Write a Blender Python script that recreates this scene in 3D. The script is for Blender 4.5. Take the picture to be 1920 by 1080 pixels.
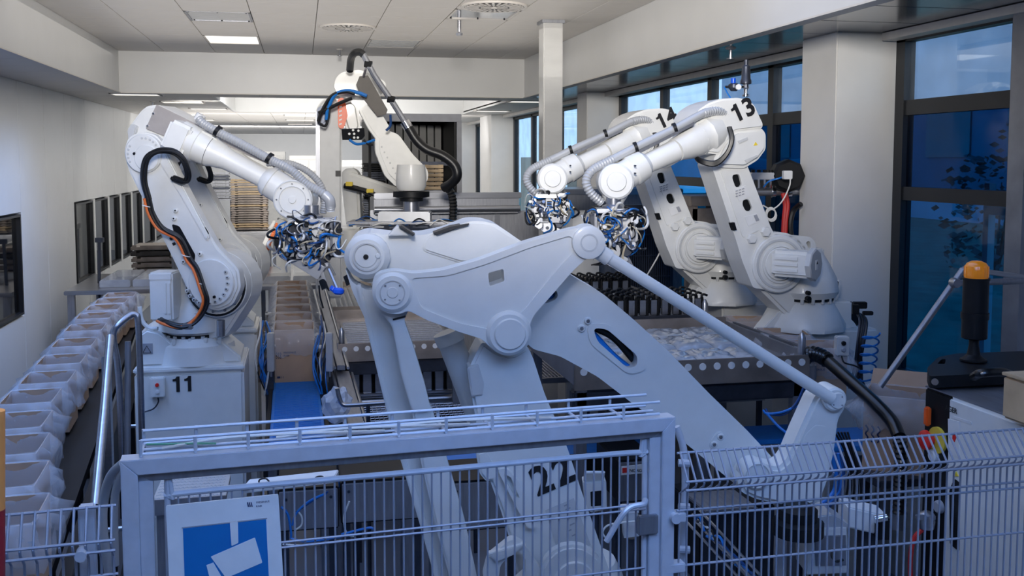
import bpy, bmesh, math, random
from math import sin, cos, pi, radians, atan, atan2, sqrt, degrees
from mathutils import Vector as V, Matrix, noise
from mathutils.geometry import tessellate_polygon
random.seed(7)
SC = bpy.context.scene
for o in list(bpy.data.objects): bpy.data.objects.remove(o)
COL = SC.collection

# ---------------------------------------------------------------- camera
FPX, Y0, H = 1867.0, 440.0, 2.9
PSI = radians(11.946); TH = atan(140 / FPX)
CF = V((sin(PSI), cos(PSI), 0)); CR = V((cos(PSI), -sin(PSI), 0)); CZ = V((0, 0, 1))
FW = CF * cos(TH) - CZ * sin(TH); UP = CF * sin(TH) + CZ * cos(TH)
C0 = V((0, 0, H))
cam = bpy.data.objects.new('camera', bpy.data.cameras.new('camera')); COL.objects.link(cam)
cam.data.sensor_width = 36; cam.data.lens = FPX / 1920 * 36; cam.data.shift_y = -(540 - Y0) / 1920
cam.data.clip_start = 0.05; cam.data.clip_end = 300
cam.matrix_world = Matrix((CR, UP, -FW)).transposed().to_4x4(); cam.location = C0
SC.camera = cam
# ---------------------------------------------------------------- view, sky, lights
SC.view_settings.view_transform = 'Standard'; SC.view_settings.look = 'None'
SC.view_settings.exposure = 0.0; SC.view_settings.gamma = 1.0; SC.view_settings.use_curve_mapping = False
SC.cycles.use_denoising = True
SC.cycles.max_bounces = 8; SC.cycles.transparent_max_bounces = 24
SC.cycles.sample_clamp_indirect = 4
W = bpy.data.worlds.new('sky'); SC.world = W; W.use_nodes = True
nt = W.node_tree; nt.nodes.clear()
wo = nt.nodes.new('ShaderNodeOutputWorld'); bg = nt.nodes.new('ShaderNodeBackground')
tc = nt.nodes.new('ShaderNodeTexCoord'); sx = nt.nodes.new('ShaderNodeSeparateXYZ'); cr_ = nt.nodes.new('ShaderNodeValToRGB')
nt.links.new(tc.outputs['Generated'], sx.inputs[0]); nt.links.new(sx.outputs[2], cr_.inputs[0])
cr_.color_ramp.elements[0].color = (.42, .58, .80, 1); cr_.color_ramp.elements[1].color = (.16, .30, .58, 1)
nt.links.new(cr_.outputs[0], bg.inputs[0]); nt.links.new(bg.outputs[0], wo.inputs[0]); bg.inputs[1].default_value = 1.9

def aim(o, d):
    o.rotation_euler = V(d).to_track_quat('-Z', 'Y').to_euler()
def area(name, loc, d, sx_, sy_, power, color, spread=180):
    l = bpy.data.lights.new(name, 'AREA'); l.shape = 'RECTANGLE'; l.size = sx_; l.size_y = sy_
    l.energy = power; l.color = color; l.spread = radians(spread)
    o = bpy.data.objects.new(name, l); COL.objects.link(o); o.location = loc; aim(o, d); return o
def spot(name, loc, d, power, color, ang, blend, rad=.3):
    l = bpy.data.lights.new(name, 'SPOT'); l.energy = power; l.color = color
    l.spot_size = radians(ang); l.spot_blend = blend; l.shadow_soft_size = rad
    o = bpy.data.objects.new(name, l); COL.objects.link(o); o.location = loc; aim(o, d); return o
WARM = (1.0, .95, .89); BLUE = (.24, .45, 1.0)  # BLUE tints added lamps that stand in for a navy colour wash
area('bay_light', (.2, 10.8, 4.2), (0, 0, -1), 5.0, 4.6, 20, WARM)
area('bay_ceiling_fill', (.4, 8.6, 3.72), (0, 0, 1), 4.6, 7.0, 50, WARM)  # added fill without a fixture, lifts the bay ceiling
area('back_hall_light', (.3, 15.2, 3.9), (0, 1, -.5), 4.0, .6, 120, (1, .98, .96))
area('hall_ceiling_fill', (.3, 20.5, 2.9), (0, .1, 1), 5.0, 6.0, 110, (1, .98, .96))  # unseen fill without a fixture, brightens the far hall ceiling
area('far_wall_fill', (.3, 26.0, 3.6), (0, 1, -.3), 6.0, .8, 330, (1, .98, .98))  # added forward fill that brightens the end wall
area('cabinet_row_fill', (.3, 19.0, 3.6), (0, 1, -.45), 6.0, .8, 60, (1, .98, .98))  # added fill for the white cabinets
spot('upper_cell_fill', (.0, .4, 4.05), (.22, 1,   .19), 2650, WARM, 73, 1.0, .4)  # added fill near the camera, lights the upper cell and fades out below
spot('left_wall_fill', (.2, 1.0, 4.05), (-.32, 1, .02), 700, (1, .97, .94), 46, 1.0, .4)  # added spot that lifts the left wall
area('left_aisle_fill', (-1.75, 13.2, 3.55), (-.7, .0, -1), 5.0, .4, 10, (1, .98, .97), 105)  # added strip that brightens the left wall from the aisle
area('blue_aisle_fill', (-1.6, 4.6, 3.7), (.0, .15, -1), .9, 3.0, 26, BLUE, 120)  # added blue fill, washes the aisle floor
area('blue_front_fill', (.9, 1.0, 4.15), (.05, .45, -1), 3.2, 2.2, 90, BLUE, 120)  # added blue fill, washes the near foreground
area('blue_cell_fill', (.6, 4.8, 4.2), (.0, .05, -1), 4.6, 3.0, 42, BLUE, 140)  # added blue fill, washes the robot cell from above
area('blue_row_fill', (-1.8, 9.0, 3.6), (-.3, .0, -1), 6.0, .8, 62, BLUE, 110)  # added blue fill, washes the lower left wall and carton row

# ---------------------------------------------------------------- pixel helpers (photo pixel -> real point at a real distance)
def ray(px, py): return FW + CR * ((px - 960) / FPX) + UP * ((Y0 - py) / FPX)
def P(px, py, D):
    d = ray(px, py); return C0 + d * (D / d.dot(CF))
def PX(px, py, X):
    d = ray(px, py); return C0 + d * (X / d.x)
def PZ(px, py, z):
    d = ray(px, py); return C0 + d * ((z - H) / d.z)
def PY(px, py, Y):
    d = ray(px, py); return C0 + d * (Y / d.y)
class Pl:
    """a real upright plane: through the point at D, turned by yaw (right side further away for positive yaw)"""
    def __init__(s, px, py, D, yaw=0):
        a = radians(yaw); s.o = P(px, py, D); s.e = CR * cos(a) + CF * sin(a); s.n = CR * sin(a) - CF * cos(a); s.a = -PSI + a
    def m(s, px, py, off=0):
        d = ray(px, py); q = s.o + s.n * off
        return C0 + d * ((q - C0).dot(s.n) / d.dot(s.n))
    def px(s, n=1):  # metres per pixel
        return (s.o - C0).dot(CF) / FPX * n

# ---------------------------------------------------------------- materials
def lin(c): return tuple((x / 12.92 if x <= .04045 else ((x + .055) / 1.055) ** 2.4) for x in c)
MATS = {}
def mat(name, col, rough=.5, metal=0.0, var=.06, scale=12, bump=0.0, bscale=60, coat=0, emit=0, alpha=1, trans=0, stretch=None, c2=None, spec=.5):
    m = bpy.data.materials.new(name); m.use_nodes = True; n = m.node_tree; b = n.nodes['Principled BSDF']
    c = lin([x / 255 for x in col]); tcn = n.nodes.new('ShaderNodeTexCoord'); ns = n.nodes.new('ShaderNodeTexNoise')
    ns.inputs['Scale'].default_value = scale; ns.inputs['Detail'].default_value = 4
    mp = n.nodes.new('ShaderNodeMapping'); n.links.new(tcn.outputs['Object'], mp.inputs[0]); n.links.new(mp.outputs[0], ns.inputs[0])
    if stretch: mp.inputs['Scale'].default_value = stretch
    rp = n.nodes.new('ShaderNodeValToRGB'); n.links.new(ns.outputs[0], rp.inputs[0])
    rp.color_ramp.elements[0].position = .3; rp.color_ramp.elements[1].position = .7
    a = tuple(x * (1 - var) for x in c); d = tuple(min(1, x * (1 + var)) for x in c)
    if c2: d = lin([x / 255 for x in c2])
    rp.color_ramp.elements[0].color = (*a, 1); rp.color_ramp.elements[1].color = (*d, 1)
    n.links.new(rp.outputs[0], b.inputs['Base Color'])
    b.inputs['Roughness'].default_value = rough; b.inputs['Metallic'].default_value = metal
    b.inputs['Specular IOR Level'].default_value = spec
    if coat: b.inputs['Coat Weight'].default_value = coat
    if emit: b.inputs['Emission Color'].default_value = (*c, 1); b.inputs['Emission Strength'].default_value = emit
    if alpha < 1: b.inputs['Alpha'].default_value = alpha
    if trans: b.inputs['Transmission Weight'].default_value = trans
    if bump:
        n2 = n.nodes.new('ShaderNodeTexNoise'); n2.inputs['Scale'].default_value = bscale; n.links.new(mp.outputs[0], n2.inputs[0])
        bp = n.nodes.new('ShaderNodeBump'); bp.inputs['Strength'].default_value = bump; n.links.new(n2.outputs[0], bp.inputs['Height'])
        n.links.new(bp.outputs[0], b.inputs['Normal'])
    MATS[name] = m; return m
M = lambda k: MATS[k]
mat('robot_white', (222, 222, 218), .38, var=.03, coat=.15)
mat('robot_grey', (196, 197, 196), .45, var=.04)
mat('wall_white', (214, 214, 212), .35, var=.02, scale=3)
mat('ceil_white', (212, 207, 200), .5, var=.02, scale=3)
mat('soffit_gloss', (120, 124, 132), .18, .75, var=.08, scale=3)
mat('soffit_trim', (196, 192, 186), .4)
mat('pillar_white', (220, 219, 216), .55, var=.03, scale=4, bump=.05, bscale=8)
mat('black_frame', (20, 24, 30), .4, var=.1)
mat('black_plastic', (12, 14, 18), .5, var=.2, spec=.3)
mat('black_rubber', (10, 11, 13), .3, var=.2, coat=.3)
mat('steel', (170, 172, 178), .28, .9, var=.08, scale=6, stretch=(1, 1, 12))
mat('steel_light', (206, 206, 204), .22, .35, var=.05, scale=3, stretch=(1, 1, 3))
mat('steel_dull', (148, 150, 156), .42, .75, var=.12, scale=7, stretch=(8, 1, 1))
mat('steel_dark', (70, 74, 84), .4, .7, var=.2)
mat('steel_warm', (146, 136, 128), .4, .55, var=.25, scale=5)
mat('aluminium', (200, 202, 205), .35, .6, var=.05)
mat('chrome', (225, 225, 228), .12, 1, var=.03)
mat('plate_grey', (166, 160, 156), .4, .1, var=.04, scale=20)
mat('galv', (196, 200, 208), .4, .25, var=.06, scale=20)
mat('guard_brown', (84, 80, 76), .55, .2)
mat('dark_matt', (16, 18, 24), .8, spec=.2)
mat('wire_grey', (150, 154, 166), .45, .2, var=.05)
mat('hose_grey', (176, 178, 180), .42, .2, var=.04)
mat('cable_black', (12, 13, 16), .4, var=.2)
mat('cable_blue', (20, 110, 190), .35, var=.1)
mat('cable_navy', (24, 66, 120), .35, var=.1)
mat('cable_orange', (226, 112, 48), .45, var=.06)
mat('cable_white', (215, 214, 208), .45)
mat('cable_beige', (190, 178, 150), .45)
mat('cable_green', (90, 160, 130), .5)
mat('cable_red', (190, 40, 36), .4)
mat('joint_orange', (224, 92, 34), .4)
mat('belt_blue', (26, 112, 186), .45, var=.06, scale=20)
mat('pad_blue', (18, 84, 210), .3)
mat('carton', (176, 148, 124), .75, var=.05, scale=9)
mat('print_navy', (30, 44, 84), .6)
mat('ink', (18, 18, 22), .5)
mat('label_white', (222, 222, 220), .5)
mat('label_grey', (150, 152, 158), .6)
mat('warn_yellow', (228, 200, 60), .5)
mat('floor_grey', (104, 114, 130), .35, var=.12, scale=2, bump=.03)
mat('amber', (235, 140, 30), .2, var=.08, coat=.6, emit=.12)
mat('red_plastic', (210, 40, 34), .35)
mat('yellow_plastic', (215, 190, 70), .4)
mat('tray_tan', (188, 164, 130), .55, var=.2, scale=6)
mat('tray_dark', (60, 58, 58), .5, .3, var=.3, scale=6)
mat('poster_blue', (6, 104, 172), .45)
mat('shade_blue', (6, 84, 138), .22, var=.12, scale=1.5)
mat('building_pale', (170, 182, 200), .8, var=.12, scale=.3)
mat('lamp_on', (255, 252, 245), .5, emit=1.0, var=.01)
mat('lamp_off', (196, 196, 194), .3)
mat('bag', (150, 158, 168), .16, var=.22, scale=9, bump=.6, bscale=11, coat=.6)
mat('grass', (50, 112, 96), .9, var=.35, scale=3)
mat('leaf', (50, 82, 78), .8, var=.5, scale=2, c2=(120, 118, 120))
mat('screen_black', (8, 9, 14), .1)
mat('grille_dark', (46, 52, 66), .5, .4, var=.1)
mat('linen_pole', (214, 140, 70), .6); mat('pole_red', (120, 20, 30), .6)
# window glass (thin, tinted) and plastic liner film
def film(name, col, fac, rough):
    m = bpy.data.materials.new(name); m.use_nodes = True; n = m.node_tree; n.nodes.clear()
    out = n.nodes.new('ShaderNodeOutputMaterial'); mx = n.nodes.new('ShaderNodeMixShader'); tr = n.nodes.new('ShaderNodeBsdfTransparent')
    pb = n.nodes.new('ShaderNodeBsdfPrincipled'); pb.inputs['Base Color'].default_value = (*lin([x / 255 for x in col]), 1); pb.inputs['Roughness'].default_value = rough
    ns = n.nodes.new('ShaderNodeTexNoise'); ns.inputs['Scale'].default_value = 9; tcn = n.nodes.new('ShaderNodeTexCoord'); n.links.new(tcn.outputs['Object'], ns.inputs[0])
    mr = n.nodes.new('ShaderNodeMapRange'); mr.inputs[3].default_value = max(0, fac - .12); mr.inputs[4].default_value = min(1, fac + .12)
    n.links.new(ns.outputs[0], mr.inputs[0]); n.links.new(mr.outputs[0], mx.inputs[0])
    n.links.new(tr.outputs[0], mx.inputs[1]); n.links.new(pb.outputs[0], mx.inputs[2]); n.links.new(mx.outputs[0], out.inputs[0])
    MATS[name] = m
def glass(name, tint, refl=.1, rough=.02):
    m = bpy.data.materials.new(name); m.use_nodes = True; n = m.node_tree; n.nodes.clear()
    out = n.nodes.new('ShaderNodeOutputMaterial'); mx = n.nodes.new('ShaderNodeMixShader'); tr = n.nodes.new('ShaderNodeBsdfTransparent')
    gl = n.nodes.new('ShaderNodeBsdfGlossy'); gl.inputs['Roughness'].default_value = rough; mx.inputs[0].default_value = refl
    ns = n.nodes.new('ShaderNodeTexNoise'); ns.inputs['Scale'].default_value = 3; tcn = n.nodes.new('ShaderNodeTexCoord'); n.links.new(tcn.outputs['Object'], ns.inputs[0])
    rp = n.nodes.new('ShaderNodeValToRGB'); rp.color_ramp.elements[0].position = .35; rp.color_ramp.elements[1].position = .65
    rp.color_ramp.elements[0].color = (*[x * .92 for x in tint], 1); rp.color_ramp.elements[1].color = (*tint, 1)
    n.links.new(ns.outputs[0], rp.inputs[0]); n.links.new(rp.outputs[0], tr.inputs[0])
    n.links.new(tr.outputs[0], mx.inputs[1]); n.links.new(gl.outputs[0], mx.inputs[2]); n.links.new(mx.outputs[0], out.inputs[0])
    MATS[name] = m
film('liner', (214, 218, 226), .30, .22)
film('cover_film', (214, 220, 230), .5, .12)
glass('glass_clear', (.86, .95, 1.0), .12)
glass('glass_blue', (.10, .33, .55), .10)
glass('glass_dirty', (.15, .46, .66), .05, .05)
glass('glass_shade', (.008, .27, .44), .03, .08)
glass('glass_hall', (.35, .40, .47), .35, .03)

# ---------------------------------------------------------------- mesh helpers
def wl(o):
    p = V((0, 0, 0))
    while o: p += o.location; o = o.parent
    return p
def obj(name, bm, m, parent=None, ang=35, local=False, flat=False):
    """link one mesh object; vertices are given in world space unless local"""
    bmesh.ops.recalc_face_normals(bm, faces=bm.faces) if not flat else None
    me = bpy.data.meshes.new(name)
    if not local:
        if parent: off = wl(parent)
        else:
            xs = [v.co for v in bm.verts]
            off = V(((min(p.x for p in xs) + max(p.x for p in xs)) / 2, (min(p.y for p in xs) + max(p.y for p in xs)) / 2, min(p.z for p in xs)))
        bmesh.ops.translate(bm, verts=bm.verts, vec=-off)
    bm.to_mesh(me); bm.free()
    for p in me.polygons: p.use_smooth = True
    me.set_sharp_from_angle(angle=radians(ang))
    if isinstance(m, str): m = M(m)
    me.materials.append(m)
    o = bpy.data.objects.new(name, me); COL.objects.link(o)
    if parent: o.parent = parent
    elif not local: o.location = off
    return o
def tag(o, label, cat, group=None, kind=None):
    if label: o['label'] = label
    if cat: o['category'] = cat
    if group: o['group'] = group
    if kind: o['kind'] = kind
    return o
def thing(name, label, cat, loc, group=None, rz=0):
    o = bpy.data.objects.new(name, None); COL.objects.link(o); o.location = loc; o.rotation_euler.z = rz; o.empty_display_size = .1
    return tag(o, label, cat, group)
def struct(name, bm, m, parent=None, **k):
    o = obj(name, bm, m, parent, **k)
    if not parent: o['kind'] = 'structure'
    return o
def inst(src, parent, loc, name=None, rot=None):
    o = bpy.data.objects.new(name or src.name.split('.')[0], src.data); COL.objects.link(o); o.parent = parent; o.location = loc
    if rot: o.rotation_euler = rot
    return o
def copy_tree(o, parent=None):
    c = o.copy(); COL.objects.link(c); c.parent = parent
    for ch in list(o.children): copy_tree(ch, c)
    return c
def J(*bms):
    r = bms[0]
    for b in bms[1:]:
        me = bpy.data.meshes.new('t'); b.to_mesh(me); b.free(); r.from_mesh(me); bpy.data.meshes.remove(me)
    return r
def bevel(bm, w, seg=2, ang=30):
    es = [e for e in bm.edges if len(e.link_faces) == 2 and e.calc_face_angle(0) > radians(ang)]
    if es: bmesh.ops.bevel(bm, geom=es, offset=w, segments=seg, affect='EDGES', clamp_overlap=True)
    return bm
def box(x0, x1, y0, y1, z0, z1, b=0, seg=2):
    bm = bmesh.new(); bmesh.ops.create_cube(bm, size=1)
    for v in bm.verts: v.co = V((x0 + (v.co.x + .5) * (x1 - x0), y0 + (v.co.y + .5) * (y1 - y0), z0 + (v.co.z + .5) * (z1 - z0)))
    return bevel(bm, b, seg) if b else bm
def obox(c, ax, ay, az, b=0, seg=2):
    """box at c with half vectors ax, ay, az"""
    bm = bmesh.new(); bmesh.ops.create_cube(bm, size=2); c = V(c); ax = V(ax); ay = V(ay); az = V(az)
    for v in bm.verts: v.co = c + ax * v.co.x + ay * v.co.y + az * v.co.z
    bmesh.ops.recalc_face_normals(bm, faces=bm.faces)
    return bevel(bm, b, seg) if b else bm
def basis(d):
    d = V(d).normalized(); a = V((0, 0, 1)) if abs(d.z) < .9 else V((1, 0, 0)); u = d.cross(a).normalized(); return u, d.cross(u).normalized(), d
def lathe(p, d, prof, seg=24, cap=True):
    """prof: (distance along d, radius)"""
    bm = bmesh.new(); p = V(p); u, w, d = basis(d); rings = []
    for h, r in prof:
        rings.append([bm.verts.new(p + d * h + (u * cos(2 * pi * i / seg) + w * sin(2 * pi * i / seg)) * max(r, 1e-4)) for i in range(seg)])
    for a, b in zip(rings, rings[1:]):
        for i in range(seg): bm.faces.new((a[i], a[(i + 1) % seg], b[(i + 1) % seg], b[i]))
    if cap: bm.faces.new(rings[0]); bm.faces.new(rings[-1])
    bmesh.ops.recalc_face_normals(bm, faces=bm.faces); return bm
def cyl(p, q, r, r2=None, seg=16, bev=0):
    p = V(p); q = V(q); L = (q - p).length; r2 = r if r2 is None else r2
    pr = [(0, r), (L, r2)] if not bev else [(0, r - bev), (bev, r), (L - bev, r2), (L, r2 - bev)]
    return lathe(p, q - p, pr, seg)
def smooth(pts, n=6):
    pts = [V(p) for p in pts]
    if len(pts) < 3: return pts
    out = []; q = [pts[0] * 2 - pts[1]] + pts + [pts[-1] * 2 - pts[-2]]
    for i in range(1, len(q) - 2):
        a, b, c, d = q[i - 1:i + 3]
        for k in range(n):
            t = k / n; out.append(.5 * ((2 * b) + (c - a) * t + (2 * a - 5 * b + 4 * c - d) * t * t + (3 * b - a - 3 * c + d) * t ** 3))
    out.append(pts[-1]); return out
def resample(pts, step):
    out = [pts[0]]; acc = 0
    for a, b in zip(pts, pts[1:]):
        L = (b - a).length; t = step - acc
        while t <= L and L > 0: out.append(a.lerp(b, t / L)); t += step
        acc = (acc + L) % step if L else acc
    if (out[-1] - pts[-1]).length > step * .3: out.append(pts[-1])
    return out
def tube(pts, r, seg=8, n=6, sm=True, corr=0, closed=False):
    """tube through points; corr>0 makes a corrugated hose with that pitch"""
    bm = bmesh.new(); pts = smooth(pts, n) if sm else [V(p) for p in pts]
    if corr: pts = resample(pts, corr / 2)
    rings = []; prev = None; N = len(pts)
    for i, p in enumerate(pts):
        if closed: t = pts[(i + 1) % N] - pts[i - 1]
        else: t = pts[min(i + 1, N - 1)] - pts[max(i - 1, 0)]
        if t.length < 1e-9: t = V((0, 0, 1))
        t.normalize()
        if prev is None: u, w, _ = basis(t)
        else:
            u = prev - t * prev.dot(t)
            if u.length < 1e-6: u = basis(t)[0]
            u.normalize(); w = t.cross(u)
        prev = u; rr = r * (1.0 if i % 2 else .84) if corr else r
        rings.append([bm.verts.new(p + (u * cos(2 * pi * k / seg) + w * sin(2 * pi * k / seg)) * rr) for k in range(seg)])
    for a, b in zip(rings, rings[1:] + ([rings[0]] if closed else [])):
        for k in range(seg): bm.faces.new((a[k], a[(k + 1) % seg], b[(k + 1) % seg], b[k]))
    if not closed: bm.faces.new(rings[0]); bm.faces.new(rings[-1])
    bmesh.ops.recalc_face_normals(bm, faces=bm.faces); return bm
def prism(pts, vec, holes=(), b=0, seg=2):
    """solid from a flat outline (with holes) pushed along vec"""
    bm = bmesh.new(); vec = V(vec)
    loops = [[V(p) for p in pts]] + [[V(p) for p in h] for h in holes]
    if holes:
        vs = [bm.verts.new(p) for l in loops for p in l]
        for t in tessellate_polygon(loops):
            try: bm.faces.new([vs[i] for i in t])
            except ValueError: pass
    else: bm.faces.new([bm.verts.new(p) for p in loops[0]])
    fs = bm.faces[:]; r = bmesh.ops.extrude_face_region(bm, geom=fs)
    bmesh.ops.translate(bm, verts=[g for g in r['geom'] if isinstance(g, bmesh.types.BMVert)], vec=vec)
    bmesh.ops.recalc_face_normals(bm, faces=bm.faces)
    if b:
        nv = vec.normalized()
        es = [e for e in bm.edges if len(e.link_faces) == 2 and e.calc_face_angle(0) > radians(50) and (abs(e.link_faces[0].normal.dot(nv)) > .9 or abs(e.link_faces[1].normal.dot(nv)) > .9)]
        if es: bmesh.ops.bevel(bm, geom=es, offset=b, segments=seg, affect='EDGES', clamp_overlap=True)
    return bm
def hull(cs, n=20):
    """outline (pixels) round a set of circles (x, y, r)"""
    ps = [(x + r * cos(2 * pi * k / n), y + r * sin(2 * pi * k / n)) for x, y, r in cs for k in range(n)]
    ps = sorted(set(ps))
    def half(q):
        h = []
        for p in q:
            while len(h) > 1 and (h[-1][0] - h[-2][0]) * (p[1] - h[-2][1]) - (h[-1][1] - h[-2][1]) * (p[0] - h[-2][0]) <= 0: h.pop()
            h.append(p)
        return h
    a = half(ps); b = half(ps[::-1]); return a[:-1] + b[:-1]
def rnd(pts, r, n=4):
    """round the corners of a pixel outline"""
    out = []; N = len(pts)
    for i in range(N):
        a, b, c = pts[i - 1], pts[i], pts[(i + 1) % N]
        la = math.dist(a, b); lc = math.dist(b, c); rr = min(r, la * .45, lc * .45)
        p = (b[0] + (a[0] - b[0]) * rr / la, b[1] + (a[1] - b[1]) * rr / la); q = (b[0] + (c[0] - b[0]) * rr / lc, b[1] + (c[1] - b[1]) * rr / lc)
        for k in range(n + 1):
            t = k / n; out.append(((1 - t) ** 2 * p[0] + 2 * t * (1 - t) * b[0] + t * t * q[0], (1 - t) ** 2 * p[1] + 2 * t * (1 - t) * b[1] + t * t * q[1]))
    return out
def pp(pl, out, off, thick, holes=(), b=.006, seg=2):
    return prism([pl.m(x, y, off) for x, y in out], pl.n * -thick, [[pl.m(x, y, off) for x, y in h] for h in holes], b, seg)
def disc(pl, x, y, r, off, thick, b=.003, seg=28):
    c = pl.m(x, y, off); rr = r * (c - C0).dot(CF) / FPX
    return lathe(c, -pl.n, [(0, rr - b), (b, rr), (thick, rr)], seg)
def ringm(pl, x, y, r1, r2, off, thick, seg=32):
    c = pl.m(x, y, off); k = (c - C0).dot(CF) / FPX
    return lathe(c, -pl.n, [(thick, r2 * k), (0, r2 * k), (0, r1 * k), (thick, r1 * k)], seg, cap=False)
def bolts(pl, x, y, r, a0, a1, n, s, off, out=.006):
    return J(*[disc(pl, x + r * cos(radians(a0 + (a1 - a0) * i / max(1, n - 1))), y + r * sin(radians(a0 + (a1 - a0) * i / max(1, n - 1))), s, off + out, out * 1.5, .001, 8) for i in range(n)])
def cab(px, r, seg=8, corr=0, n=6): return tube([P(*q) for q in px], r, seg, n, True, corr)
TX = {}
def text(s, o, ex, ey, size, m, parent, bold=.0, name='print', thick=.0015, align='LEFT'):
    key = (s, bold, align)
    if key not in TX:
        cu = bpy.data.curves.new('t', 'FONT'); cu.body = s; cu.size = 1; cu.offset = bold; cu.extrude = .004; cu.align_x = align; cu.resolution_u = 3
        t = bpy.data.objects.new('t', cu); COL.objects.link(t); dg = bpy.context.evaluated_depsgraph_get()
        TX[key] = bpy.data.meshes.new_from_object(t.evaluated_get(dg)); bpy.data.objects.remove(t)
    me = TX[key].copy(); me.materials.clear(); me.materials.append(M(m)); ex = V(ex).normalized(); ey = V(ey).normalized(); ez = ex.cross(ey).normalized()
    o = V(o) - wl(parent); mt = Matrix((ex * size, ey * size, ez * size * .5)).transposed().to_4x4(); me.transform(mt); me.transform(Matrix.Translation(o))
    ob = bpy.data.objects.new(name, me); COL.objects.link(ob); ob.parent = parent; return ob
ONE = [(0.03, .49), (0.03, .585), (.10, .59), (.16, .62), (.20, .70), (.33, .70), (.33, 0), (.18, 0), (.18, .49)]
def number(s, o, ex, ey, size, m, parent, bold=.03):
    ex = V(ex).normalized(); ey = V(ey).normalized(); n_ = ex.cross(ey).normalized(); o = V(o); x = 0
    for ch in s:
        if ch == '1':
            obj('digit', prism([o + (ex * (x + a) + ey * b) * size for a, b in ONE], n_ * .003), m, parent); x += .50
        else: text(ch, o + ex * (x + .02) * size, ex, ey, size, m, parent, bold, 'digit', .003); x += .58
def rot2(pl, deg):
    a = radians(deg); return pl.e * cos(a) + CZ * sin(a), -pl.e * sin(a) + CZ * cos(a)

# ================================================================ THE ROOM
HC, HL = 4.28, 3.76
XL, XR, XW = -3.0, 3.03, 4.0
fl = struct('floor', box(-3.6, 4.2, -2, 34, -.1, 0), 'floor_grey')
struct('wall_back', box(-3.6, 4.2, -2.1, -2.0, 0, HC), 'wall_white')
wf = struct('wall_front', box(-3.6, 4.2, 34, 34.1, 0, HC), 'wall_white')
# left wall: panels with recessed joints, window bands between them
wL = struct('wall_left', box(-3.16, -3.06, -2, 34, 0, HL + .5), 'label_grey')
pj = [-2, 0, 2, 4, 6.1, 7.23, 8.36, 9.49, 10.62, 11.75, 12.88, 13.95, 15.2, 16.3, 17.45, 18.6, 19.8, 21, 22.2, 23.4, 25, 26.6, 28.2, 30, 32, 34]
def lwin(y): return (y < 11.7 and y > 7.3) or (14.3 < y < 24)
for a, b in zip(pj, pj[1:]):
    mid = (a + b) / 2
    if 7.3 < mid < 11.7 or 15.2 < mid < 23.4:
        struct('wall_panel', box(-3.06, XL, a + .006, b - .006, 0, 1.20, .004, 1), 'wall_white', wL)
        struct('wall_panel', box(-3.06, XL, a + .006, b - .006, 2.33, HL, .004, 1), 'wall_white', wL)
    elif abs(mid - 14.575) < .01:
        struct('wall_panel', box(-3.06, XL, a + .006, 14.36, 0, HL, .004, 1), 'wall_white', wL)
        struct('wall_panel', box(-3.06, XL, 14.37, b - .006, 0, 1.20, .004, 1), 'wall_white', wL)
        struct('wall_panel', box(-3.06, XL, 14.37, b - .006, 2.33, HL, .004, 1), 'wall_white', wL)
    else: struct('wall_panel', box(-3.06, XL, a + .006, b - .006, 0, HL, .004, 1), 'wall_white', wL)
wn = 0
def left_window(y0, y1, z0=1.22, z1=2.31):
    global wn; wn += 1
    f = struct('window_%d' % wn, J(box(-3.055, -2.985, y0, y0 + .03, z0, z1), box(-3.055, -2.985, y1 - .03, y1, z0, z1), box(-3.055, -2.985, y0 + .03, y1 - .03, z0, z0 + .025), box(-3.055, -2.985, y0 + .03, y1 - .03, z1 - .025, z1)), 'black_frame')
    struct('pane', box(-3.04, -3.03, y0 + .03, y1 - .03, z0 + .025, z1 - .025), 'glass_hall', f)
for a, b in [(7.4, 9.5), (9.6, 11.68), (14.4, 15.52), (15.63, 16.66), (16.76, 17.72), (17.84, 18.85), (18.98, 20.1), (20.25, 21.7), (21.85, 23.3)]: left_window(a, b)
struct('trim_1', J(*[box(-3.05, -2.975, y - .05, y + .05, 1.2, 2.33) for y in (15.575, 16.71, 17.78, 18.92, 20.18, 21.78)]), 'wall_white')

# ceiling of the front bay: separate tiles
ceil = struct('ceiling', box(-3.1, 4.2, -2, 34, HC + .03, HC + .1), 'label_grey')
tx = [-2.24, -1.68, -1.05, -.44, .17, .79, 1.41, 2.03, 2.65, 3.03]
ty = [0, .65, 1.3, 1.95, 2.6, 3.25, 3.9, 4.55, 5.2, 5.85, 6.5, 7.15, 7.8, 8.5, 9.15, 9.8, 10.45, 11.05, 11.65, 12.43, 13.5]
skip = {(2, 18): 'on', (2, 15): 'off', (6, 14): 'mirror', (5, 18): 'grid'}
tc_ = {}
def tile(x0, x1, y0, y1, z, m='ceil_white', par=ceil):
    k = (round(x1 - x0, 3), round(y1 - y0, 3), m)
    loc = V(((x0 + x1) / 2, (y0 + y1) / 2, z))
    if k in tc_: o = inst(tc_[k], par, loc - wl(par), 'ceiling_tile')
    else:
        a, b = (x1 - x0) / 2 - .003, (y1 - y0) / 2 - .003
        o = obj('ceiling_tile', box(-a, a, -b, b, 0, .025, .004, 1), m, par, local=True); o.location = loc - wl(par); tc_[k] = o
for i in range(len(tx) - 1):
    for j in range(len(ty) - 1):
        if (i, j) in skip: continue
        tile(tx[i], tx[i + 1], ty[j], ty[j + 1], HC)
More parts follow.
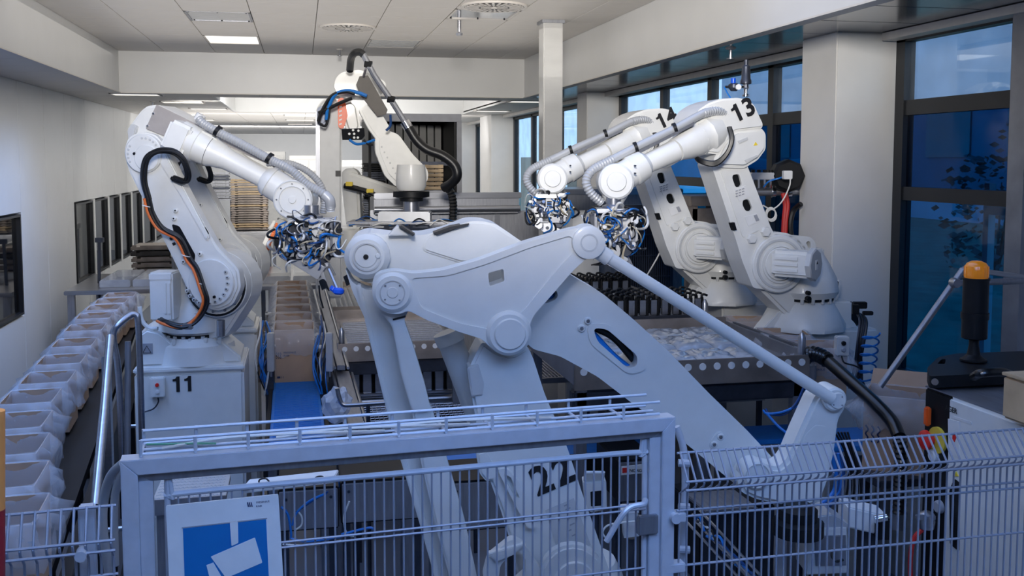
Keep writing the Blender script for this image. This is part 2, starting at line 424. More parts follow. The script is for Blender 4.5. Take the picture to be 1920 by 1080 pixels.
def lamp(i, j, kind, label, x0=None, x1=None, y0=None, y1=None, z=HC, group=None):
    if x0 is None: x0, x1, y0, y1 = tx[i], tx[i + 1], ty[j], ty[j + 1]
    cx, cy = (x0 + x1) / 2, (y0 + y1) / 2
    t = thing('ceiling_lamp' if kind != 'grid' else 'air_grille', label, 'lamp' if kind != 'grid' else 'vent', (cx, cy, z), group)
    a, b = (x1 - x0) / 2 - .004, (y1 - y0) / 2 - .004
    fm = bmesh.new(); fm = J(box(cx - a, cx + a, cy - b, cy - b + .02, z - .002, z + .03), box(cx - a, cx + a, cy + b - .02, cy + b, z - .002, z + .03), box(cx - a, cx - a + .02, cy - b, cy + b, z - .002, z + .03), box(cx + a - .02, cx + a, cy - b, cy + b, z - .002, z + .03))
    obj('frame', fm, 'ceil_white' if kind != 'off' else 'steel_dull', t)
    obj('diffuser', box(cx - a + .02, cx + a - .02, cy - b + .02, cy + b - .02, z + .006, z + .012), {'on': 'lamp_on', 'off': 'lamp_off', 'mirror': 'chrome', 'grid': 'steel_dull'}[kind], t)
    if kind == 'grid':
        for k in range(5): obj('louvre', box(cx - a + .03, cx + a - .03, cy - b + .05 + k * .14, cy - b + .15 + k * .14, z, z + .006), 'lamp_off', t)
    if kind in ('off', 'mirror'):
        obj('screws', J(*[cyl((cx + sx1 * (a - .04), cy + sy1 * (b - .04), z - .004), (cx + sx1 * (a - .04), cy + sy1 * (b - .04), z + .01), .008, seg=8) for sx1 in (-1, 0, 1) for sy1 in (-1, 1)]), 'black_frame', t)
    return t
lamp(2, 18, 'on', 'lit rectangular ceiling lamp panel above the left robots')
lamp(2, 15, 'off', 'unlit framed lamp panel in the ceiling, nearer than the lit one')
lamp(6, 14, 'mirror', 'shiny metal lamp panel beside the large round air vent')
lamp(5, 18, 'grid', 'grey louvred rectangular grille in the ceiling left of the steel column')
def vent(x, y, z, r, label):
    t = thing('swirl_vent', label, 'vent', (x, y, z))
    obj('backing', lathe((x, y, z - .012), (0, 0, 1), [(0, r), (.01, r)], 40), 'black_frame', t)
    obj('rim', lathe((x, y, z - .02), (0, 0, 1), [(.02, r + .03), (.004, r + .03), (0, r + .02), (.004, r), (.02, r)], 40, cap=False), 'ceil_white', t)
    bl = []
    for k in range(28):
        a = 2 * pi * k / 28
        for r0, r1, w in ((.52, .98, .011), (.16, .46, .006)):
            if r0 < .3 and k % 2: continue
            d = V((cos(a), sin(a), 0)); q = V((-sin(a), cos(a), 0))
            bl.append(obox(V((x, y, z - .018)) + d * r * (r0 + r1) / 2, d * r * (r1 - r0) / 2, q * w, V((0, 0, .004))))
    tag(obj('vane', J(*bl), 'ceil_white', t), None, None, None, 'stuff')
    obj('hub', lathe((x, y, z - .026), (0, 0, 1), [(0, r * .1), (.014, r * .14)], 16), 'ceil_white', t)
vent(.50, 10.62, HC, .26, 'round swirl air vent in the ceiling above the raised central robot')
vent(1.72, 8.9, HC, .27, 'large round swirl air vent cut by the top edge of the picture')
def sprinkler(p, label):
    t = thing('sprinkler', label, 'sprinkler', p); x, y, z = p
    obj('plate', lathe((x, y, z - .012), (0, 0, 1), [(0, .03), (.012, .045)], 16), 'ceil_white', t)
    obj('nozzle', J(cyl((x, y, z - .08), (x, y, z - .012), .012, seg=8), cyl((x, y, z - .085), (x, y, z - .078), .03, seg=12)), 'steel_dull', t)
sprinkler(PZ(637, 92, HC), 'small sprinkler head left of the round vent')
sprinkler(PZ(1370, 90, HL), 'small sprinkler head under the glossy window soffit')
sprinkler(PZ(286, 190, HL), 'small sprinkler head under the far left ceiling')
t = thing('sensor_pipe', 'short steel pipe hanging from the ceiling below the shiny lamp panel', 'pipe', PZ(861, 38, HC))
p = PZ(861, 38, HC); obj('stem', cyl(p - V((0, 0, .12)), p + V((0, 0, .01)), .02), 'steel', t); obj('nozzle', lathe(p - V((0, 0, .15)), (0, 0, 1), [(0, .03), (.02, .036), (.035, .02)], 16), 'steel', t)

# bulkheads round the front bay
struct('trim_2', J(box(-2.30, -2.24, -2, 13.5, HL, HC + .03)), 'wall_white')
struct('trim_3', box(XR, XR + .06, -2, 13.5, HL, HC + .03), 'wall_white')
struct('trim_4', box(-2.30, XR + .06, 13.5, 13.56, HL, HC + .03), 'wall_white')
struct('trim_5', J(box(-2.32, -2.22, -2, 13.58, HL - .012, HL), box(XR - .02, XR + .08, -2, 13.58, HL - .012, HL), box(-2.22, XR - .02, 13.48, 13.58, HL - .012, HL)), 'ceil_white')
# low ceilings left and right of the bay and in the far hall
sl = struct('ceiling_low_left', box(-3.06, -2.3, -2, 13.56, HL + .03, HL + .05), 'label_grey')
for y in [3 + 1.25 * k for k in range(9)]: tile(-3.05, -2.3, y, min(y + 1.25, 13.56), HL, par=sl)
sr = struct('ceiling_low_right', box(3.09, 4.1, -2, 13.56, HL + .03, HL + .05), 'label_grey')
y = 1.5
while y < 13.5: tile(3.09, 3.95, y, min(y + .6, 13.56), HL, 'soffit_gloss', sr); y += .6
sf = struct('ceiling_far', J(box(-3.06, 4.1, 13.56, 14.3, HL + .03, HL + .05), box(-3.06, 4.1, 18.6, 34, HL + .03, HL + .05), box(-3.06, -1.15, 14.3, 18.6, HL + .03, HL + .05), box(3.0, 4.1, 14.3, 18.6, HL + .03, HL + .05)), 'label_grey')
y = 13.57; fl_l = [(-2, 19.9), (-2, 22.3), (.45, 19.9), (.45, 22.3), (2.6, 19.5), (2.6, 22.0), (2.6, 25)]
ys = [13.57, 14.3, 15.4, 16.5, 17.6, 18.6, 19.6, 20.6, 21.6, 22.6, 23.8, 25, 26.4, 28, 30, 32, 34]
xs = [-3.05, -2.4, -1.78, -1.15, -.53, .1, .72, 1.35, 1.97, 2.6, 3.0, 3.95]
for a, b in zip(ys, ys[1:]):
    for c, d in zip(xs, xs[1:]):
        if 14.2 < a < 18.5 and -1.2 < c < 2.9: continue
        tile(c, d, a, b, HL, par=sf)
struct('trim_6', J(box(-1.17, -1.13, 14.3, 18.6, HL, HC + .03), box(3.0, 3.04, 14.3, 18.6, HL, HC + .03), box(-1.13, 3.0, 18.58, 18.64, HL, HC + .03), box(-1.13, 3.0, 14.28, 14.32, HL, HC + .03)), 'wall_white')
struct('trim_7', box(-1.1, 2.98, 14.33, 18.56, HC - .02, HC), 'ceil_white')
g = 'lit strips in the far hall ceiling'
SL = ['nearest one above the left wall', 'second from the far bulkhead on the left', 'third from the far bulkhead on the left', 'fourth from the bulkhead on the left', 'farthest one on the left', 'nearest of the middle line', 'second of the middle line', 'farthest of the middle line', 'nearest one right of the riser column', 'second one right of the riser column', 'farthest one right of the riser column', 'nearest one by the window side', 'second one by the window side']
for n_, (x, yy) in enumerate([(-2.1, 13.9), (-1.7, 15.6), (-1.5, 17.5), (-2.1, 19.9), (-2.1, 22.4), (0.0, 19.8), (0.0, 22), (0.0, 24.5), (1.75, 19.5), (1.75, 21.5), (1.75, 24), (3.3, 14.4), (3.3, 17.3)]):
    lamp(0, 0, 'on', 'flat lit ceiling strip in the far hall, %s' % SL[n_], x - .31, x + .31, yy - .2, yy + .2, HL - .01, g)

# right wall: pillars, windows
for k, (y0, y1) in enumerate([(6.19, 6.67), (12.2, 12.66), (18.7, 19.9), (22.9, 23.6)]):
    struct('wall_pillar', box(3.55, XW + .1, y0, y1, 0, HL, .008), 'pillar_white')
struct('wall_right', J(box(XW + .02, XW + .12, -2, 34, 0, 1.40), box(XW + .02, XW + .12, -2, 34, 3.745, HL + .5), box(XW + .02, XW + .12, -2, 4.8, 1.4, 3.75)), 'wall_white')
struct('trim_8', J(box(3.78, 3.9, 6.67, 12.2, 3.70, 3.755), box(3.86, 3.98, 1.5, 6.15, 3.705, 3.755), box(3.78, 3.9, 12.7, 34, 3.70, 3.755)), 'soffit_trim')
def rwindow(y0, y1, mull, label=None, low=True):
    global wn; wn += 1; X0, X1 = XW - .03, XW + .05; z0, z1 = 1.40, 3.76
    f = struct('window_%d' % wn, J(box(X0, X1, y0, y0 + .09, z0, z1), box(X0, X1, y1 - .10, y1, z0, z1), box(X0, X1, y0, y1, z1 - .07, z1), box(X0, X1, y0, y1, z0, z0 + .08), box(X0 + .01, X1, y0, y1, 3.20, 3.30), box(X0 + .01, X1, y0, y1, 2.63, 2.72)), 'black_frame')
    es = [y0 + .09] + [q for m_ in mull for q in (m_ - .05, m_ + .05)] + [y1 - .1]
    for m_ in mull: struct('mullion', box(X0, X1, m_ - .05, m_ + .05, z0, z1), 'black_frame', f)
    for a, b in zip(es[::2], es[1::2]):
        struct('pane', box(XW + .01, XW + .02, a, b, 3.30, 3.69), 'glass_clear', f)
        struct('shade_panel', box(XW + .005, XW + .025, a, b, 2.72, 3.20), 'glass_shade', f)
        struct('pane', box(XW + .01, XW + .02, a, b, 1.48, 2.63), 'glass_dirty', f)
    return f
rwindow(4.93, 6.15, [])
rwindow(6.67, 12.2, [8.0, 9.32, 10.66])
struct('window_jamb', box(3.9, 4.08, 4.80, 4.93, 0, HL), 'steel_dull')
def hall_window(y0, y1, mull):
    global wn; wn += 1
    f = struct('window_%d' % wn, J(box(3.97, 4.05, y0, y0 + .12, 1.4, 3.76), box(3.97, 4.05, y1 - .12, y1, 1.4, 3.76), box(3.97, 4.05, y0, y1, 3.66, 3.76)), 'black_frame')
    es = [y0 + .12] + [q for m_ in mull for q in (m_ - .06, m_ + .06)] + [y1 - .12]
    for m_ in mull: struct('mullion', box(3.97, 4.05, m_ - .06, m_ + .06, 1.4, 3.7), 'black_frame', f)
    for a, b in zip(es[::2], es[1::2]):
        struct('pane', box(4.0, 4.01, a, b, 1.4, 3.68), 'glass_clear', f)
        struct('blind', box(4.06, 4.08, a + .15, b - .15, 1.4, 2.95), 'wall_white', f)
hall_window(12.7, 15.3, [14.1]); hall_window(15.4, 18.65, [17.1]); hall_window(19.95, 22.85, [21.4]); hall_window(23.65, 27, [25.3])
# garden side: opened window sash and things outdoors
sw = thing('window_sash', 'white metal sash standing outside the large right window', 'window frame', (4.35, 5.55, 1.0))
obj('frame', J(box(4.32, 4.37, 5.35, 5.39, 1.0, 2.75), box(4.32, 4.37, 5.62, 5.67, 1.0, 2.75), box(4.32, 4.37, 5.39, 5.62, 2.55, 2.62), box(4.32, 4.37, 5.39, 5.62, 1.42, 1.48)), 'wall_white', sw)
struct('ground_outside', box(4.2, 60, -20, 60, .6, .8), 'grass')
random.seed(3)
def shrub(x, y, z, r, h, label, name='shrub', n=420):
    t = thing(name, label, 'shrub', (x, y, z), 'shrubs beyond the garden window'); bm = bmesh.new()
    for k in range(n):
        a = random.uniform(0, 2 * pi); b = random.uniform(0, 1); rr = r * sqrt(1 - (b - .45) ** 2 * 2.2) * random.uniform(.55, 1)
        c = V((x + cos(a) * rr, y + sin(a) * rr, z + .1 + b * h)); s = random.uniform(.05, .13)
        u = V((random.uniform(-1, 1), random.uniform(-1, 1), random.uniform(-1, 1))).normalized(); w, q, _ = basis(u)
        bm.faces.new([bm.verts.new(c + w * s), bm.verts.new(c + q * s * .6), bm.verts.new(c - w * s), bm.verts.new(c - q * s * .6)])
    tag(obj('foliage', bm, 'leaf', t, flat=True), None, None, None, 'stuff')
    obj('stem', J(*[cyl((x, y, z), (x + random.uniform(-r, r) * .6, y + random.uniform(-r, r) * .6, z + h * .8), .03, .012, 6) for _ in range(5)]), 'tray_dark', t)
for k, (x, yy, r, h) in enumerate([(13, 10.3, 1.2, 3.4), (12, 13.1, 1.1, 2.5), (15.2, 14.6, 1.5, 3.6), (10.5, 8.0, 1.0, 2.3), (16, 18.4, 1.6, 3.5), (12.5, 16, 1.1, 2.1), (16.4, 11.0, 1.5, 4), (10.3, 10.9, .8, 1.8)]):
    shrub(x, yy, .8, r, h, '%s shrub on the lawn beyond the lower right window' % ['tall dense middle', 'mid-height rear', 'large rounded rear', 'low front', 'farthest tall', 'low rear', 'tallest', 'smallest front'][k])
bl = thing('building', 'pale building across the yard behind the windows', 'building', (24, 22, .8))
obj('wall', box(22, 30, -6, 50, .8, 7.6), 'building_pale', bl)
for k in range(12): obj('window', box(21.93, 22.0, -4 + k * 4.2, -1.6 + k * 4.2, 3.0, 4.8), 'glass_hall', bl)
obj('roof_edge', box(21.8, 30.2, -6.2, 50.2, 7.6, 7.9), 'steel_dull', bl)
for k, yy in enumerate((8.7, 10.0)):
    tk = thing('steel_tank', ['first upright stainless tank outside behind the arm numbered 13', 'second upright stainless tank outside, half hidden behind the arm numbered 14'][k], 'tank', (4.75, yy, .8))
    obj('shell', lathe((4.75, yy, .8), (0, 0, 1), [(0, .42), (1.9, .42), (2.02, .36), (2.1, .2), (2.13, .02)], 32), 'steel', tk)
    obj('band', lathe((4.75, yy, 2.35), (0, 0, 1), [(0, .425), (.01, .432), (.04, .432), (.05, .425)], 32, cap=False), 'steel_dull', tk)

# steel column
cl = thing('steel_column', 'tall square stainless column from the machine guard to the ceiling', 'column', (2.46, 9.76, 0))
obj('shaft', box(2.36, 2.56, 9.66, 9.86, 0, HC, .012), 'steel_light', cl)
obj('collar', box(2.345, 2.575, 9.645, 9.875, HC - .03, HC), 'steel_dull', cl)
obj('rivet', J(*[cyl((2.38 + .16 * i, 9.655, z), (2.38 + .16 * i, 9.665, z), .012, seg=8) for i in (0, 1) for z in (2.78,)]), 'chrome', cl)

# ================================================================ ROBOTS
def ground(x, y): return V((x, y, 0))
def poly_tube(pl, pts, r, off, **k): return tube([pl.m(x, y, off) for x, y in pts], r, **k)

# ---- robot "22": big palletising arm in front
def robot22():
    pl = Pl(955, 625, 3.8, 6); b = P(1040, 1080, 3.9)
    t = thing('palletising_robot', 'large white four-link robot arm numbered 22 filling the middle foreground', 'robot', (b.x, b.y, 0))
    # upper arm: rear lug, humped housing, long boom with a slot
    ua = [(650, 470), (655, 452), (668, 440), (688, 436), (735, 441), (790, 441), (835, 432), (868, 419), (900, 415), (930, 420), (955, 437), (982, 456), (1030, 488), (1080, 522), (1132, 552), (1180, 592), (1250, 655), (1330, 738), (1400, 806), (1452, 862), (1470, 892), (1455, 925), (1425, 935), (1398, 924), (1330, 868), (1255, 806), (1180, 752), (1120, 706), (1050, 668), (1000, 655), (900, 560), (760, 520), (740, 528), (715, 535), (680, 528), (655, 505)]
    slot = rnd([(1112, 615), (1138, 617), (1196, 668), (1194, 688), (1176, 690), (1120, 640)], 10)
    hole = hull([(1035, 553, 11), (1024, 560, 9)], 12)
    body = obj('upper_arm', pp(pl, rnd(ua, 8), -.10, .26, [slot, hole], .022, 4), 'robot_white', t, ang=50)
    obj('slot_rim', pp(pl, rnd([(1100, 607), (1140, 606), (1212, 668), (1212, 694), (1180, 704), (1106, 645)], 14), -.094, .02, [slot], .004), 'robot_white', body)
    obj('hump_cover', pp(pl, rnd([(800, 441), (840, 431), (880, 414), (918, 416), (945, 432), (985, 458), (870, 495), (790, 470)], 14), -.085, .29, b=.02), 'robot_white', body)
    obj('cover_seam', pp(pl, rnd([(812, 437), (845, 425), (880, 419), (878, 423), (848, 431), (820, 441)], 1), -.065, .1, b=.001), 'black_frame', body)
    obj('fin', pp(pl, [(728, 442), (744, 424), (776, 441)], -.05, .10, b=.004), 'robot_white', body)
    obj('fin', pp(pl, [(748, 425), (752, 423), (778, 440), (774, 443)], -.02, .1, b=.001), 'black_frame', body)
    for x, y in ((1103, 602), (1091, 616), (1352, 820), (1340, 834)):
        q = obj('screw_boss', disc(pl, x, y, 7, -.088, .03), 'robot_white', body); obj('screw', disc(pl, x, y, 3.6, -.082, .01, .001, 12), 'steel', q)
    obj('boss_plate', pp(pl, hull([(1350, 821, 11), (1342, 834, 11)]), -.092, .02, b=.003), 'robot_white', body)
    lug = obj('rear_lug', disc(pl, 688, 482, 43, -.03, .36, .02, 48), 'robot_white', t)
    obj('lug_ring', ringm(pl, 688, 482, 27, 24, -.022, .02), 'robot_grey', lug)
    obj('bearing_cap', disc(pl, 686, 481, 22, -.024, .03, .004, 40), 'robot_white', lug)
    obj('pin_hole', disc(pl, 686, 482, 5, -.018, .02, .001, 16), 'black_plastic', lug)
    obj('cap_ear', disc(pl, 708, 480, 5, -.02, .03), 'robot_white', lug)
    # hoses seen through the slot
    obj('hose', cab([(1020, 540, 3.98), (1040, 562, 4.0), (1110, 630, 4.0), (1150, 672, 4.0), (1196, 708, 4.0), (1260, 760, 4.02)], .022, 10), 'cable_blue', t)
    obj('hose', cab([(1105, 608, 4.02), (1150, 630, 4.04), (1185, 668, 4.04), (1210, 700, 4.04)], .02, 10), 'cable_black', t)
    # rear lever going down to the base
    obj('rear_lever', pp(pl, rnd([(646, 500), (660, 530), (690, 545), (722, 535), (742, 560), (765, 650), (792, 760), (822, 860), (858, 980), (888, 1080), (905, 1180), (846, 1180), (815, 1080), (778, 930), (742, 810), (712, 700), (690, 610), (660, 545)], 10), -.05, .12, b=.02, seg=4), 'robot_white', t, ang=50)
    obj('lever_rib', pp(pl, rnd([(668, 535), (676, 533), (742, 800), (800, 980), (838, 1130), (828, 1130), (786, 980), (732, 800)], 4), -.035, .05, b=.01), 'robot_white', t)
    # triangular link plate with window
    win = rnd([(915, 512), (944, 504), (946, 527), (918, 537)], 4)
    tri = [(700, 520), (712, 512), (738, 507), (775, 513), (830, 507), (900, 487), (985, 455), (1070, 430), (1092, 426), (1118, 432), (1127, 452), (1121, 476), (1100, 484), (1074, 508), (1036, 552), (1000, 592), (992, 615), (985, 655), (955, 668), (922, 655), (905, 636), (860, 622), (800, 600), (765, 582), (748, 590), (722, 586), (702, 572), (697, 545)]
    tp = obj('link_plate', pp(pl, rnd(tri, 9), .10, .10, [win], .018, 4), 'robot_white', t, ang=50)
    rim = [(770, 522), (840, 517), (910, 496), (995, 464), (1072, 441), (1078, 470), (1040, 512), (980, 585), (930, 620), (860, 606), (790, 578)]
    rim2 = [(783, 530), (845, 526), (915, 506), (998, 475), (1060, 457), (1064, 470), (1030, 508), (972, 575), (927, 606), (865, 593), (800, 568)]
    obj('raised_rim', pp(pl, rnd(tri, 9), .108, .012, [rnd(rim, 10)], .004), 'robot_white', tp)
    d1 = obj('pivot_boss', disc(pl, 736, 549, 38, .125, .10, .012, 44), 'robot_white', tp)
    obj('pivot_ring', ringm(pl, 736, 549, 24, 22, .130, .02), 'robot_grey', d1); obj('pivot_cap', disc(pl, 736, 549, 11, .129, .02), 'robot_white', d1)
    obj('cap_screw', J(*[disc(pl, 736 + 19 * cos(a), 549 + 19 * sin(a), 1.7, .130, .02, .001, 8) for a in (.8, 2.4, 3.9, 5.5)]), 'steel', d1)['kind'] = 'stuff'
    d2 = obj('pivot_boss', lathe(pl.m(1105, 455, .13), -pl.n, [(0, .052), (.004, .062), (.10, .066)], 40), 'robot_white', tp)
    obj('pivot_cup', ringm(pl, 1105, 455, 17, 14, .132, .02), 'robot_grey', d2); obj('pivot_cap', disc(pl, 1103, 456, 14, .128, .02, .004), 'robot_grey', d2)
    d3 = obj('elbow_disc', disc(pl, 955, 626, 43, .125, .12, .012, 48), 'robot_white', tp)
    obj('elbow_cap', disc(pl, 957, 627, 30, .134, .03, .004, 48), 'robot_white', d3)
    # thin levelling rod going down from the plate
    obj('levelling_rod', pp(pl, rnd([(702, 570), (770, 575), (757, 600), (775, 650), (796, 720), (808, 770), (772, 770), (752, 700), (736, 612)], 8), .06, .06, b=.016, seg=4), 'robot_white', t, ang=50)
    obj('rod_collar', pp(pl, [(736, 598), (760, 592), (761, 595), (737, 601)], .068, .075, b=.002), 'black_frame', t)
    obj('lower_rod', pp(pl, rnd([(770, 760), (808, 760), (840, 868), (870, 970), (894, 1080), (905, 1150), (862, 1150), (820, 1000), (790, 870)], 8), .03, .06, b=.02, seg=4), 'robot_white', t, ang=50)
    # forward rod to the wrist bracket
    obj('forward_rod', tube([pl.m(1118, 468, .07), pl.m(1560, 748, .07)], .0235, 20, sm=False), 'robot_white', t)
    obj('rod_end', tube([pl.m(1115, 466, .07), pl.m(1142, 484, .07)], .031, 20, sm=False), 'robot_white', t)
    # wrist bracket
    wb = [(1385, 905), (1400, 880), (1425, 870), (1462, 878), (1478, 862), (1502, 806), (1530, 745), (1545, 732), (1568, 728), (1586, 742), (1588, 765), (1574, 788), (1566, 850), (1553, 905), (1538, 945), (1510, 952), (1470, 948), (1420, 938), (1392, 925)]
    w = obj('wrist_bracket', pp(pl, rnd(wb, 8), .04, .13, b=.016, seg=4), 'robot_white', t, ang=50)
    obj('bracket_recess', pp(pl, rnd([(1510, 815), (1530, 796), (1552, 800), (1548, 815), (1522, 822), (1500, 850)], 5), .042, .02, b=.003), 'robot_white', w)
    q = obj('wrist_pivot', disc(pl, 1567, 750, 23, .07, .12, .008, 36), 'robot_white', w); obj('pivot_cap', disc(pl, 1572, 752, 16, .076, .02), 'robot_white', q)
    obj('cap_screw', J(*[disc(pl, 1572 + 11 * cos(a), 752 + 11 * sin(a), 1.3, .08, .01, .001, 8) for a in (.8, 2.4, 3.9, 5.5)]), 'steel', q)['kind'] = 'stuff'
    q = obj('wrist_disc', disc(pl, 1421, 893, 27, .06, .1, .006, 40), 'robot_white', w); obj('disc_ring', ringm(pl, 1421, 893, 24, 22.5, .064, .02), 'robot_grey', q)
    obj('flange', lathe(P(1497, 945, 3.85), (0, 0, -1), [(0, .05), (.02, .075), (.06, .075), (.07, .1), (.12, .1), (.13, .07)], 28), 'black_plastic', t)
    # balance cylinder and lower arm
    obj('balance_cylinder', tube([pl.m(845, 640, -.16), pl.m(905, 800, -.16), pl.m(935, 880, -.16)], .052, 24, sm=False), 'robot_grey', t)
    obj('cylinder_cap', tube([pl.m(838, 622, -.16), pl.m(846, 642, -.16)], .058, 24, sm=False), 'robot_white', t)
    la = [(905, 640), (930, 660), (960, 668), (990, 650), (1000, 672), (1022, 740), (1048, 800), (1066, 845), (1092, 925), (1122, 1010), (1150, 1090), (1160, 1160), (985, 1160), (975, 1080), (955, 1010), (940, 960), (920, 905), (905, 850), (893, 790), (884, 740), (880, 690)]
    lh = [hull([(965, 912, 7), (978, 950, 5)], 12)]
    lo = obj('lower_arm', pp(pl, rnd(la, 10), .02, .24, b=.02, seg=4), 'robot_white', t, ang=50)
    obj('side_loop', pp(pl, rnd([(932, 880), (950, 878), (975, 905), (992, 950), (1006, 990), (990, 992), (962, 940)], 8), .05, .04, [rnd([(944, 888), (958, 895), (975, 935), (966, 932), (950, 905)], 4)], .006), 'robot_white', lo)
    ex, ey = rot2(pl, 22)
    number('22', pl.m(1006, 930, .024), ex, ey, .156, 'ink', lo)
    obj('warning_label', pp(pl, [(1022, 957), (1076, 934), (1108, 1022), (1050, 1048)], .0225, .003, b=.0), 'robot_grey', lo)
    obj('label_mark', J(*[pp(pl, [(x, y), (x + 9, y - 4), (x + 10, y - 2), (x + 1, y + 2)], .0245, .003, b=0) for x, y in ((1057, 948), (1060, 955), (1042, 962), (1064, 972), (1068, 984), (1062, 996), (1072, 1004))]), 'label_grey', lo)['kind'] = 'stuff'
    obj('joint_box', pp(pl, rnd([(876, 690), (897, 682), (908, 720), (905, 742), (884, 745)], 4), .03, .1, b=.008), 'robot_grey', lo)
    obj('side_cover', pp(pl, rnd([(893, 850), (915, 842), (930, 870), (932, 900), (912, 904), (900, 890)], 5), .03, .12, b=.01), 'robot_white', lo)
    # turret and base
    c = P(1075, 1105, 3.95)
    tu = obj('turret', lathe((c.x, c.y, .72), (0, 0, 1), [(0, .30), (.05, .32), (.16, .32), (.24, .27), (.50, .20), (.56, .17)], 40), 'robot_white', t)
    for s in (-1, 1): obj('turret_cheek', pp(pl, hull([(1075, 1085, 62), (1085, 1190, 80)]), .10 * s + .06, .06, b=.012), 'robot_white', tu)
    obj('cheek_cap', disc(pl, 1078, 1092, 40, .17, .03, .004, 36), 'robot_white', tu)
    obj('guard_bow', pp(pl, rnd([(915, 1046), (960, 1010), (985, 1022), (1000, 1048), (1022, 1080), (1000, 1130), (930, 1130), (905, 1085)], 10), .12, .05, [rnd([(938, 1060), (968, 1030), (985, 1045), (985, 1075), (955, 1100), (935, 1090)], 8)], .01), 'robot_white', tu)
    obj('guard_fin', pp(pl, [(915, 1038), (985, 1020), (965, 1040), (930, 1055)], .14, .03, b=.003), 'robot_white', tu)
    obj('base', lathe((c.x, c.y, .42), (0, 0, 1), [(0, .40), (.20, .40), (.26, .34), (.30, .34)], 36), 'robot_white', t)
    obj('pedestal', box(c.x - .42, c.x + .42, c.y - .42, c.y + .42, 0, .42, .02), 'robot_white', t)
robot22()

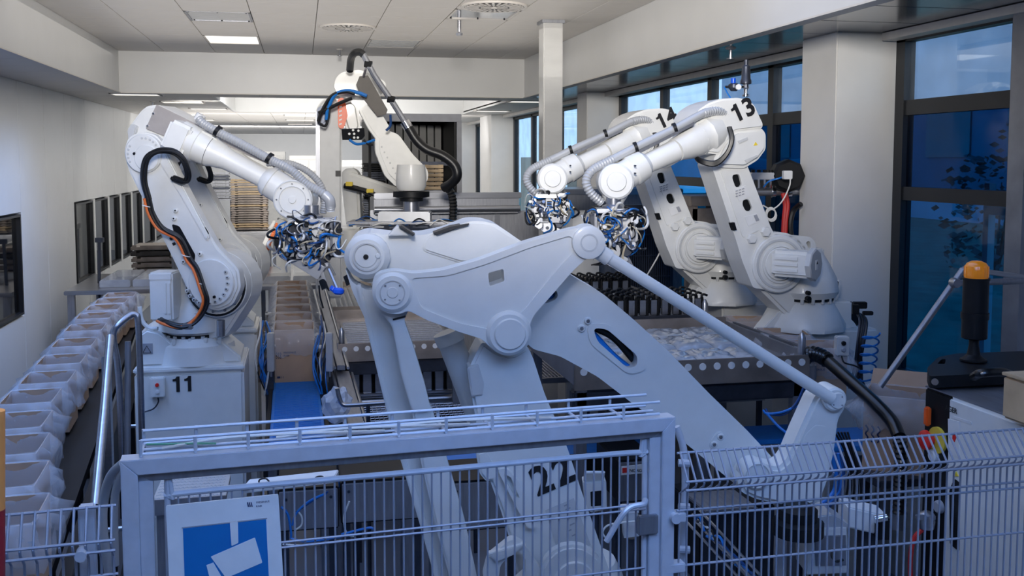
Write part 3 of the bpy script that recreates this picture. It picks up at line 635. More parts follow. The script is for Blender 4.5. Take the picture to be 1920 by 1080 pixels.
# ---- robots "13" and "14" by the windows (same build, own place)
def gripper(name, label, x, y, D, w, h, seed, jaw=True, loops=46):
    """tool with plates, valve block and a tangle of hoses; x, y photo position of its middle, w, h in metres"""
    rg = random.Random(seed); c = P(x, y, D)
    t = thing(name, label, 'gripper', c); e = CR; f = -CF
    def at(a, b, d=0): return c + e * (a * w / 2) + CZ * (b * h / 2) + f * d
    obj('top_plate', obox(at(0, .62), e * w * .30, CZ * .012, f * .10, .004), 'aluminium', t)
    obj('flange', lathe(at(0, .64), (0, 0, 1), [(0, .07), (.02, .07), (.03, .045), (h * .19, .045)], 24), 'steel', t)
    obj('core', obox(at(0, .08, -.04), e * w * .38, CZ * h * .24, f * .06, .01), 'steel_dark', t)
    for k in range(3): q_ = rg.uniform(-.5, .5); obj('side_block', obox(at(rg.uniform(-.6, .6), rg.uniform(-.15, .4), .04), (e * cos(q_) + CZ * sin(q_)) * w * rg.uniform(.1, .16), (CZ * cos(q_) - e * sin(q_)) * h * rg.uniform(.04, .07), f * .04, .004), rg.choice(['aluminium', 'steel_dull']), t)
    bl = obj('rail_block', obox(at(.05, .02), e * w * .36, CZ * h * .09, f * .06, .006), 'aluminium', t)
    for k in range(4): obj('rail_screw', cyl(at(-.22 + k * .18, .02, .061), at(-.22 + k * .18, .02, .068), .008, seg=8), 'steel_dark', bl)
    vb = obj('valve_block', obox(at(.12, .30), e * w * .14, CZ * h * .13, f * .08, .003), 'label_white', t)
    for k in range(6): obj('valve', obox(at(-.02, .19 + k * .045, .085), e * w * .05, CZ * h * .008, f * .01, .001), 'black_plastic' if k % 2 else 'cable_blue', vb)
    for sg in (-1, 1):
        obj('side_plate', obox(at(.62 * sg, .12), e * .008, CZ * h * .22, f * .09, .003), 'steel', t)
        obj('air_cylinder', cyl(at(.45 * sg, .30, .05), at(.30 * sg, -.18, .07), .022, seg=14, bev=.004), 'steel_dull', t)
    for k in range(7):
        a, b = rg.uniform(-.65, .65), rg.uniform(-.35, .55)
        obj('fitting', cyl(at(a, b, .06), at(a + rg.uniform(-.1, .1), b + rg.uniform(-.12, .12), .13), .014, seg=8, bev=.003), rg.choice(['chrome', 'steel_dark', 'label_white', 'black_plastic']), t)
    if jaw:
        ax = (e * .8 - CZ * .5).normalized(); ay = (e * .5 + CZ * .8).normalized()
        j = obj('jaw_block', obox(at(-.1, -.55, .03), ax * w * .25, ay * h * .10, f * .05, .004), 'aluminium', t)
        obj('jaw_screw', cyl(at(-.1, -.55, .08), at(-.1, -.55, .088), .012, seg=10), 'steel_dark', j)
        obj('finger', obox(at(.25, -.62, .05), (e * .35 - CZ).normalized() * h * .20, e * .012, f * .01, .003), 'aluminium', t)
        obj('finger', obox(at(.38, -.50, .0), (e * .5 - CZ).normalized() * h * .22, e * .018, f * .012, .003), 'steel', t)
        obj('roller', cyl(at(.38, -.38, .08), at(.38, -.38, -.02), .035, seg=18, bev=.004), 'steel_dark', t)
    cols = ['cable_blue', 'cable_navy', 'cable_black', 'cable_white', 'cable_beige', 'cable_black', 'cable_white', 'steel']
    def inside():
        a = rg.uniform(0, 2 * pi); r_ = sqrt(rg.uniform(0, 1)); return r_ * cos(a), .14 + r_ * .58 * sin(a)
    for k in range(loops):
        p0 = inside(); L_ = rg.uniform(.25, .75); a = rg.uniform(0, 2 * pi); p1 = (max(-1.05, min(1.05, p0[0] + L_ * cos(a))), max(-.75, min(.72, p0[1] + L_ * sin(a)))); bu = rg.uniform(-.25, .25)
        m1 = (p0[0] * .65 + p1[0] * .35 + bu * sin(a), p0[1] * .65 + p1[1] * .35 - bu * cos(a)); m2 = (p0[0] * .3 + p1[0] * .7 + bu * sin(a), p0[1] * .3 + p1[1] * .7 - bu * cos(a))
        d0, d1, dm = rg.uniform(.0, .10), rg.uniform(.0, .10), rg.uniform(.08, .17)
        obj('cable', tube([at(p0[0], p0[1], d0), at(m1[0], m1[1], dm), at(m2[0], m2[1], dm), at(p1[0], p1[1], d1)], rg.choice([.0035, .0045, .006, .008]), 6, 5), rg.choice(cols), t)
    for k in range(6):
        p0 = inside(); obj('connector', obox(at(p0[0], p0[1], .10), e * rg.uniform(.012, .03), CZ * rg.uniform(.008, .02), f * .015, .003), rg.choice(['label_white', 'cable_beige', 'black_plastic', 'steel']), t)
    for k in range(3):
        sg = rg.choice([-1, 1]); x_ = .85 * sg; obj('hanging_hose', tube([at(x_, .45, .02), at(x_ * 1.15, .1, .06), at(x_ * (1 - .1 * k), -.35, .05), at(x_ * .5, -.55, .03)], .006, 6), ['cable_navy', 'cable_blue', 'cable_black'][k], t)
    return t

def robotR(T, D, num, tx, sc):
    def q(x, y): return T(x, y)
    def qs(l): return [T(x, y) for x, y in l]
    def P3(x, y, d=0): X, Y = T(x, y); return P(X, Y, D + d * sc)
    class PL(Pl):
        def m(s, x, y, off=0): return Pl.m(s, *T(x, y), off * sc)
        def r(s): return sc
    x0, y0 = T(1460, 495); pl = PL.__new__(PL); Pl.__init__(pl, x0, y0, D, 14); pl.n = pl.n
    def ppx(l, off, th, holes=(), b=.006, seg=2): return pp(pl, l, off, th * sc, holes, b * sc, seg)
    def dsc(x, y, r, off, th, b=.004, seg=32): c = pl.m(x, y, off); rr = r * T.s * D / FPX; return lathe(c, -pl.n, [(0, rr - b), (b, rr), (th * sc, rr)], seg)
    def rgm(x, y, r1, r2, off, th): c = pl.m(x, y, off); k = T.s * D / FPX; return lathe(c, -pl.n, [(th * sc, r2 * k), (0, r2 * k), (0, r1 * k), (th * sc, r1 * k)], 40, cap=False)
    bs = P3(1520, 620, .1)
    t = thing('handling_robot', tx, 'robot', (bs.x, bs.y, 0))
    base_z = P3(1520, 617, .05).z
    cc = P3(1505, 600, .12)
    # pedestal and foot
    ped = obj('pedestal', obox(V((P3(1545, 620, .25).x, P3(1545, 620, .25).y, base_z / 2)), V((.24 * sc, 0, 0)), V((0, .24 * sc, 0)), V((0, 0, base_z / 2)), .015), 'robot_white', t)
    obj('foot', lathe((cc.x, cc.y, base_z), (0, 0, 1), [(0, .27 * sc), (.03 * sc, .27 * sc), (.16 * sc, .20 * sc), (.19 * sc, .17 * sc)], 10), 'robot_white', t)
    for s, m_ in ((-1, 1), (1, 1)):
        obj('foot_corner', prism([cc + V((s * .14 * sc, -.10 * sc, base_z - cc.z)), cc + V((s * .33 * sc, -.10 * sc, base_z - cc.z)), cc + V((s * .30 * sc, -.10 * sc, base_z - cc.z + .04)), cc + V((s * .16 * sc, -.10 * sc, base_z - cc.z + .17 * sc))], V((0, .12 * sc, 0)), b=.006), 'robot_white', t)
    obj('gear_ring', lathe((cc.x, cc.y, base_z + .185 * sc), (0, 0, 1), [(0, .19 * sc), (.02 * sc, .19 * sc)], 36), 'black_plastic', t)
    obj('ring_bolts', J(*[cyl((cc.x + .185 * sc * cos(a), cc.y + .185 * sc * sin(a), base_z + .17 * sc), (cc.x + .185 * sc * cos(a), cc.y + .185 * sc * sin(a), base_z + .2 * sc), .012 * sc, seg=8) for a in [2 * pi * k / 18 for k in range(18)]]), 'robot_grey', t)['kind'] = 'stuff'
    sb = P3(1560, 590, .18); obj('side_box', obox(sb, V((.07 * sc, 0, 0)), V((0, .12 * sc, 0)), V((0, 0, .10 * sc)), .01), 'robot_white', t)
    cb = P3(1590, 588, .18); obj('connector_box', obox(cb, V((.04 * sc, 0, 0)), V((0, .07 * sc, 0)), V((0, 0, .075 * sc)), .01), 'black_plastic', t)
    hk = obj('hook', tube([P3(1551, 562, .1), P3(1566, 558, .1), P3(1571, 545, .1), P3(1572, 525, .1)], .016 * sc, 8), 'robot_white', t)
    obj('hook_pad', obox(P3(1566, 535, .08), CR * .015 * sc, CF * .02 * sc, CZ * .028 * sc, .004), 'black_plastic', hk)
    # turret
    tu = obj('turret', lathe((cc.x, cc.y, base_z + .2 * sc), (0, 0, 1), [(0, .19 * sc), (.04 * sc, .215 * sc), (.12 * sc, .2 * sc), (.2 * sc, .16 * sc), (.3 * sc, .10 * sc)], 36), 'robot_white', t)
    obj('lift_lug', J(*[dsc(x, y, r, .16, .03) for x, y, r in ((1518, 550, 4), (1518, 561, 5))]), 'black_plastic', tu)
    obj('shoulder', ppx(rnd(hull([(1462, 495, 60), (1500, 560, 40)]), 4), .06, .22, b=.02), 'robot_white', t, ang=50)
    obj('shoulder_ear', ppx(rnd([(1470, 440), (1520, 444), (1530, 455), (1530, 500), (1490, 500)], 8), .04, .08, [hull([(1516, 456, 4), (1518, 463, 3)], 8)], .008), 'robot_white', t)
    gh = obj('gear_housing', dsc(1462, 495, 54, .12, .10, .008, 48), 'robot_white', t)
    obj('housing_ring', rgm(1462, 495, 46, 42, .128, .03), 'robot_grey', gh); obj('housing_ring', rgm(1464, 495, 36, 32, .132, .03), 'robot_white', gh)
    obj('housing_cap', dsc(1464, 495, 31, .135, .05), 'robot_white', gh)
    mc = pl.m(1490, 494, .22); k = T.s * D / FPX
    ax = (pl.n * .8 + pl.e * .62).normalized(); ay = (pl.e * .8 - pl.n * .62).normalized()
    mo = obj('motor', obox(mc, ax * .12 * sc, ay * .075 * sc, CZ * .078 * sc, .02 * sc, 2), 'robot_white', t)
    obj('motor_end', lathe(mc + ax * .12 * sc, ax, [(-.02 * sc, .098 * sc), (.008 * sc, .098 * sc), (.014 * sc, .09 * sc)], 8), 'robot_grey', mo)
    for z in (-.035, 0, .035): obj('motor_fin', obox(mc - ay * .078 * sc + CZ * z * sc - ax * .02 * sc, ax * .07 * sc, ay * .006 * sc, CZ * .010 * sc, .002), 'robot_white', mo)
    obj('motor_label', obox(mc + ax * .135 * sc, ax * .0015, ay * .016 * sc, CZ * .028 * sc), 'label_white', mo)
    tri_o = mc + ax * .138 * sc; obj('label_mark', prism([tri_o + CZ * .022 * sc, tri_o + ay * .010 * sc + CZ * .005 * sc, tri_o - ay * .010 * sc + CZ * .005 * sc], ax * .001), 'ink', mo)
    obj('rear_motor', obox(P3(1522, 482, .22), CR * .06 * sc, CF * .07 * sc, CZ * .06 * sc, .01), 'robot_grey', t)
    obj('socket', lathe(P3(1530, 474, .1), -CF, [(0, .022 * sc), (.02 * sc, .022 * sc), (.03 * sc, .012 * sc)], 12), 'chrome', t)
    # lower arm, window-side face with two openings
    h1 = rnd([(1374, 328), (1386, 326), (1391, 346), (1387, 351), (1379, 351), (1373, 334)], 5); h2 = rnd([(1393, 375), (1404, 373), (1411, 390), (1408, 396), (1398, 396), (1392, 384)], 5)
    lo = obj('lower_arm', ppx(rnd([(1333, 306), (1360, 300), (1398, 302), (1446, 428), (1470, 470), (1450, 545), (1412, 540), (1392, 490), (1380, 450)], 6), .10, .20, [h1, h2], .012, 3), 'robot_white', t, ang=50)
    obj('arm_panel', ppx(rnd([(1350, 318), (1396, 312), (1441, 424), (1393, 446)], 5), .106, .02, [h1, h2], .004), 'robot_white', lo)
    for a, hh in ((1, h1), (2, h2)): obj('opening_shade', ppx([(x_, y_) for x_, y_ in hh], .082, .02, b=0), 'black_plastic', lo)  # black sheet standing in for the shade inside each opening
    obj('rating_label', ppx([(1377, 356), (1398, 348), (1407, 368), (1386, 378)], .109, .004, b=0), 'label_white', lo)
    obj('data_label', ppx([(1396, 407), (1419, 400), (1425, 415), (1403, 424)], .109, .004, b=0), 'label_white', lo)
    obj('data_code', ppx([(1413, 404), (1419, 402), (1424, 413), (1418, 415)], .112, .002, b=0), 'label_grey', lo)
    obj('label_lines', J(*[ppx([(1379 + i * 6, 358 + j * 5 - i * 2), (1383 + i * 6, 356.6 + j * 5 - i * 2), (1384 + i * 6, 358 + j * 5 - i * 2), (1380 + i * 6, 359.4 + j * 5 - i * 2)], .112, .002, b=0) for i in range(3) for j in range(3)]), 'label_grey', lo)['kind'] = 'stuff'
    for x, y in ((1412, 448), (1438, 435)): obj('arm_nut', lathe(pl.m(x, y, .13), -pl.n, [(0, .026 * sc), (.006, .03 * sc), (.05 * sc, .03 * sc)], 6), 'robot_white', lo)
    obj('arm_stop', ppx([(1371, 418), (1378, 417), (1382, 431), (1376, 432)], .13, .04, b=.003), 'black_plastic', lo)
    # elbow housing with the number
    hs = [(1302, 222), (1312, 205), (1330, 193), (1352, 185), (1385, 183), (1404, 187), (1416, 197), (1424, 215), (1432, 232), (1431, 240), (1378, 246), (1350, 290), (1318, 286), (1300, 262)]
    ho = obj('elbow_housing', ppx(rnd(hs, 6), .14, .32, b=.025, seg=4), 'robot_white', t, ang=50)
    ls = [(1372, 250), (1384, 243), (1430, 239), (1439, 250), (1439, 280), (1424, 300), (1398, 316), (1352, 314), (1340, 300), (1356, 270)]
    lc = obj('motor_cover', ppx(rnd(ls, 6), .145, .30, b=.022, seg=4), 'robot_white', t, ang=50)
    for l_ in ([(1383, 264), (1402, 257), (1403, 262), (1386, 270)], [(1396, 300), (1420, 290), (1422, 294), (1400, 305)]): obj('grip_recess', ppx(rnd(l_, 1.5), .150, .02, b=.002), 'robot_grey', lc)
    obj('warning_sign', ppx([(1413, 273), (1417, 266), (1421, 272)], .1475, .004, b=0), 'warn_yellow', lc)
    ex, ey = rot2(pl, 27)
    number(num, pl.m(1380, 231, .1435), ex, ey, .150 * sc, 'ink', ho)
    # upper arm: drum, cone, tube, wrist
    A = P3(1334, 246, -.16); B = P3(1262, 284, -.34); E_ = P3(1190, 318, -.44); Wp = P3(1153, 340, -.48); d = (B - A).normalized(); L = (B - A).length
    dr = obj('arm_drum', lathe(A, d, [(-.03 * sc, .09 * sc), (-.01 * sc, .118 * sc), (.08 * sc, .124 * sc), (.10 * sc, .108 * sc), (.14 * sc, .105 * sc)], 12), 'robot_white', t)
    obj('arm_cone', lathe(A + d * .13 * sc, d, [(0, .103 * sc), (.08 * sc, .094 * sc), (.16 * sc, .072 * sc), (.19 * sc, .068 * sc)], 32), 'robot_white', dr)
    for k_ in range(4): a = .6 * k_ - .9; u, w_, _ = basis(d); obj('drum_facet', obox(A + d * .05 * sc + (u * cos(a) + w_ * sin(a)) * .118 * sc, d * .03 * sc, (u * -sin(a) + w_ * cos(a)) * .022 * sc, (u * cos(a) + w_ * sin(a)) * .01, .004), 'robot_white', dr)
    obj('arm_tube', lathe(A + d * .32 * sc, (E_ - (A + d * .32 * sc)), [(0, .066 * sc), ((E_ - (A + d * .32 * sc)).length, .055 * sc)], 12), 'robot_white', t)
    d2 = (Wp - E_).normalized()
    wh = obj('wrist_housing', lathe(E_ - d2 * .03, d2, [(-.06 * sc, .056 * sc), (-.03 * sc, .085 * sc), (.05 * sc, .092 * sc), (.06 * sc, .084 * sc), (.18 * sc, .086 * sc)], 14), 'robot_white', t)
    for s_ in (-1, 1): obj('wrist_screw', dsc(1192, 318 + 7 * s_, 1.4, .34, .02, .001, 8), 'steel_dark', wh)
    n2 = -CF; hd = obj('wrist_head', lathe(Wp + n2 * .09 * sc, -n2, [(0, .088 * sc), (.012 * sc, .10 * sc), (.13 * sc, .104 * sc), (.17 * sc, .09 * sc)], 40), 'robot_white', t)
    obj('head_cap', lathe(Wp + n2 * .10 * sc, -n2, [(0, .052 * sc), (.006, .056 * sc), (.03, .056 * sc)], 30), 'robot_white', hd)
    obj('wrist_neck', lathe(Wp - CZ * .08 * sc, (0, 0, -1), [(0, .075 * sc), (.04 * sc, .05 * sc), (.07 * sc, .04 * sc), (.10 * sc, .04 * sc)], 28), 'robot_white', hd)
    # hose on its rail, cables at the elbow
    hz = [(1368, 238), (1366, 224), (1358, 213), (1342, 208), (1318, 213), (1262, 243), (1205, 270), (1150, 298), (1112, 318), (1099, 340), (1108, 362), (1128, 380)]
    dd = [-.17, -.2, -.22, -.26, -.3, -.36, -.42, -.46, -.5, -.52, -.52, -.5]
    hp = [P3(x, y, v) for (x, y), v in zip(hz, dd)]
    obj('hose', tube(hp[3:9], .024 * sc, 12), 'hose_grey', t)
    obj('corrugated_hose', tube(hp[:5], .027 * sc, 12, corr=.018), 'hose_grey', t); obj('corrugated_hose', tube(hp[7:], .027 * sc, 12, corr=.018), 'hose_grey', t)
    rl = obj('hose_rail', obox((P3(1300, 232, -.32) + P3(1188, 290, -.42)) / 2, (P3(1300, 232, -.32) - P3(1188, 290, -.42)) / 2, CF * .03 * sc, CZ * .010 * sc, .002), 'steel_dull', t)
    for x, y, v in ((1265, 240, -.36), (1192, 276, -.43)): obj('hose_clamp', cyl(P3(x - 3, y + 1, v), P3(x + 3, y - 1, v), .031 * sc, seg=14), 'black_plastic', rl)
    for k_, (m_, o_) in enumerate((('cable_black', 0), ('cable_black', 5), ('cable_black', 9))):
        obj('cable', tube([P3(1366 + o_ * .3, 238, -.34), P3(1371 + o_ * .3, 262, -.36), P3(1362, 287 + o_ * .5, -.36), P3(1340, 304 + o_ * .6, -.34), P3(1310, 298 + o_ * .4, -.3), P3(1300, 285, -.15)], .011 * sc, 8), m_, t)
    for k_ in range(5):
        o_ = k_ * 4
        obj('cable', tube([P3(1522 + k_, 490, .05), P3(1532 - o_ * .3, 505, .02), P3(1525 - o_, 530, 0), P3(1538 - o_ * .5, 552, .05), P3(1543, 535, .1), P3(1540 + k_, 505, .12), P3(1530, 478, .1)][(k_ % 2):], .010 * sc, 8), 'cable_black' if k_ != 3 else 'cable_orange', t)
    return t
class TT:
    def __init__(s, a, b, x, y, sx, sy): s.v = (a, b, x, y, sx, sy); s.s = (sx + sy) / 2
    def __call__(s, X, Y): a, b, x, y, sx, sy = s.v; return (x + (X - a) * sx, y + (Y - b) * sy)
robotR(TT(0, 0, 0, 0, 1, 1), 6.45, '13', 'white jointed robot arm numbered 13 on a pedestal beside the near pillar', 1.055)
robotR(TT(1460, 495, 1310, 465, .895, .84), 7.5, '14', 'white jointed robot arm numbered 14, standing behind the one numbered 13', 1.05)
gripper('tool_gripper', 'cable-covered gripper hanging from the wrist of the arm numbered 13', 1150, 440, 5.9, .36, .47, 5, loops=60)
gripper('tool_gripper', 'gripper with a white valve block under the wrist of the arm numbered 14', 1030, 398, 7.0, .33, .38, 9)

# ---- robots "11" and "12" at the left
def robotL(T, D, sc, num, label, full=True):
    def P3(x, y, d=0): X, Y = T(x, y); return P(X, Y, D + d * sc)
    class PL(Pl):
        def m(s, x, y, off=0): return Pl.m(s, *T(x, y), off * sc)
    pl = PL.__new__(PL); Pl.__init__(pl, *T(405, 530), D, -8)
    def ppx(l, off, th, holes=(), b=.006, seg=2): return pp(pl, l, off, th * sc, holes, b * sc, seg)
    def dsc(x, y, r, off, th, b=.004, seg=32): c = pl.m(x, y, off); rr = r * T.s * D / FPX; return lathe(c, -pl.n, [(0, rr - b), (b, rr), (th * sc, rr)], seg)
    def rgm(x, y, r1, r2, off, th): c = pl.m(x, y, off); k = T.s * D / FPX; return lathe(c, -pl.n, [(th * sc, r2 * k), (0, r2 * k), (0, r1 * k), (th * sc, r1 * k)], 44, cap=False)
    bc = P3(365, 690, .25); bz = P3(365, 690, -.1).z
    t = thing('handling_robot', label, 'robot', (bc.x, bc.y, 0))
    ped = obj('pedestal', obox((bc.x, bc.y, (bz - .036) / 2), V((.345 * sc, 0, 0)), V((0, .32 * sc, 0)), V((0, 0, (bz - .036) / 2)), .02), 'robot_white', t)
    obj('pedestal_plate', obox((bc.x, bc.y, bz - .018), V((.35 * sc, 0, 0)), V((0, .325 * sc, 0)), V((0, 0, .018)), .010), 'robot_white', t)
    fy = bc.y - .32 * sc
    if num:
        number(num, V((PY(323, 735, fy).x, fy - .001, PY(323, 735, fy).z)), V((1, 0, 0)), CZ, .145, 'ink', ped)
        b0 = PY(297, 724, fy); sb = obj('switch_box', box(b0.x - .045, b0.x + .045, fy - .05, fy, b0.z - .065, b0.z + .065, .006), 'robot_white', ped)
        obj('red_button', cyl((b0.x, fy - .065, b0.z + .02), (b0.x, fy - .05, b0.z + .02), .012, seg=12), 'red_plastic', sb)
        obj('white_button', cyl((b0.x, fy - .06, b0.z - .025), (b0.x, fy - .05, b0.z - .025), .012, seg=12), 'label_white', sb)
        obj('cable', tube([(b0.x, fy - .03, b0.z - .065), (b0.x, fy - .03, b0.z - .1), (b0.x - .03, fy - .03, b0.z - .14), (b0.x - .09, fy - .03, b0.z - .16)], .005, 6), 'steel_dark', ped)
    # cast foot
    f0 = bc.y - .24 * sc
    ft = obj('foot', prism([V((bc.x + a * sc, f0, bz + h * sc)) for a, h in ((-.33, 0), (-.33, .20), (-.27, .24), (-.20, .22), (-.12, .15), (.10, .15), (.20, .15), (.32, .04), (.32, 0))], V((0, .45 * sc, 0)), b=.012, seg=3), 'robot_white', t)
    obj('foot_bulge', lathe((bc.x + .02, bc.y - .06, bz), (0, 0, 1), [(0, .27 * sc), (.12 * sc, .25 * sc), (.17 * sc, .2 * sc)], 32), 'robot_white', ft)
    for a in (-.1, 0.0, .1, .19): obj('foot_rib', obox((bc.x + a * sc, f0 + .02, bz + .155 * sc), V((.012, 0, 0)), V((0, .05, 0)), V((0, 0, .02 * sc)), .004), 'robot_white', ft)
    obj('warning_panel', box(bc.x - .31 * sc, bc.x - .235 * sc, f0 - .003, f0, bz + .08 * sc, bz + .15 * sc), 'label_grey', ft)
    w0 = V((bc.x - .272 * sc, f0 - .006, bz + .09 * sc)); obj('warning_triangle', J(*[tube([w0 + V((a * sc, 0, h * sc)) for a, h in ((-.026, 0), (0, .046), (.026, 0), (-.026, 0))], .0022, 6, sm=False)]), 'ink', ft)
    obj('ring_bolts', J(*[cyl((bc.x + .02 + .2 * sc * cos(a), bc.y - .05 + .2 * sc * sin(a), bz + .15 * sc), (bc.x + .02 + .2 * sc * cos(a), bc.y - .05 + .2 * sc * sin(a), bz + .185 * sc), .013 * sc, seg=8) for a in [2 * pi * k / 20 for k in range(20)]]), 'robot_grey', t)['kind'] = 'stuff'
    tu = obj('turret', lathe((bc.x + .02, bc.y - .04, bz + .18 * sc), (0, 0, 1), [(0, .2 * sc), (.02 * sc, .2 * sc), (.03 * sc, .24 * sc), (.10 * sc, .24 * sc), (.18 * sc, .2 * sc), (.3 * sc, .12 * sc)], 40), 'robot_white', t)
    obj('turret_gap', lathe((bc.x + .02, bc.y - .04, bz + .17 * sc), (0, 0, 1), [(0, .205 * sc), (.02 * sc, .205 * sc)], 36), 'black_plastic', tu)
    obj('shoulder', ppx(rnd(hull([(405, 535, 66), (350, 560, 30), (395, 602, 38)]), 5), -.05, .22, b=.02), 'robot_white', t, ang=50)
    pt = obj('shoulder_post', cyl(P3(414, 600, -.1), P3(414, 630, -.1), .026 * sc, seg=16), 'steel', t)
    m0 = P3(311, 556, -.02); mo = obj('motor', obox(m0, CR * .075 * sc, CF * .09 * sc, CZ * .15 * sc, .012), 'robot_white', t)
    obj('motor_cap', obox(m0 + CZ * .14 * sc, CR * .078 * sc, CF * .093 * sc, CZ * .028 * sc, .01), 'robot_white', mo)
    obj('motor_rib', J(*[obox(m0 + CR * a * sc - CF * .092 * sc, CR * .006, CF * .006, CZ * .10 * sc, .002) for a in (.03, .055)]), 'robot_white', mo)['kind'] = 'stuff'
    gh = obj('gear_disc', dsc(404, 535, 61, .02, .1, .006, 56), 'robot_white', t)
    obj('dark_ring', rgm(404, 535, 59, 55, .025, .03), 'black_rubber', gh)
    obj('disc_bolts', J(*[dsc(404 + 50 * cos(radians(a)), 535 + 50 * sin(radians(a)), 2.6, .027, .02, .001, 10) for a in range(-60, 150, 26)]), 'steel_dull', gh)['kind'] = 'stuff'
    # lower arm front face
    lo = obj('lower_arm', ppx(rnd([(230, 285), (238, 258), (262, 246), (290, 252), (308, 275), (333, 330), (362, 385), (405, 462), (446, 505), (450, 540), (435, 572), (408, 584), (378, 575), (352, 548), (325, 490), (285, 410), (240, 322)], 9), .12, .10, b=.016, seg=4), 'robot_white', t, ang=50)
    obj('channel', ppx(rnd([(322, 420), (336, 424), (366, 478), (364, 492), (348, 470), (326, 436)], 4), .123, .01, b=0), 'black_plastic', lo)
    obj('arm_rib', ppx(rnd([(292, 268), (304, 276), (352, 368), (392, 445), (386, 452), (340, 372), (285, 285)], 5), .135, .03, b=.008), 'robot_white', lo)
    obj('joint_disc', dsc(268, 288, 36, .145, .05, .006, 44), 'robot_white', lo)
    obj('disc_inner', dsc(274, 296, 24, .152, .03, .004), 'robot_white', lo)
    obj('joint_bolts', J(*[dsc(268 + 29 * cos(radians(a)), 288 + 29 * sin(radians(a)), 2.2, .150, .02, .001, 10) for a in (150, 165, 180, 195, 210, 265, 280, 295, 310, 325)]), 'robot_grey', lo)['kind'] = 'stuff'
    obj('pin_hole', dsc(251, 288, 2.6, .155, .02, .001, 12), 'black_plastic', lo)
    for hx, hy, hw in ((258, 312, 9), (378, 510, 16)): obj('opening', ppx(rnd([(hx - hw, hy + 3), (hx - hw * .4, hy - 7), (hx + hw, hy - 10), (hx + hw, hy - 2), (hx + hw * .5, hy + 6), (hx - hw * .8, hy + 8)], 4), .124, .01, b=0), 'black_plastic', lo)
    ld = obj('lower_disc', dsc(395, 530, 44, .14, .03, .006, 44), 'robot_white', lo)
    arc = [dsc(386 + 40 * cos(radians(a)), 528 + 42 * sin(radians(a)), 3.6, .148, .03, .002, 12) for a in range(-25, 160, 15)]
    obj('bolt_arc', J(*arc), 'robot_grey', ld)['kind'] = 'stuff'
    obj('bolt_heads', J(*[dsc(386 + 40 * cos(radians(a)), 528 + 42 * sin(radians(a)), 1.5, .151, .03, .001, 8) for a in range(-25, 160, 15)]), 'steel_dark', ld)['kind'] = 'stuff'
    obj('disc_plug', dsc(401, 557, 2.7, .152, .02, .001, 12), 'black_plastic', ld)
    for x, y in ((328, 395), (325, 410), (374, 476), (343, 491)): bo = obj('boss', dsc(x, y, 4.2, .138, .03), 'robot_white', lo); obj('boss_hole', dsc(x, y, 1.5, .141, .02, .0005, 8), 'black_plastic', bo)
    for x, y in ((320, 448), (325, 458)): obj('square_mark', ppx([(x - 3, y - 2), (x + 2, y - 4), (x + 5, y), (x, y + 3)], .124, .004, b=0), 'ink', lo)
    obj('side_opening', ppx(rnd([(378, 425), (384, 426), (391, 438), (388, 442), (381, 434)], 2), .125, .01, b=0), 'black_plastic', lo)
    # elbow housing
    ho = obj('elbow_housing', ppx(rnd([(236, 243), (250, 224), (263, 207), (275, 198), (294, 196), (330, 214), (352, 236), (345, 262), (322, 290), (300, 306), (262, 290), (255, 264), (240, 262)], 5), .06, .26, b=.018, seg=3), 'robot_white', t, ang=50)
    obj('housing_lug', ppx(rnd([(238, 244), (245, 232), (256, 236), (250, 262), (240, 262)], 3), .09, .10, b=.006), 'robot_grey', ho)
    if full:
        pltp = [(293, 196), (320, 209), (370, 234), (440, 268), (507, 299), (503, 307), (440, 280), (370, 248), (352, 238), (342, 234), (333, 234), (326, 240), (319, 260), (273, 241)]
        br = obj('cover_plate', ppx(rnd(pltp, 1.5), .075, .012, b=.002), 'plate_grey', t)
        for x, y in ((287, 213), (276, 236), (323, 232)): obj('plate_screw', dsc(x, y, 2.4, .083, .02, .002, 12), 'chrome', br)
    A = P3(338, 258, -.1); B = P3(410, 291, -.1); E_ = P3(505, 340, -.1); Wp = P3(556, 373, -.1); d = (B - A).normalized()
    obj('arm_block', obox(A + d * .01, d * .075 * sc, CF * .12 * sc, d.cross(CF) * .10 * sc, .02, 3), 'robot_white', t)
    dr = obj('arm_drum', lathe(A, d, [(0, .115 * sc), (.12 * sc, .112 * sc), (.125 * sc, .106 * sc), (.22 * sc, .10 * sc), (.24 * sc, .09 * sc), (.30 * sc, .078 * sc)], 36), 'robot_white', t)
    obj('drum_seam', lathe(A + d * .205 * sc, d, [(0, .102 * sc), (.003, .1025 * sc)], 36, cap=False), 'steel_dark', dr)
    obj('drum_ridge', obox(A + d * .17 * sc + CZ * .10 * sc - CF * .03, d * .10 * sc, CF * .02, CZ * .014, .006), 'robot_white', dr)
    obj('arm_tube', lathe(A + d * .29 * sc, E_ - (A + d * .29 * sc), [(0, .078 * sc), (.05 * sc, .068 * sc), ((E_ - A - d * .29 * sc).length, .060 * sc)], 28), 'robot_white', t)
    d2 = (Wp - E_).normalized()
    wh = obj('wrist_housing', lathe(E_ - d2 * .05 * sc, d2, [(0, .062 * sc), (.03 * sc, .095 * sc), (.06 * sc, .105 * sc), (.065 * sc, .098 * sc), (.2 * sc, .10 * sc)], 12), 'robot_white', t)
    hd = obj('wrist_head', lathe(Wp - CF * .12 * sc, CF, [(0, .118 * sc), (.008 * sc, .125 * sc), (.20 * sc, .125 * sc), (.22 * sc, .11 * sc)], 44), 'robot_white', t)
    k = .125 / 35
    for r1, r2, off in ((.120, .114, .126), (.086, .082, .127)): obj('head_ring', lathe(Wp - CF * off * sc, CF, [(.01, r2 * sc), (0, r2 * sc), (0, r1 * sc), (.01, r1 * sc)], 44, cap=False), 'robot_grey', hd)
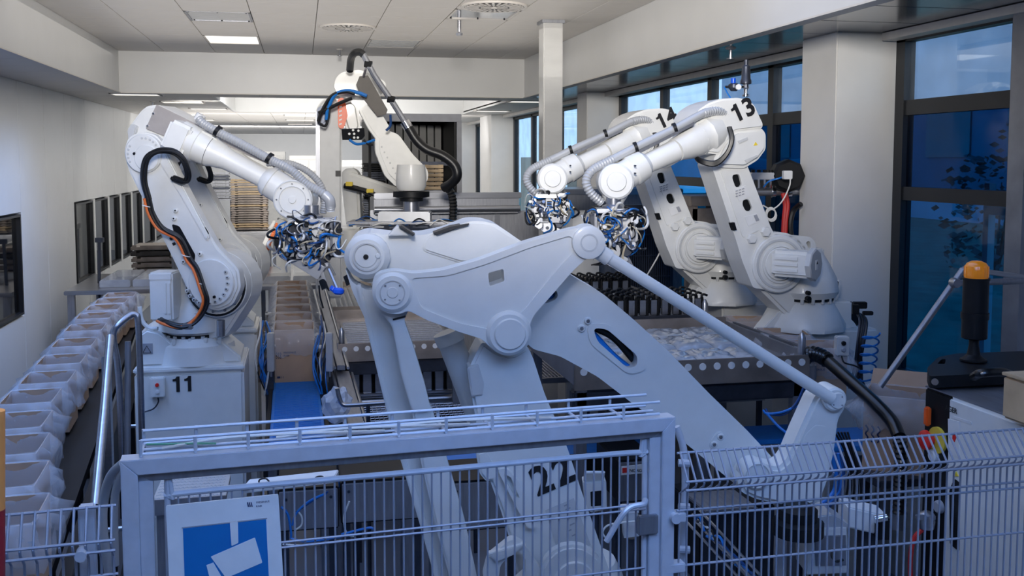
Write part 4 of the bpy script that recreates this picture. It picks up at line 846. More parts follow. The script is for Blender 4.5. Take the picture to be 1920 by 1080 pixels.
    obj('head_cap', lathe(Wp - CF * .128 * sc, CF, [(0, .022 * sc), (.003, .024 * sc), (.01, .024 * sc)], 24), 'robot_white', hd)
    obj('head_screws', J(*[cyl(Wp - CF * .126 * sc + (CR * cos(a) + CZ * sin(a)) * .1 * sc, Wp - CF * .12 * sc + (CR * cos(a) + CZ * sin(a)) * .1 * sc, .005, seg=8) for a in [pi / 4 * i for i in range(8)]]), 'steel', hd)['kind'] = 'stuff'
    obj('wrist_flange', lathe(Wp + V((.02, 0, -.08 * sc)), V((.35, 0, -1)), [(0, .09 * sc), (.08 * sc, .06 * sc), (.13 * sc, .06 * sc)], 28), 'robot_white', hd)
    # grey corrugated dress-pack hose
    hz = [(372, 222, -.16), (382, 232, -.17), (410, 248, -.18), (450, 268, -.18), (505, 298, -.18), (545, 318, -.2), (575, 345, -.2), (605, 362, -.2), (618, 375, -.2), (620, 395, -.18)]
    obj('corrugated_hose', tube([P3(*q) for q in hz], .029 * sc, 14, corr=.017), 'hose_grey', t)
    obj('hose_elbow', tube([P3(608, 364, -.2), P3(618, 375, -.2), P3(620, 388, -.18)], .033 * sc, 14), 'hose_grey', t)
    for x, y in ((408, 246), (505, 297)): obj('hose_clamp', cyl(P3(x - 3, y - 2, -.18), P3(x + 3, y + 2, -.18), .038 * sc, seg=14), 'black_plastic', t)
    obj('hose_start', cyl(P3(378, 215, -.12), P3(371, 226, -.12), .032 * sc, seg=14), 'robot_white', t)
    # black and orange cables: loop at the elbow, down the arm, round to the base
    loop = [(300, 300, 0), (276, 372, -.19), (267, 335, -.2), (272, 298, -.22), (293, 283, -.24), (322, 284, -.24), (341, 300, -.22), (350, 325, -.18), (344, 340, -.14), (322, 334, -.1)][1:]
    down = [(274, 370, -.19), (282, 400, -.18), (300, 428, -.17), (328, 443, -.16), (340, 458, -.15), (352, 485, -.15), (366, 505, -.18), (378, 540, -.2), (384, 562, -.2), (376, 585, -.2), (358, 605, -.22), (335, 612, -.24), (308, 605, -.22), (298, 600, -.15)]
    for k_, (dx, dy, m_, r) in enumerate(((0, 0, 'cable_black', .013), (5, -2, 'cable_black', .013), (2, 3, 'cable_black', .012), (-4, 2, 'cable_orange', .009), (8, 2, 'cable_black', .009))):
        if m_ != 'cable_orange': obj('cable', tube([P3(x + dx * .8, y + dy, v - .012 * k_) for x, y, v in loop], r * sc, 8), m_, t)
        obj('cable', tube([P3(x + dx * (.8 if x > 300 else .9), y + dy, v - .010 * k_) for x, y, v in down], r * sc, 8), m_, t)
    for x, y in ((275, 385), (348, 478), (377, 530), (373, 590)): obj('cable_tie', lathe(P3(x, y + 2, -.2), V((.3, 0, 1)), [(0, .03 * sc), (.006, .03 * sc)], 14, cap=False), 'label_white', t)
    obj('connector', obox(P3(352, 612, -.26), CR * .03, CF * .02, CZ * .018, .003), 'steel', t)
    obj('hook', tube([P3(262, 575, .0), P3(266, 600, .0), P3(280, 615, .0), P3(296, 616, .0)], .014 * sc, 8), 'robot_white', t)
    return t
robotL(TT(0, 0, 0, 0, 1, 1), 6.5, 1.0, '11', 'white jointed robot arm on the pedestal numbered 11 at the left')
robotL(TT(405, 530, 437, 492, .80, .80), 8.0, 1.0, None, 'white jointed robot arm half hidden behind the one numbered 11')
R12 = bpy.data.objects['handling_robot.003']
for m_, dx, r in (('cable_black', 0, .012), ('cable_black', 3, .012), ('cable_black', 6, .011), ('cable_orange', -3, .010)):
    obj('cable', cab([(343 + dx, 342, 7.72), (350 + dx, 372, 7.7), (364 + dx, 400, 7.7), (382 + dx, 425, 7.7), (396 + dx, 448, 7.68), (410 + dx, 470, 7.68), (420 + dx, 488, 7.7)], r, 8), m_, R12)
obj('corrugated_hose', tube([P(*q) for q in ((500, 306, 7.3), (540, 306, 7.3), (575, 320, 7.3), (600, 345, 7.3), (608, 372, 7.3), (606, 400, 7.3))], .026, 12, corr=.018), 'hose_grey', R12)
G11 = gripper('tool_gripper', 'large gripper tangled in white and blue cables held by the arm numbered 11', 585, 455, 6.2, .44, .46, 21, loops=70)

# ---- raised robot in the middle of the hall, with its grey riser column and wide tool
def robotC():
    D = 9.6; pl = Pl(690, 200, D, 10)
    b = P(618, 480, D)
    t = thing('column_robot', 'white robot arm on a grey riser column swinging a wide tool in the centre back', 'robot', (b.x, b.y, 0))
    obj('riser', pp(pl, rnd([(592, 205), (605, 186), (628, 182), (641, 200), (641, 415), (643, 560), (592, 560)], 8), .0, .3, b=.02, seg=3), 'robot_grey', t)
    obj('riser_foot', obox((b.x, b.y + .12, .6), V((.13, 0, 0)), V((0, .12, 0)), V((0, 0, .6)), .02), 'robot_grey', t)
    obj('riser_edge', pp(pl, [(592, 210), (600, 200), (600, 410), (592, 410)], .01, .02, b=.003), 'steel_dull', t)
    obj('riser_mark', pp(pl, [(629, 320), (639, 320), (639, 331), (629, 331)], .006, .01, b=.001), 'ink', t)
    obj('side_pod', pp(pl, rnd(hull([(604, 208, 10), (603, 226, 9)]), 2), .1, .12, b=.02), 'steel_dark', t)
    obj('housing', pp(pl, rnd(hull([(652, 158, 25), (672, 148, 18), (700, 165, 20), (712, 160, 12)]), 3), .05, .34, b=.04, seg=4), 'robot_white', t)
    obj('shoulder', pp(pl, rnd(hull([(655, 205, 16), (662, 235, 14)]), 3), .02, .3, b=.03, seg=3), 'robot_white', t)
    ring = obj('orange_joint', pp(pl, rnd(hull([(640, 190, 7), (643, 215, 9), (640, 235, 6)]), 2), .06, .14, b=.01), 'joint_orange', t)
    for k in range(5): obj('joint_stripe', pp(pl, [(636, 200 + k * 8), (641, 198 + k * 8), (641, 201 + k * 8), (636, 203 + k * 8)], .065, .01, b=0), 'label_white', ring)
    obj('upper_arm', pp(pl, rnd([(672, 205), (695, 192), (715, 212), (732, 240), (722, 268), (706, 262), (690, 240)], 6), .09, .2, b=.035, seg=4), 'robot_white', t)
    obj('forearm', pp(pl, rnd([(703, 258), (722, 242), (748, 252), (775, 290), (803, 318), (804, 335), (794, 352), (768, 356), (745, 352), (722, 330), (704, 285)], 8), .12, .26, b=.04, seg=4), 'robot_white', t)
    obj('forearm_bolts', J(*[disc(pl, 716 + k * 5.2, 275 + k * 10, 1.7, .135, .03, .001, 8) for k in range(8)]), 'robot_grey', t)['kind'] = 'stuff'
    w = P(771, 345, D - .3)
    obj('wrist', lathe(w + CZ * .18, (0, 0, -1), [(0, .13), (.1, .14), (.20, .14), (.24, .12)], 28), 'robot_white', t)
    obj('wrist_flange', lathe(w - CZ * .07, (0, 0, -1), [(0, .17), (.05, .17), (.06, .11), (.09, .11)], 28), 'black_plastic', t)
    obj('tool_shaft', lathe(w - CZ * .14, (0, 0, -1), [(0, .075), (.16, .075), (.18, .11), (.2, .11)], 20), 'steel', t)
    obj('dark_guard', pp(pl, [(674, 143), (690, 141), (727, 206), (724, 214), (708, 218), (676, 178), (668, 158)], .22, .08, b=.008), 'guard_brown', t)
    pb = obj('perforated_box', pp(pl, [(640, 242), (683, 240), (684, 255), (678, 262), (642, 262)], .3, .06, b=.004), 'dark_matt', t)
    for x, y in ((662, 244), (672, 245), (655, 251), (664, 251), (664, 258), (671, 258)): obj('box_hole', disc(pl, x, y, 2.3, .303, .004, .0005, 10), 'label_white', pb)
    obj('pipe', tube([P(680, 100, D - .5), P(702, 142, D - .5), P(735, 190, D - .5), P(763, 235, D - .5)], .028, 10, sm=False), 'steel_dull', t)
    for x, y in ((690, 120), (733, 186)): obj('pipe_clamp', cyl(P(x - 6, y - 1, D - .5), P(x + 7, y + 2, D - .5), .035, seg=10), 'black_plastic', t)
    obj('pipe_bracket', tube([P(688, 122, D - .48), P(682, 142, D - .3)], .012, 8, sm=False), 'steel_dull', t)
    obj('hose', cab([(656, 132, D - .3), (658, 112, D - .4), (664, 100, D - .5), (675, 98, D - .5), (682, 103, D - .5)], .034, 10), 'cable_black', t)
    obj('hose_end', cyl(P(759, 228, D - .5), P(766, 240, D - .5), .045), 'chrome', t)
    obj('hose', cab([(764, 236, D - .5), (780, 262, D - .5), (800, 280, D - .5), (830, 292, D - .5), (852, 310, D - .5), (857, 330, D - .5), (845, 345, D - .45), (832, 352, D - .4)], .044, 12), 'cable_black', t)
    obj('braided_hose', cab([(836, 350, D - .4), (846, 362, D - .4), (850, 385, D - .4), (849, 412, D - .4)], .04, 10, .03), 'black_rubber', t)
    for k, (m_, pts) in enumerate((('cable_blue', [(612, 225), (615, 205), (628, 178), (650, 170), (672, 174), (688, 180)]), ('cable_black', [(597, 228), (603, 210), (622, 180), (648, 172), (665, 176)]), ('cable_black', [(597, 212), (615, 204), (640, 192), (660, 184)]), ('cable_navy', [(732, 215), (732, 235), (724, 245)]), ('cable_black', [(600, 232), (610, 236), (616, 220), (618, 200)]), ('cable_blue', [(655, 262), (668, 270), (685, 268), (703, 262)]), ('cable_black', [(682, 262), (690, 270), (700, 271)]))):
        obj('cable', cab([(x, y, D - .35) for x, y in pts], .017 if k < 3 else .012, 8), m_, t)
    # wide tool plate with its rows of suction hoses
    tp = P(760, 420, D - .3)
    g = thing('tool_plate', 'wide flat gripper tool with thin hoses under the central arm', 'gripper', tp)
    obj('plate', obox(tp + CZ * .02, CR * .52, CF * .2, CZ * .012, .004), 'steel_dull', g)
    obj('cross_plate', obox(tp + CZ * .07, CR * .24, CF * .12, CZ * .05, .01), 'aluminium', g)
    rg = random.Random(4)
    for k in range(12): obj('suction_bar', obox(tp + CR * (-.55 + k * .1) + CZ * rg.uniform(-.03, .03) - CF * rg.uniform(.05, .25), CR * .07, CF * .01, CZ * .006, .002), rg.choice(['steel', 'label_white', 'steel_dark']), g)
    for k in range(22):
        x = rg.uniform(-.55, .4); y = rg.uniform(-.25, .1); l = rg.uniform(.1, .35)
        obj('cable', tube([tp + CR * x + CF * y, tp + CR * (x + l / 2) + CF * y + CZ * rg.uniform(.02, .07), tp + CR * (x + l) + CF * (y + .03) + CZ * .01], .006, 6), rg.choice(['cable_blue', 'cable_black', 'cable_white', 'cable_navy']), g)
robotC()
def robotB():
    D = 12.0; pl = Pl(700, 350, D, 0); b = P(655, 430, D)
    t = thing('far_robot', 'white robot arm reaching down behind the grey riser column', 'robot', (b.x, b.y, 0))
    obj('base', cyl((b.x, b.y, 0), (b.x, b.y, b.z), .18, seg=24), 'robot_white', t)
    obj('shoulder', pp(pl, rnd(hull([(655, 332, 17), (662, 420, 14)]), 3), 0, .25, b=.03), 'robot_white', t)
    obj('arm', pp(pl, rnd(hull([(655, 340, 17), (735, 362, 12)]), 3), .1, .2, b=.03), 'robot_white', t)
    obj('cable', cab([(646, 348, D - .2), (690, 360, D - .25), (712, 372, D - .25), (735, 382, D - .2), (755, 380, D - .2)], .035, 10), 'cable_black', t)
    for x, y in ((655, 345), (694, 358)): obj('brass_clip', obox(P(x, y, D - .26), CR * .04, CF * .03, CZ * .025, .006), 'warn_yellow', t)
robotB()

# ================================================================ CARTONS WITH LINER BAGS
def liner_mesh(w, d, h, seed, droop=.14):
    rg = random.Random(seed); bm = bmesh.new(); N = 44
    prof = [(-.03, -h * .9), (-.02, -h * .45), (-.006, -.03), (.0, .006), (.014, .004), (.034, -.03), (.058, -droop * .45), (.062, -droop * .9), (.05, -droop * 1.3)]
    rings = []; off = [rg.uniform(-1, 1) for _ in range(6)]
    for j, (e, z) in enumerate(prof):
        r = []
        for i in range(N):
            t = i / N * 4; s = int(t); f = t - s
            cs = [(-1, -1), (1, -1), (1, 1), (-1, 1), (-1, -1)]
            x = cs[s][0] + (cs[s + 1][0] - cs[s][0]) * f; y = cs[s][1] + (cs[s + 1][1] - cs[s][1]) * f
            L = max(abs(x), abs(y)); k = 1 - .06 * (abs(x * y)) ** 3
            n_ = noise.noise(V((x * 3 + seed * 7, y * 3, j * .6))) ; n2 = noise.noise(V((x * 9 + seed, y * 9, j * 1.3)))
            amp = .034 if j > 4 else (.012 if j < 2 else .003)
            px = x * k * (w / 2 + e) + (n_ * amp * 1.6 + n2 * amp) * x; py = y * k * (d / 2 + e) + (n_ * amp * 1.6 + n2 * amp) * y
            r.append(bm.verts.new((px, py, h + z + (n2 * .045 if j > 5 else n2 * .004))))
        rings.append(r)
    for a, b in zip(rings, rings[1:]):
        for i in range(N): bm.faces.new((a[i], a[(i + 1) % N], b[(i + 1) % N], b[i]))
    return bm
def make_carton(w, d, h, seed, printed=True, name='carton'):
    t = thing(name, '', 'carton', (0, 0, 0)); th = .005
    obj('body', J(box(-w / 2, w / 2, -d / 2, -d / 2 + th, 0, h), box(-w / 2, w / 2, d / 2 - th, d / 2, 0, h), box(-w / 2, -w / 2 + th, -d / 2 + th, d / 2 - th, 0, h), box(w / 2 - th, w / 2, -d / 2 + th, d / 2 - th, 0, h), box(-w / 2 + th, w / 2 - th, -d / 2 + th, d / 2 - th, 0, th)), 'carton', t, local=True)
    obj('liner_bag', liner_mesh(w, d, h, seed), 'liner', t, local=True, ang=180)
    if printed:
        y = -d / 2 - .001
        for k in range(3): obj('printed_wave', tube([(-w * .44 + k * .014 + (.004 if i % 2 else -.003), y, h * .58 - i * .012) for i in range(5)], .0022, 4), 'print_navy', t, local=True)
        text('FRESENIUS', (-w * .27, y, h * .555), (1, 0, 0), CZ, .020, 'print_navy', t, .02, 'print'); text('KABI', (-w * .27, y, h * .50), (1, 0, 0), CZ, .020, 'print_navy', t, .02, 'print')
        text('11', (-w * .34, y, h * .08), (1, 0, 0), CZ, .022, 'print_navy', t, .02, 'print')
        obj('printed_block', box(-w * .44, -w * .36, y - .001, y, h * .08, h * .12), 'print_navy', t, local=True)
    return t
cw, cd, chh = .30, .40, .34
protos = [make_carton(cw, cd, chh, s) for s in (1, 2, 3)]
used = [False] * 3
def place_carton(i, x, y, z, rz, label, group):
    k = i % 3
    if used[k]: o = copy_tree(protos[k])
    else: o = protos[k]; used[k] = True
    o.location = (x, y, z); o.rotation_euler.z = rz; tag(o, label, None, group); return o
ordn = ['nearest', 'second nearest', 'third nearest', 'fourth nearest', 'fifth nearest', 'sixth nearest', 'seventh nearest', 'middle', 'ninth nearest', 'tenth nearest', 'eleventh nearest', 'last but three', 'last but two', 'last but one', 'farthest']
rims = [(30, 930), (36, 868), (42, 815), (52, 772), (73, 730), (104, 696), (128, 664), (150, 634), (170, 607), (186, 586), (202, 571), (216, 559), (232, 548)]
zr = 1.42
for i, (x, y) in enumerate(rims):
    p = PZ(x, y, zr)
    place_carton(i, p.x, p.y - .20, zr - chh, radians(4), 'open lined carton in the long row by the left wall, %s to the camera' % ordn[i] if i < 7 else 'open lined carton in the row by the left wall, %s from the camera' % ('eighth', 'ninth', 'tenth', 'eleventh', 'twelfth', 'farthest')[i - 7], 'lined cartons along the left wall')
# conveyor under them
pa = PZ(rims[0][0], rims[0][1], zr); pb = PZ(rims[-1][0], rims[-1][1], zr); dv = (pb - pa); dv.z = 0; L = dv.length; dv.normalize(); nv = V((dv.y, -dv.x, 0))
cv = thing('carton_conveyor', 'long black conveyor carrying lined cartons along the left wall', 'conveyor', ((pa.x + pb.x) / 2, (pa.y + pb.y) / 2, 0))
mid = (pa + pb) / 2; mid.z = 0
for s in (-1, 1): obj('side_rail', obox(mid + nv * s * .215 + V((0, -.2, .90)), dv * (L / 2 + .4), nv * .03, CZ * .15, .004), 'black_plastic', cv)
obj('bed', obox(mid + V((0, -.2, 1.03)), dv * (L / 2 + .4), nv * .15, CZ * .03), 'black_plastic', cv)
for k in range(6):
    c = pa.lerp(pb, (k + .3) / 6); c.z = 0
    for s in (-1, 1): obj('leg', obox(c + nv * s * .2 + V((0, -.2, .48)), dv * .03, nv * .03, CZ * .48, .004), 'black_plastic', cv)
    obj('cross_bar', cyl(c + nv * .2 + V((0, -.2, .75)), c + nv * .42 + V((0, -.2, .75)), .015), 'steel', cv)
# cable ladder on the floor side
cl_ = thing('cable_ladder', 'narrow wire cable ladder running beside the carton conveyor', 'cable tray', mid + nv * .45)
for s in (-1, 1): obj('rail', tube([pa + nv * (.45 + .07 * s) + V((0, -.4, .55 - zr)), pb + nv * (.45 + .07 * s) + V((0, -.4, .55 - zr))], .008, 6, sm=False), 'black_plastic', cl_)
rungs = int(L / .12)
r0 = None
for k in range(rungs):
    c = pa.lerp(pb, k / rungs); c.z = .55; c.y -= .4; c += nv * .45
    if r0 is None: r0 = obj('rung', tube([-nv * .07, nv * .07], .006, 6, sm=False), 'black_plastic', cl_, local=True); r0.location = c - wl(cl_)
    else: inst(r0, cl_, c - wl(cl_), 'rung')
obj('drip_plate', obox(PZ(143, 950, .75), CR * .04, CF * .02, CZ * .16, .004), 'black_plastic', cl_)

# centre carton line on the blue belt
zb = 1.2
def belt(name, label, pts, z, mt='belt_blue', wdt=None, part='belt'):
    t = thing(name, label, 'conveyor', ((pts[0][0] + pts[2][0]) / 2, (pts[0][1] + pts[2][1]) / 2, 0))
    obj(part, prism([V((x, y, z - .03)) for x, y in pts], V((0, 0, .03)), b=.004), mt, t)
    ps = [V((x, y, z - .03)) for x, y in pts]; c = sum(ps, V((0, 0, 0))) / len(ps)
    for a, b in zip(ps, ps[1:] + ps[:1]):
        if (a - b).length > 1.0: e = (b - a).normalized(); n_ = V((e.y, -e.x, 0)); n_ = n_ if n_.dot((a + b) / 2 - c) > 0 else -n_; obj('side_guide', obox((a + b) / 2 + n_ * .015 + CZ * -.02, e * (b - a).length / 2, n_ * .012, CZ * .06, .003), 'black_plastic', t)
    for p in ps: q = p.lerp(c, .12); obj('leg', box(q.x - .025, q.x + .025, q.y - .025, q.y + .025, 0, z - .03, .004), 'steel_dull', t)
    return t
b0, b1, b2, b3 = PZ(502, 860, zb), PZ(618, 860, zb), PZ(582, 622, zb), PZ(520, 622, zb)
ctr = belt('belt_conveyor', 'blue ribbed belt conveyor bringing cartons up the middle', [(b0.x, b0.y), (b1.x, b1.y), (b2.x, b2.y), (b3.x, b3.y)], zb)
y = b0.y + .02; k = 0; rib = None
for k in range(110):
    yy = b0.y + .01 + k * .032; f = (yy - b0.y) / (b3.y - b0.y); xa = b0.x + (b3.x - b0.x) * f + .02; xb = b1.x + (b2.x - b1.x) * f - .02
    if yy > b3.y - .05: break
    if rib is None: rib = obj('belt_rib', box(-.5, .5, -.006, .006, 0, .004), 'belt_blue', ctr, local=True); rr = rib
    else: rr = inst(rib, ctr, (0, 0, 0), 'belt_rib')
    rr.location = V(((xa + xb) / 2, yy, zb)) - wl(ctr); rr.scale = (xb - xa, 1, 1)
crim = [(552, 622), (552, 596), (553, 578), (553, 566), (552, 556), (551, 547), (549, 538)]
zrim = zb + .40
cprot = make_carton(.30, .40, .40, 9); first = True
lbl = ['front open lined carton on the blue belt, its printed side facing the camera', 'open lined carton directly behind the printed front one on the blue belt', 'third open lined carton on the centre belt', 'fourth open lined carton on the centre belt', 'fifth open lined carton on the centre belt', 'sixth open lined carton on the centre belt', 'last open lined carton on the centre belt']
y0c = PZ(552, 716, zb).y
for i in range(7):
    o = cprot if i == 0 else copy_tree(cprot)
    yc = y0c + .2 + i * .47; xc = PY(552 - i * .5, 640, yc).x
    o.location = (xc, yc, zb); tag(o, lbl[i], None, 'lined cartons on the centre belt')
c2 = copy_tree(cprot); q = P(505, 590, 8.4); c2.location = (q.x - .12, q.y, zb - .15); tag(c2, 'printed carton standing left of the centre row behind the pedestal', None, 'lined cartons on the centre belt')
# guide frames with brackets each side of the carton line
for s, (xa, xb), lab in ((-1, (505, 508), 'steel guide frame with blue air lines left of the centre cartons'), (1, (604, 600), 'steel guide frame with air cylinder right of the centre cartons')):
    p0 = P(xa, 690, 7.3); p1 = P(xb, 560, 9.0); t = thing('guide_frame', lab, 'machine frame', (p0.x, (p0.y + p1.y) / 2, 0))
    obj('rail', tube([V((p0.x, p0.y, 1.42)), V((p1.x, p1.y, 1.42))], .022, 8, sm=False), 'steel', t)
    obj('rail', tube([V((p0.x, p0.y, 1.25)), V((p1.x, p1.y, 1.25))], .022, 8, sm=False), 'steel_dark', t)
    for k in range(4):
        c = V((p0.x, p0.y, 1.3)).lerp(V((p1.x, p1.y, 1.3)), k / 3.2)
        obj('bracket', obox(c + CZ * .22, CR * .045, CF * .03, CZ * .008, .002), 'label_white', t); obj('bracket_post', obox(c + CZ * .1 + CR * .04 * s, CR * .01, CF * .02, CZ * .14, .002), 'steel_dull', t)
    c = P(xa + (28 if s > 0 else -3), 665, 7.1)
    cyl_p = P(618 if s > 0 else 508, 660, 7.1); obj('air_cylinder', obox(cyl_p, CR * .024, CF * .024, CZ * .14, .005), 'aluminium', t)
    obj('rod', cyl(cyl_p - CZ * .18, cyl_p - CZ * .14, .008), 'steel', t)
    for q in ((0), 1): obj('post', box(p0.x - .03, p0.x + .03, (p0.y, p1.y)[q] - .03, (p0.y, p1.y)[q] + .03, 0, 1.44, .004), 'steel_dark', t)
    rg = random.Random(5 + s)
    for k in range(9):
        xx = (495 if s < 0 else 606) + rg.uniform(-10, 8); yy = rg.uniform(590, 640)
        obj('air_line', cab([(xx, yy, 7.4), (xx + rg.uniform(-8, 8), yy + 30, 7.2), (xx + rg.uniform(-14, 4), yy + 70, 7.1), (xx + rg.uniform(-6, 6), yy + 110, 7.1)], rg.choice([.005, .007]), 6), rg.choice(['cable_blue', 'cable_navy', 'cable_blue', 'cable_black', 'cable_white']), t)

# long steel table across the back left with clear covers
tb = thing('steel_table', 'long low stainless table behind the left cartons', 'table', (-1.2, 13.3, 0)); z = 1.36
obj('table_top', box(-2.75, .75, 12.45, 14.3, z - .05, z, .008), 'steel', tb)
for x, yy in ((-2.68, 12.52), (-.9, 12.52), (.68, 12.52), (-2.68, 14.2), (.68, 14.2)): obj('leg', box(x - .04, x + .04, yy - .04, yy + .04, 0, z - .05, .004), 'steel_dull', tb)
for i in range(8): obj('clear_cover', box(-2.4 + i * .38, -2.05 + i * .38, 12.7, 13.9, z, z + .09, .01), 'cover_film', tb)
t = thing('wall_stand', 'thin steel stand on the table in front of the left wall windows', 'stand', P(186, 520, 12.6)); obj('pole', cyl(P(186, 590, 12.4), P(186, 450, 12.4), .02), 'steel_dark', t); obj('sensor_head', obox(P(187, 450, 12.4), CR * .05, CF * .03, CZ * .03, .004), 'steel_dark', t)

# racks and tray stacks
def tray_stack(name, label, px0, px1, pyt, pyb, D, n, m1, m2, d=.5, side=4):
    a = P(px0, pyb, D); b = P(px1, pyt, D); w = (b - a).dot(CR); h = b.z - a.z; c = (a + b) / 2
    t = thing(name, label, 'tray stack', (c.x, c.y + d / 2, a.z))
    hh = h / n; rg = random.Random(n); src = {}
    for k in range(n):
        mm = m1 if rg.random() < .6 else m2; z = a.z + k * hh
        if mm not in src:
            src[mm] = obj('tray', J(box(-w / 2, w / 2, -d / 2, d / 2, 0, hh * .55, .004, 1), box(-w * .3, w * .3, -d / 2 - .01, -d / 2, hh * .2, hh * .8), *[box(sx_ * w * .42 - .03, sx_ * w * .42 + .03, -d / 2 - .015, -d / 2, hh * .1, hh * .9) for sx_ in (-1, 1)]), mm, t, local=True); o = src[mm]
        else: o = inst(src[mm], t, (0, 0, 0), 'tray')
        o.location = V((c.x + rg.uniform(-.01, .01), c.y + d / 2, z)) - wl(t)
    return t
tray_stack('tray_stack', 'tall stack of tan plastic trays on the far roller track', 434, 500, 335, 431, 17.5, 22, 'tray_tan', 'steel_warm')
tray_stack('tray_rack', 'dark stack of perforated trays behind the left table', 248, 332, 458, 512, 14.6, 5, 'tray_dark', 'steel_warm', .8)
tray_stack('tray_stack', 'stack of tan trays in front of the dark slatted cabinet', 795, 828, 308, 356, 11.6, 6, 'tray_tan', 'tray_tan', .4)
for px_, py_, D_, l_ in ((811, 357, 11.6, 'thin steel stand under the small tan tray stack'), (414, 373, 19, 'thin steel stand under the grey tray rack')):
    q_ = P(px_, py_, D_); st_ = thing('tray_stand', l_, 'stand', (q_.x, q_.y + .2, 0)); obj('shelf', box(q_.x - .2, q_.x + .2, q_.y, q_.y + .45, q_.z - .03, q_.z, .004), 'steel', st_)
    for a_ in (-.17, .17): obj('post', box(q_.x + a_ - .015, q_.x + a_ + .015, q_.y + .2, q_.y + .23, 0, q_.z - .03), 'steel_dark', st_)
t = tray_stack('tray_rack', 'tall dark rack of stacked black trays left of the central wrist', 684, 720, 305, 415, 12.6, 26, 'black_plastic', 'steel_dark', .5)
tray_stack('tray_stack', 'rack of grey trays seen through the left wall side of the hall', 400, 428, 322, 372, 19, 9, 'steel_dull', 'steel_dark', .5)
rk = thing('roller_track', 'white roller track carrying the far tray stack', 'conveyor', (-1.0, 17.5, 0))
p0 = P(425, 505, 14.8); p1 = P(440, 432, 19.5); zz = 1.66
for x in (-1.75, -.55): obj('side_rail', box(x - .03, x + .03, 14.4, 21, zz - .1, zz, .004), 'label_white', rk)
for k in range(26): o = obj('roller', cyl((-1.72, 14.6 + k * .24, zz - .03), (-.58, 14.6 + k * .24, zz - .03), .03, seg=10), 'steel', rk)
for x in (-1.75, -.55):
    for yy in (14.5, 17.5, 20.8): obj('leg', box(x - .03, x + .03, yy - .03, yy + .03, 0, zz - .1), 'steel_dull', rk)
for k in range(14): obj('orange_lug', box(-.50, -.46, 14.6 + k * .4, 14.72 + k * .4, zz - .05, zz + .02, .004), 'cable_orange', rk)
# white partitions and machines deep in the hall
for k, (x0, x1, yy, z1, lab) in enumerate(((-1.2, -.35, 24, 3.1, 'white cabinet far back in the hall, left one of three'), (-.25, .6, 23, 3.0, 'white cabinet far back in the hall, middle one of three'), (.75, 1.5, 22, 2.9, 'white cabinet far back behind the riser column'))):
    t = thing('white_cabinet', lab, 'cabinet', ((x0 + x1) / 2, yy, 0)); obj('body', box(x0, x1, yy, yy + .8, 0, z1, .01), 'wall_white', t)
    obj('door', box(x0 + .05, (x0 + x1) / 2 - .01, yy - .02, yy, .1, z1 - .1, .004), 'label_white', t); obj('door', box((x0 + x1) / 2 + .01, x1 - .05, yy - .02, yy, .1, z1 - .1, .004), 'label_white', t); obj('handle', box((x0 + x1) / 2 - .06, (x0 + x1) / 2 - .04, yy - .05, yy - .02, 1.6, 1.9), 'steel_dark', t)

# dark slatted cabinet (tunnel) with vertical steel slats
a = P(742, 218, 12.6); b = P(858, 356, 12.6)
t = thing('slatted_cabinet', 'tall dark cabinet with vertical steel slats behind the central robot', 'cabinet', ((a.x + b.x) / 2, a.y + .6, 0))
Yc = (a.y + b.y) / 2; xa, xb, zt = a.x - .35, b.x, a.z
obj('back', box(xa, xb, Yc + 1.3, Yc + 1.35, 0, zt), 'black_plastic', t); obj('top', box(xa, xb, Yc, Yc + 1.35, zt - .04, zt), 'steel_dark', t)
obj('side', box(xa, xa + .03, Yc, Yc + 1.3, 0, zt - .04), 'black_plastic', t); obj('side', box(xb - .03, xb, Yc, Yc + 1.3, 0, zt - .04), 'black_plastic', t)
obj('frame', J(box(xa - .03, xb + .06, Yc - .05, Yc, zt - .07, zt + .03, .006), box(xb - .0, xb + .06, Yc - .05, Yc, 0, zt - .07)), 'label_grey', t)
for k in range(9): x = xa + .1 + k * (xb - xa - .2) / 8; obj('slat', obox((x, Yc + .35 + .08 * k, zt / 2), V((.045, .03, 0)), V((0, .006, 0)), V((0, 0, zt / 2 - .08)), .002), 'steel_light', t)
obj('cross_rail', box(xa, xb, Yc + .25, Yc + .29, zt - .62, zt - .57), 'steel_dark', t)
# steel hood and guard panels left of the column
def guard_box(name, label, px0, px1, py0, py1, D, dp, m='steel_dull', cat='machine guard', b=.01):
    a = P(px0, py0, D); c = P(px1, py1, D); x0, x1 = min(a.x, c.x), max(a.x, c.x)
    t = thing(name, label, cat, ((x0 + x1) / 2, a.y, c.z)); return t, x0, x1, a.y, c.z, a.z
t, x0, x1, yy, z0, z1 = guard_box('steel_hood', 'long horizontal stainless hood in front of the slatted cabinet', 720, 985, 362, 402, 9.9, .5)
obj('shell', box(x0 - .1, x1, yy, yy + .6, z0, z1 - .05, .012), 'steel_dull', t); obj('top_rail', box(x0 - .1, x1 + .02, yy - .03, yy + .03, z1 - .06, z1, .008), 'steel', t); obj('lower_rail', cyl((x0 - .1, yy - .04, z0 + .05), (x1, yy - .04, z0 + .05), .03, seg=14), 'steel', t)
t, x0, x1, yy, z0, z1 = guard_box('guard_panel', 'grey sheet steel guard between the central arm and the column', 700, 1062, 398, 560, 10.0, .1)
for k in range(3): w = (x1 - x0) / 3; obj('panel', box(x0 + k * w + .004, x0 + (k + 1) * w - .004, yy + .02, yy + .05, 0, z1, .004), 'steel_dull', t)
for k in range(4): x = x0 + k * (x1 - x0) / 3; obj('post', box(x - .03, x + .03, yy, yy + .06, 0, z1 + .02, .004), 'steel', t)
t, x0, x1, yy, z0, z1 = guard_box('steel_worktop', 'wide steel machine top behind the grippers of arms 13 and 14', 1058, 1190, 355, 400, 10.4, .3)
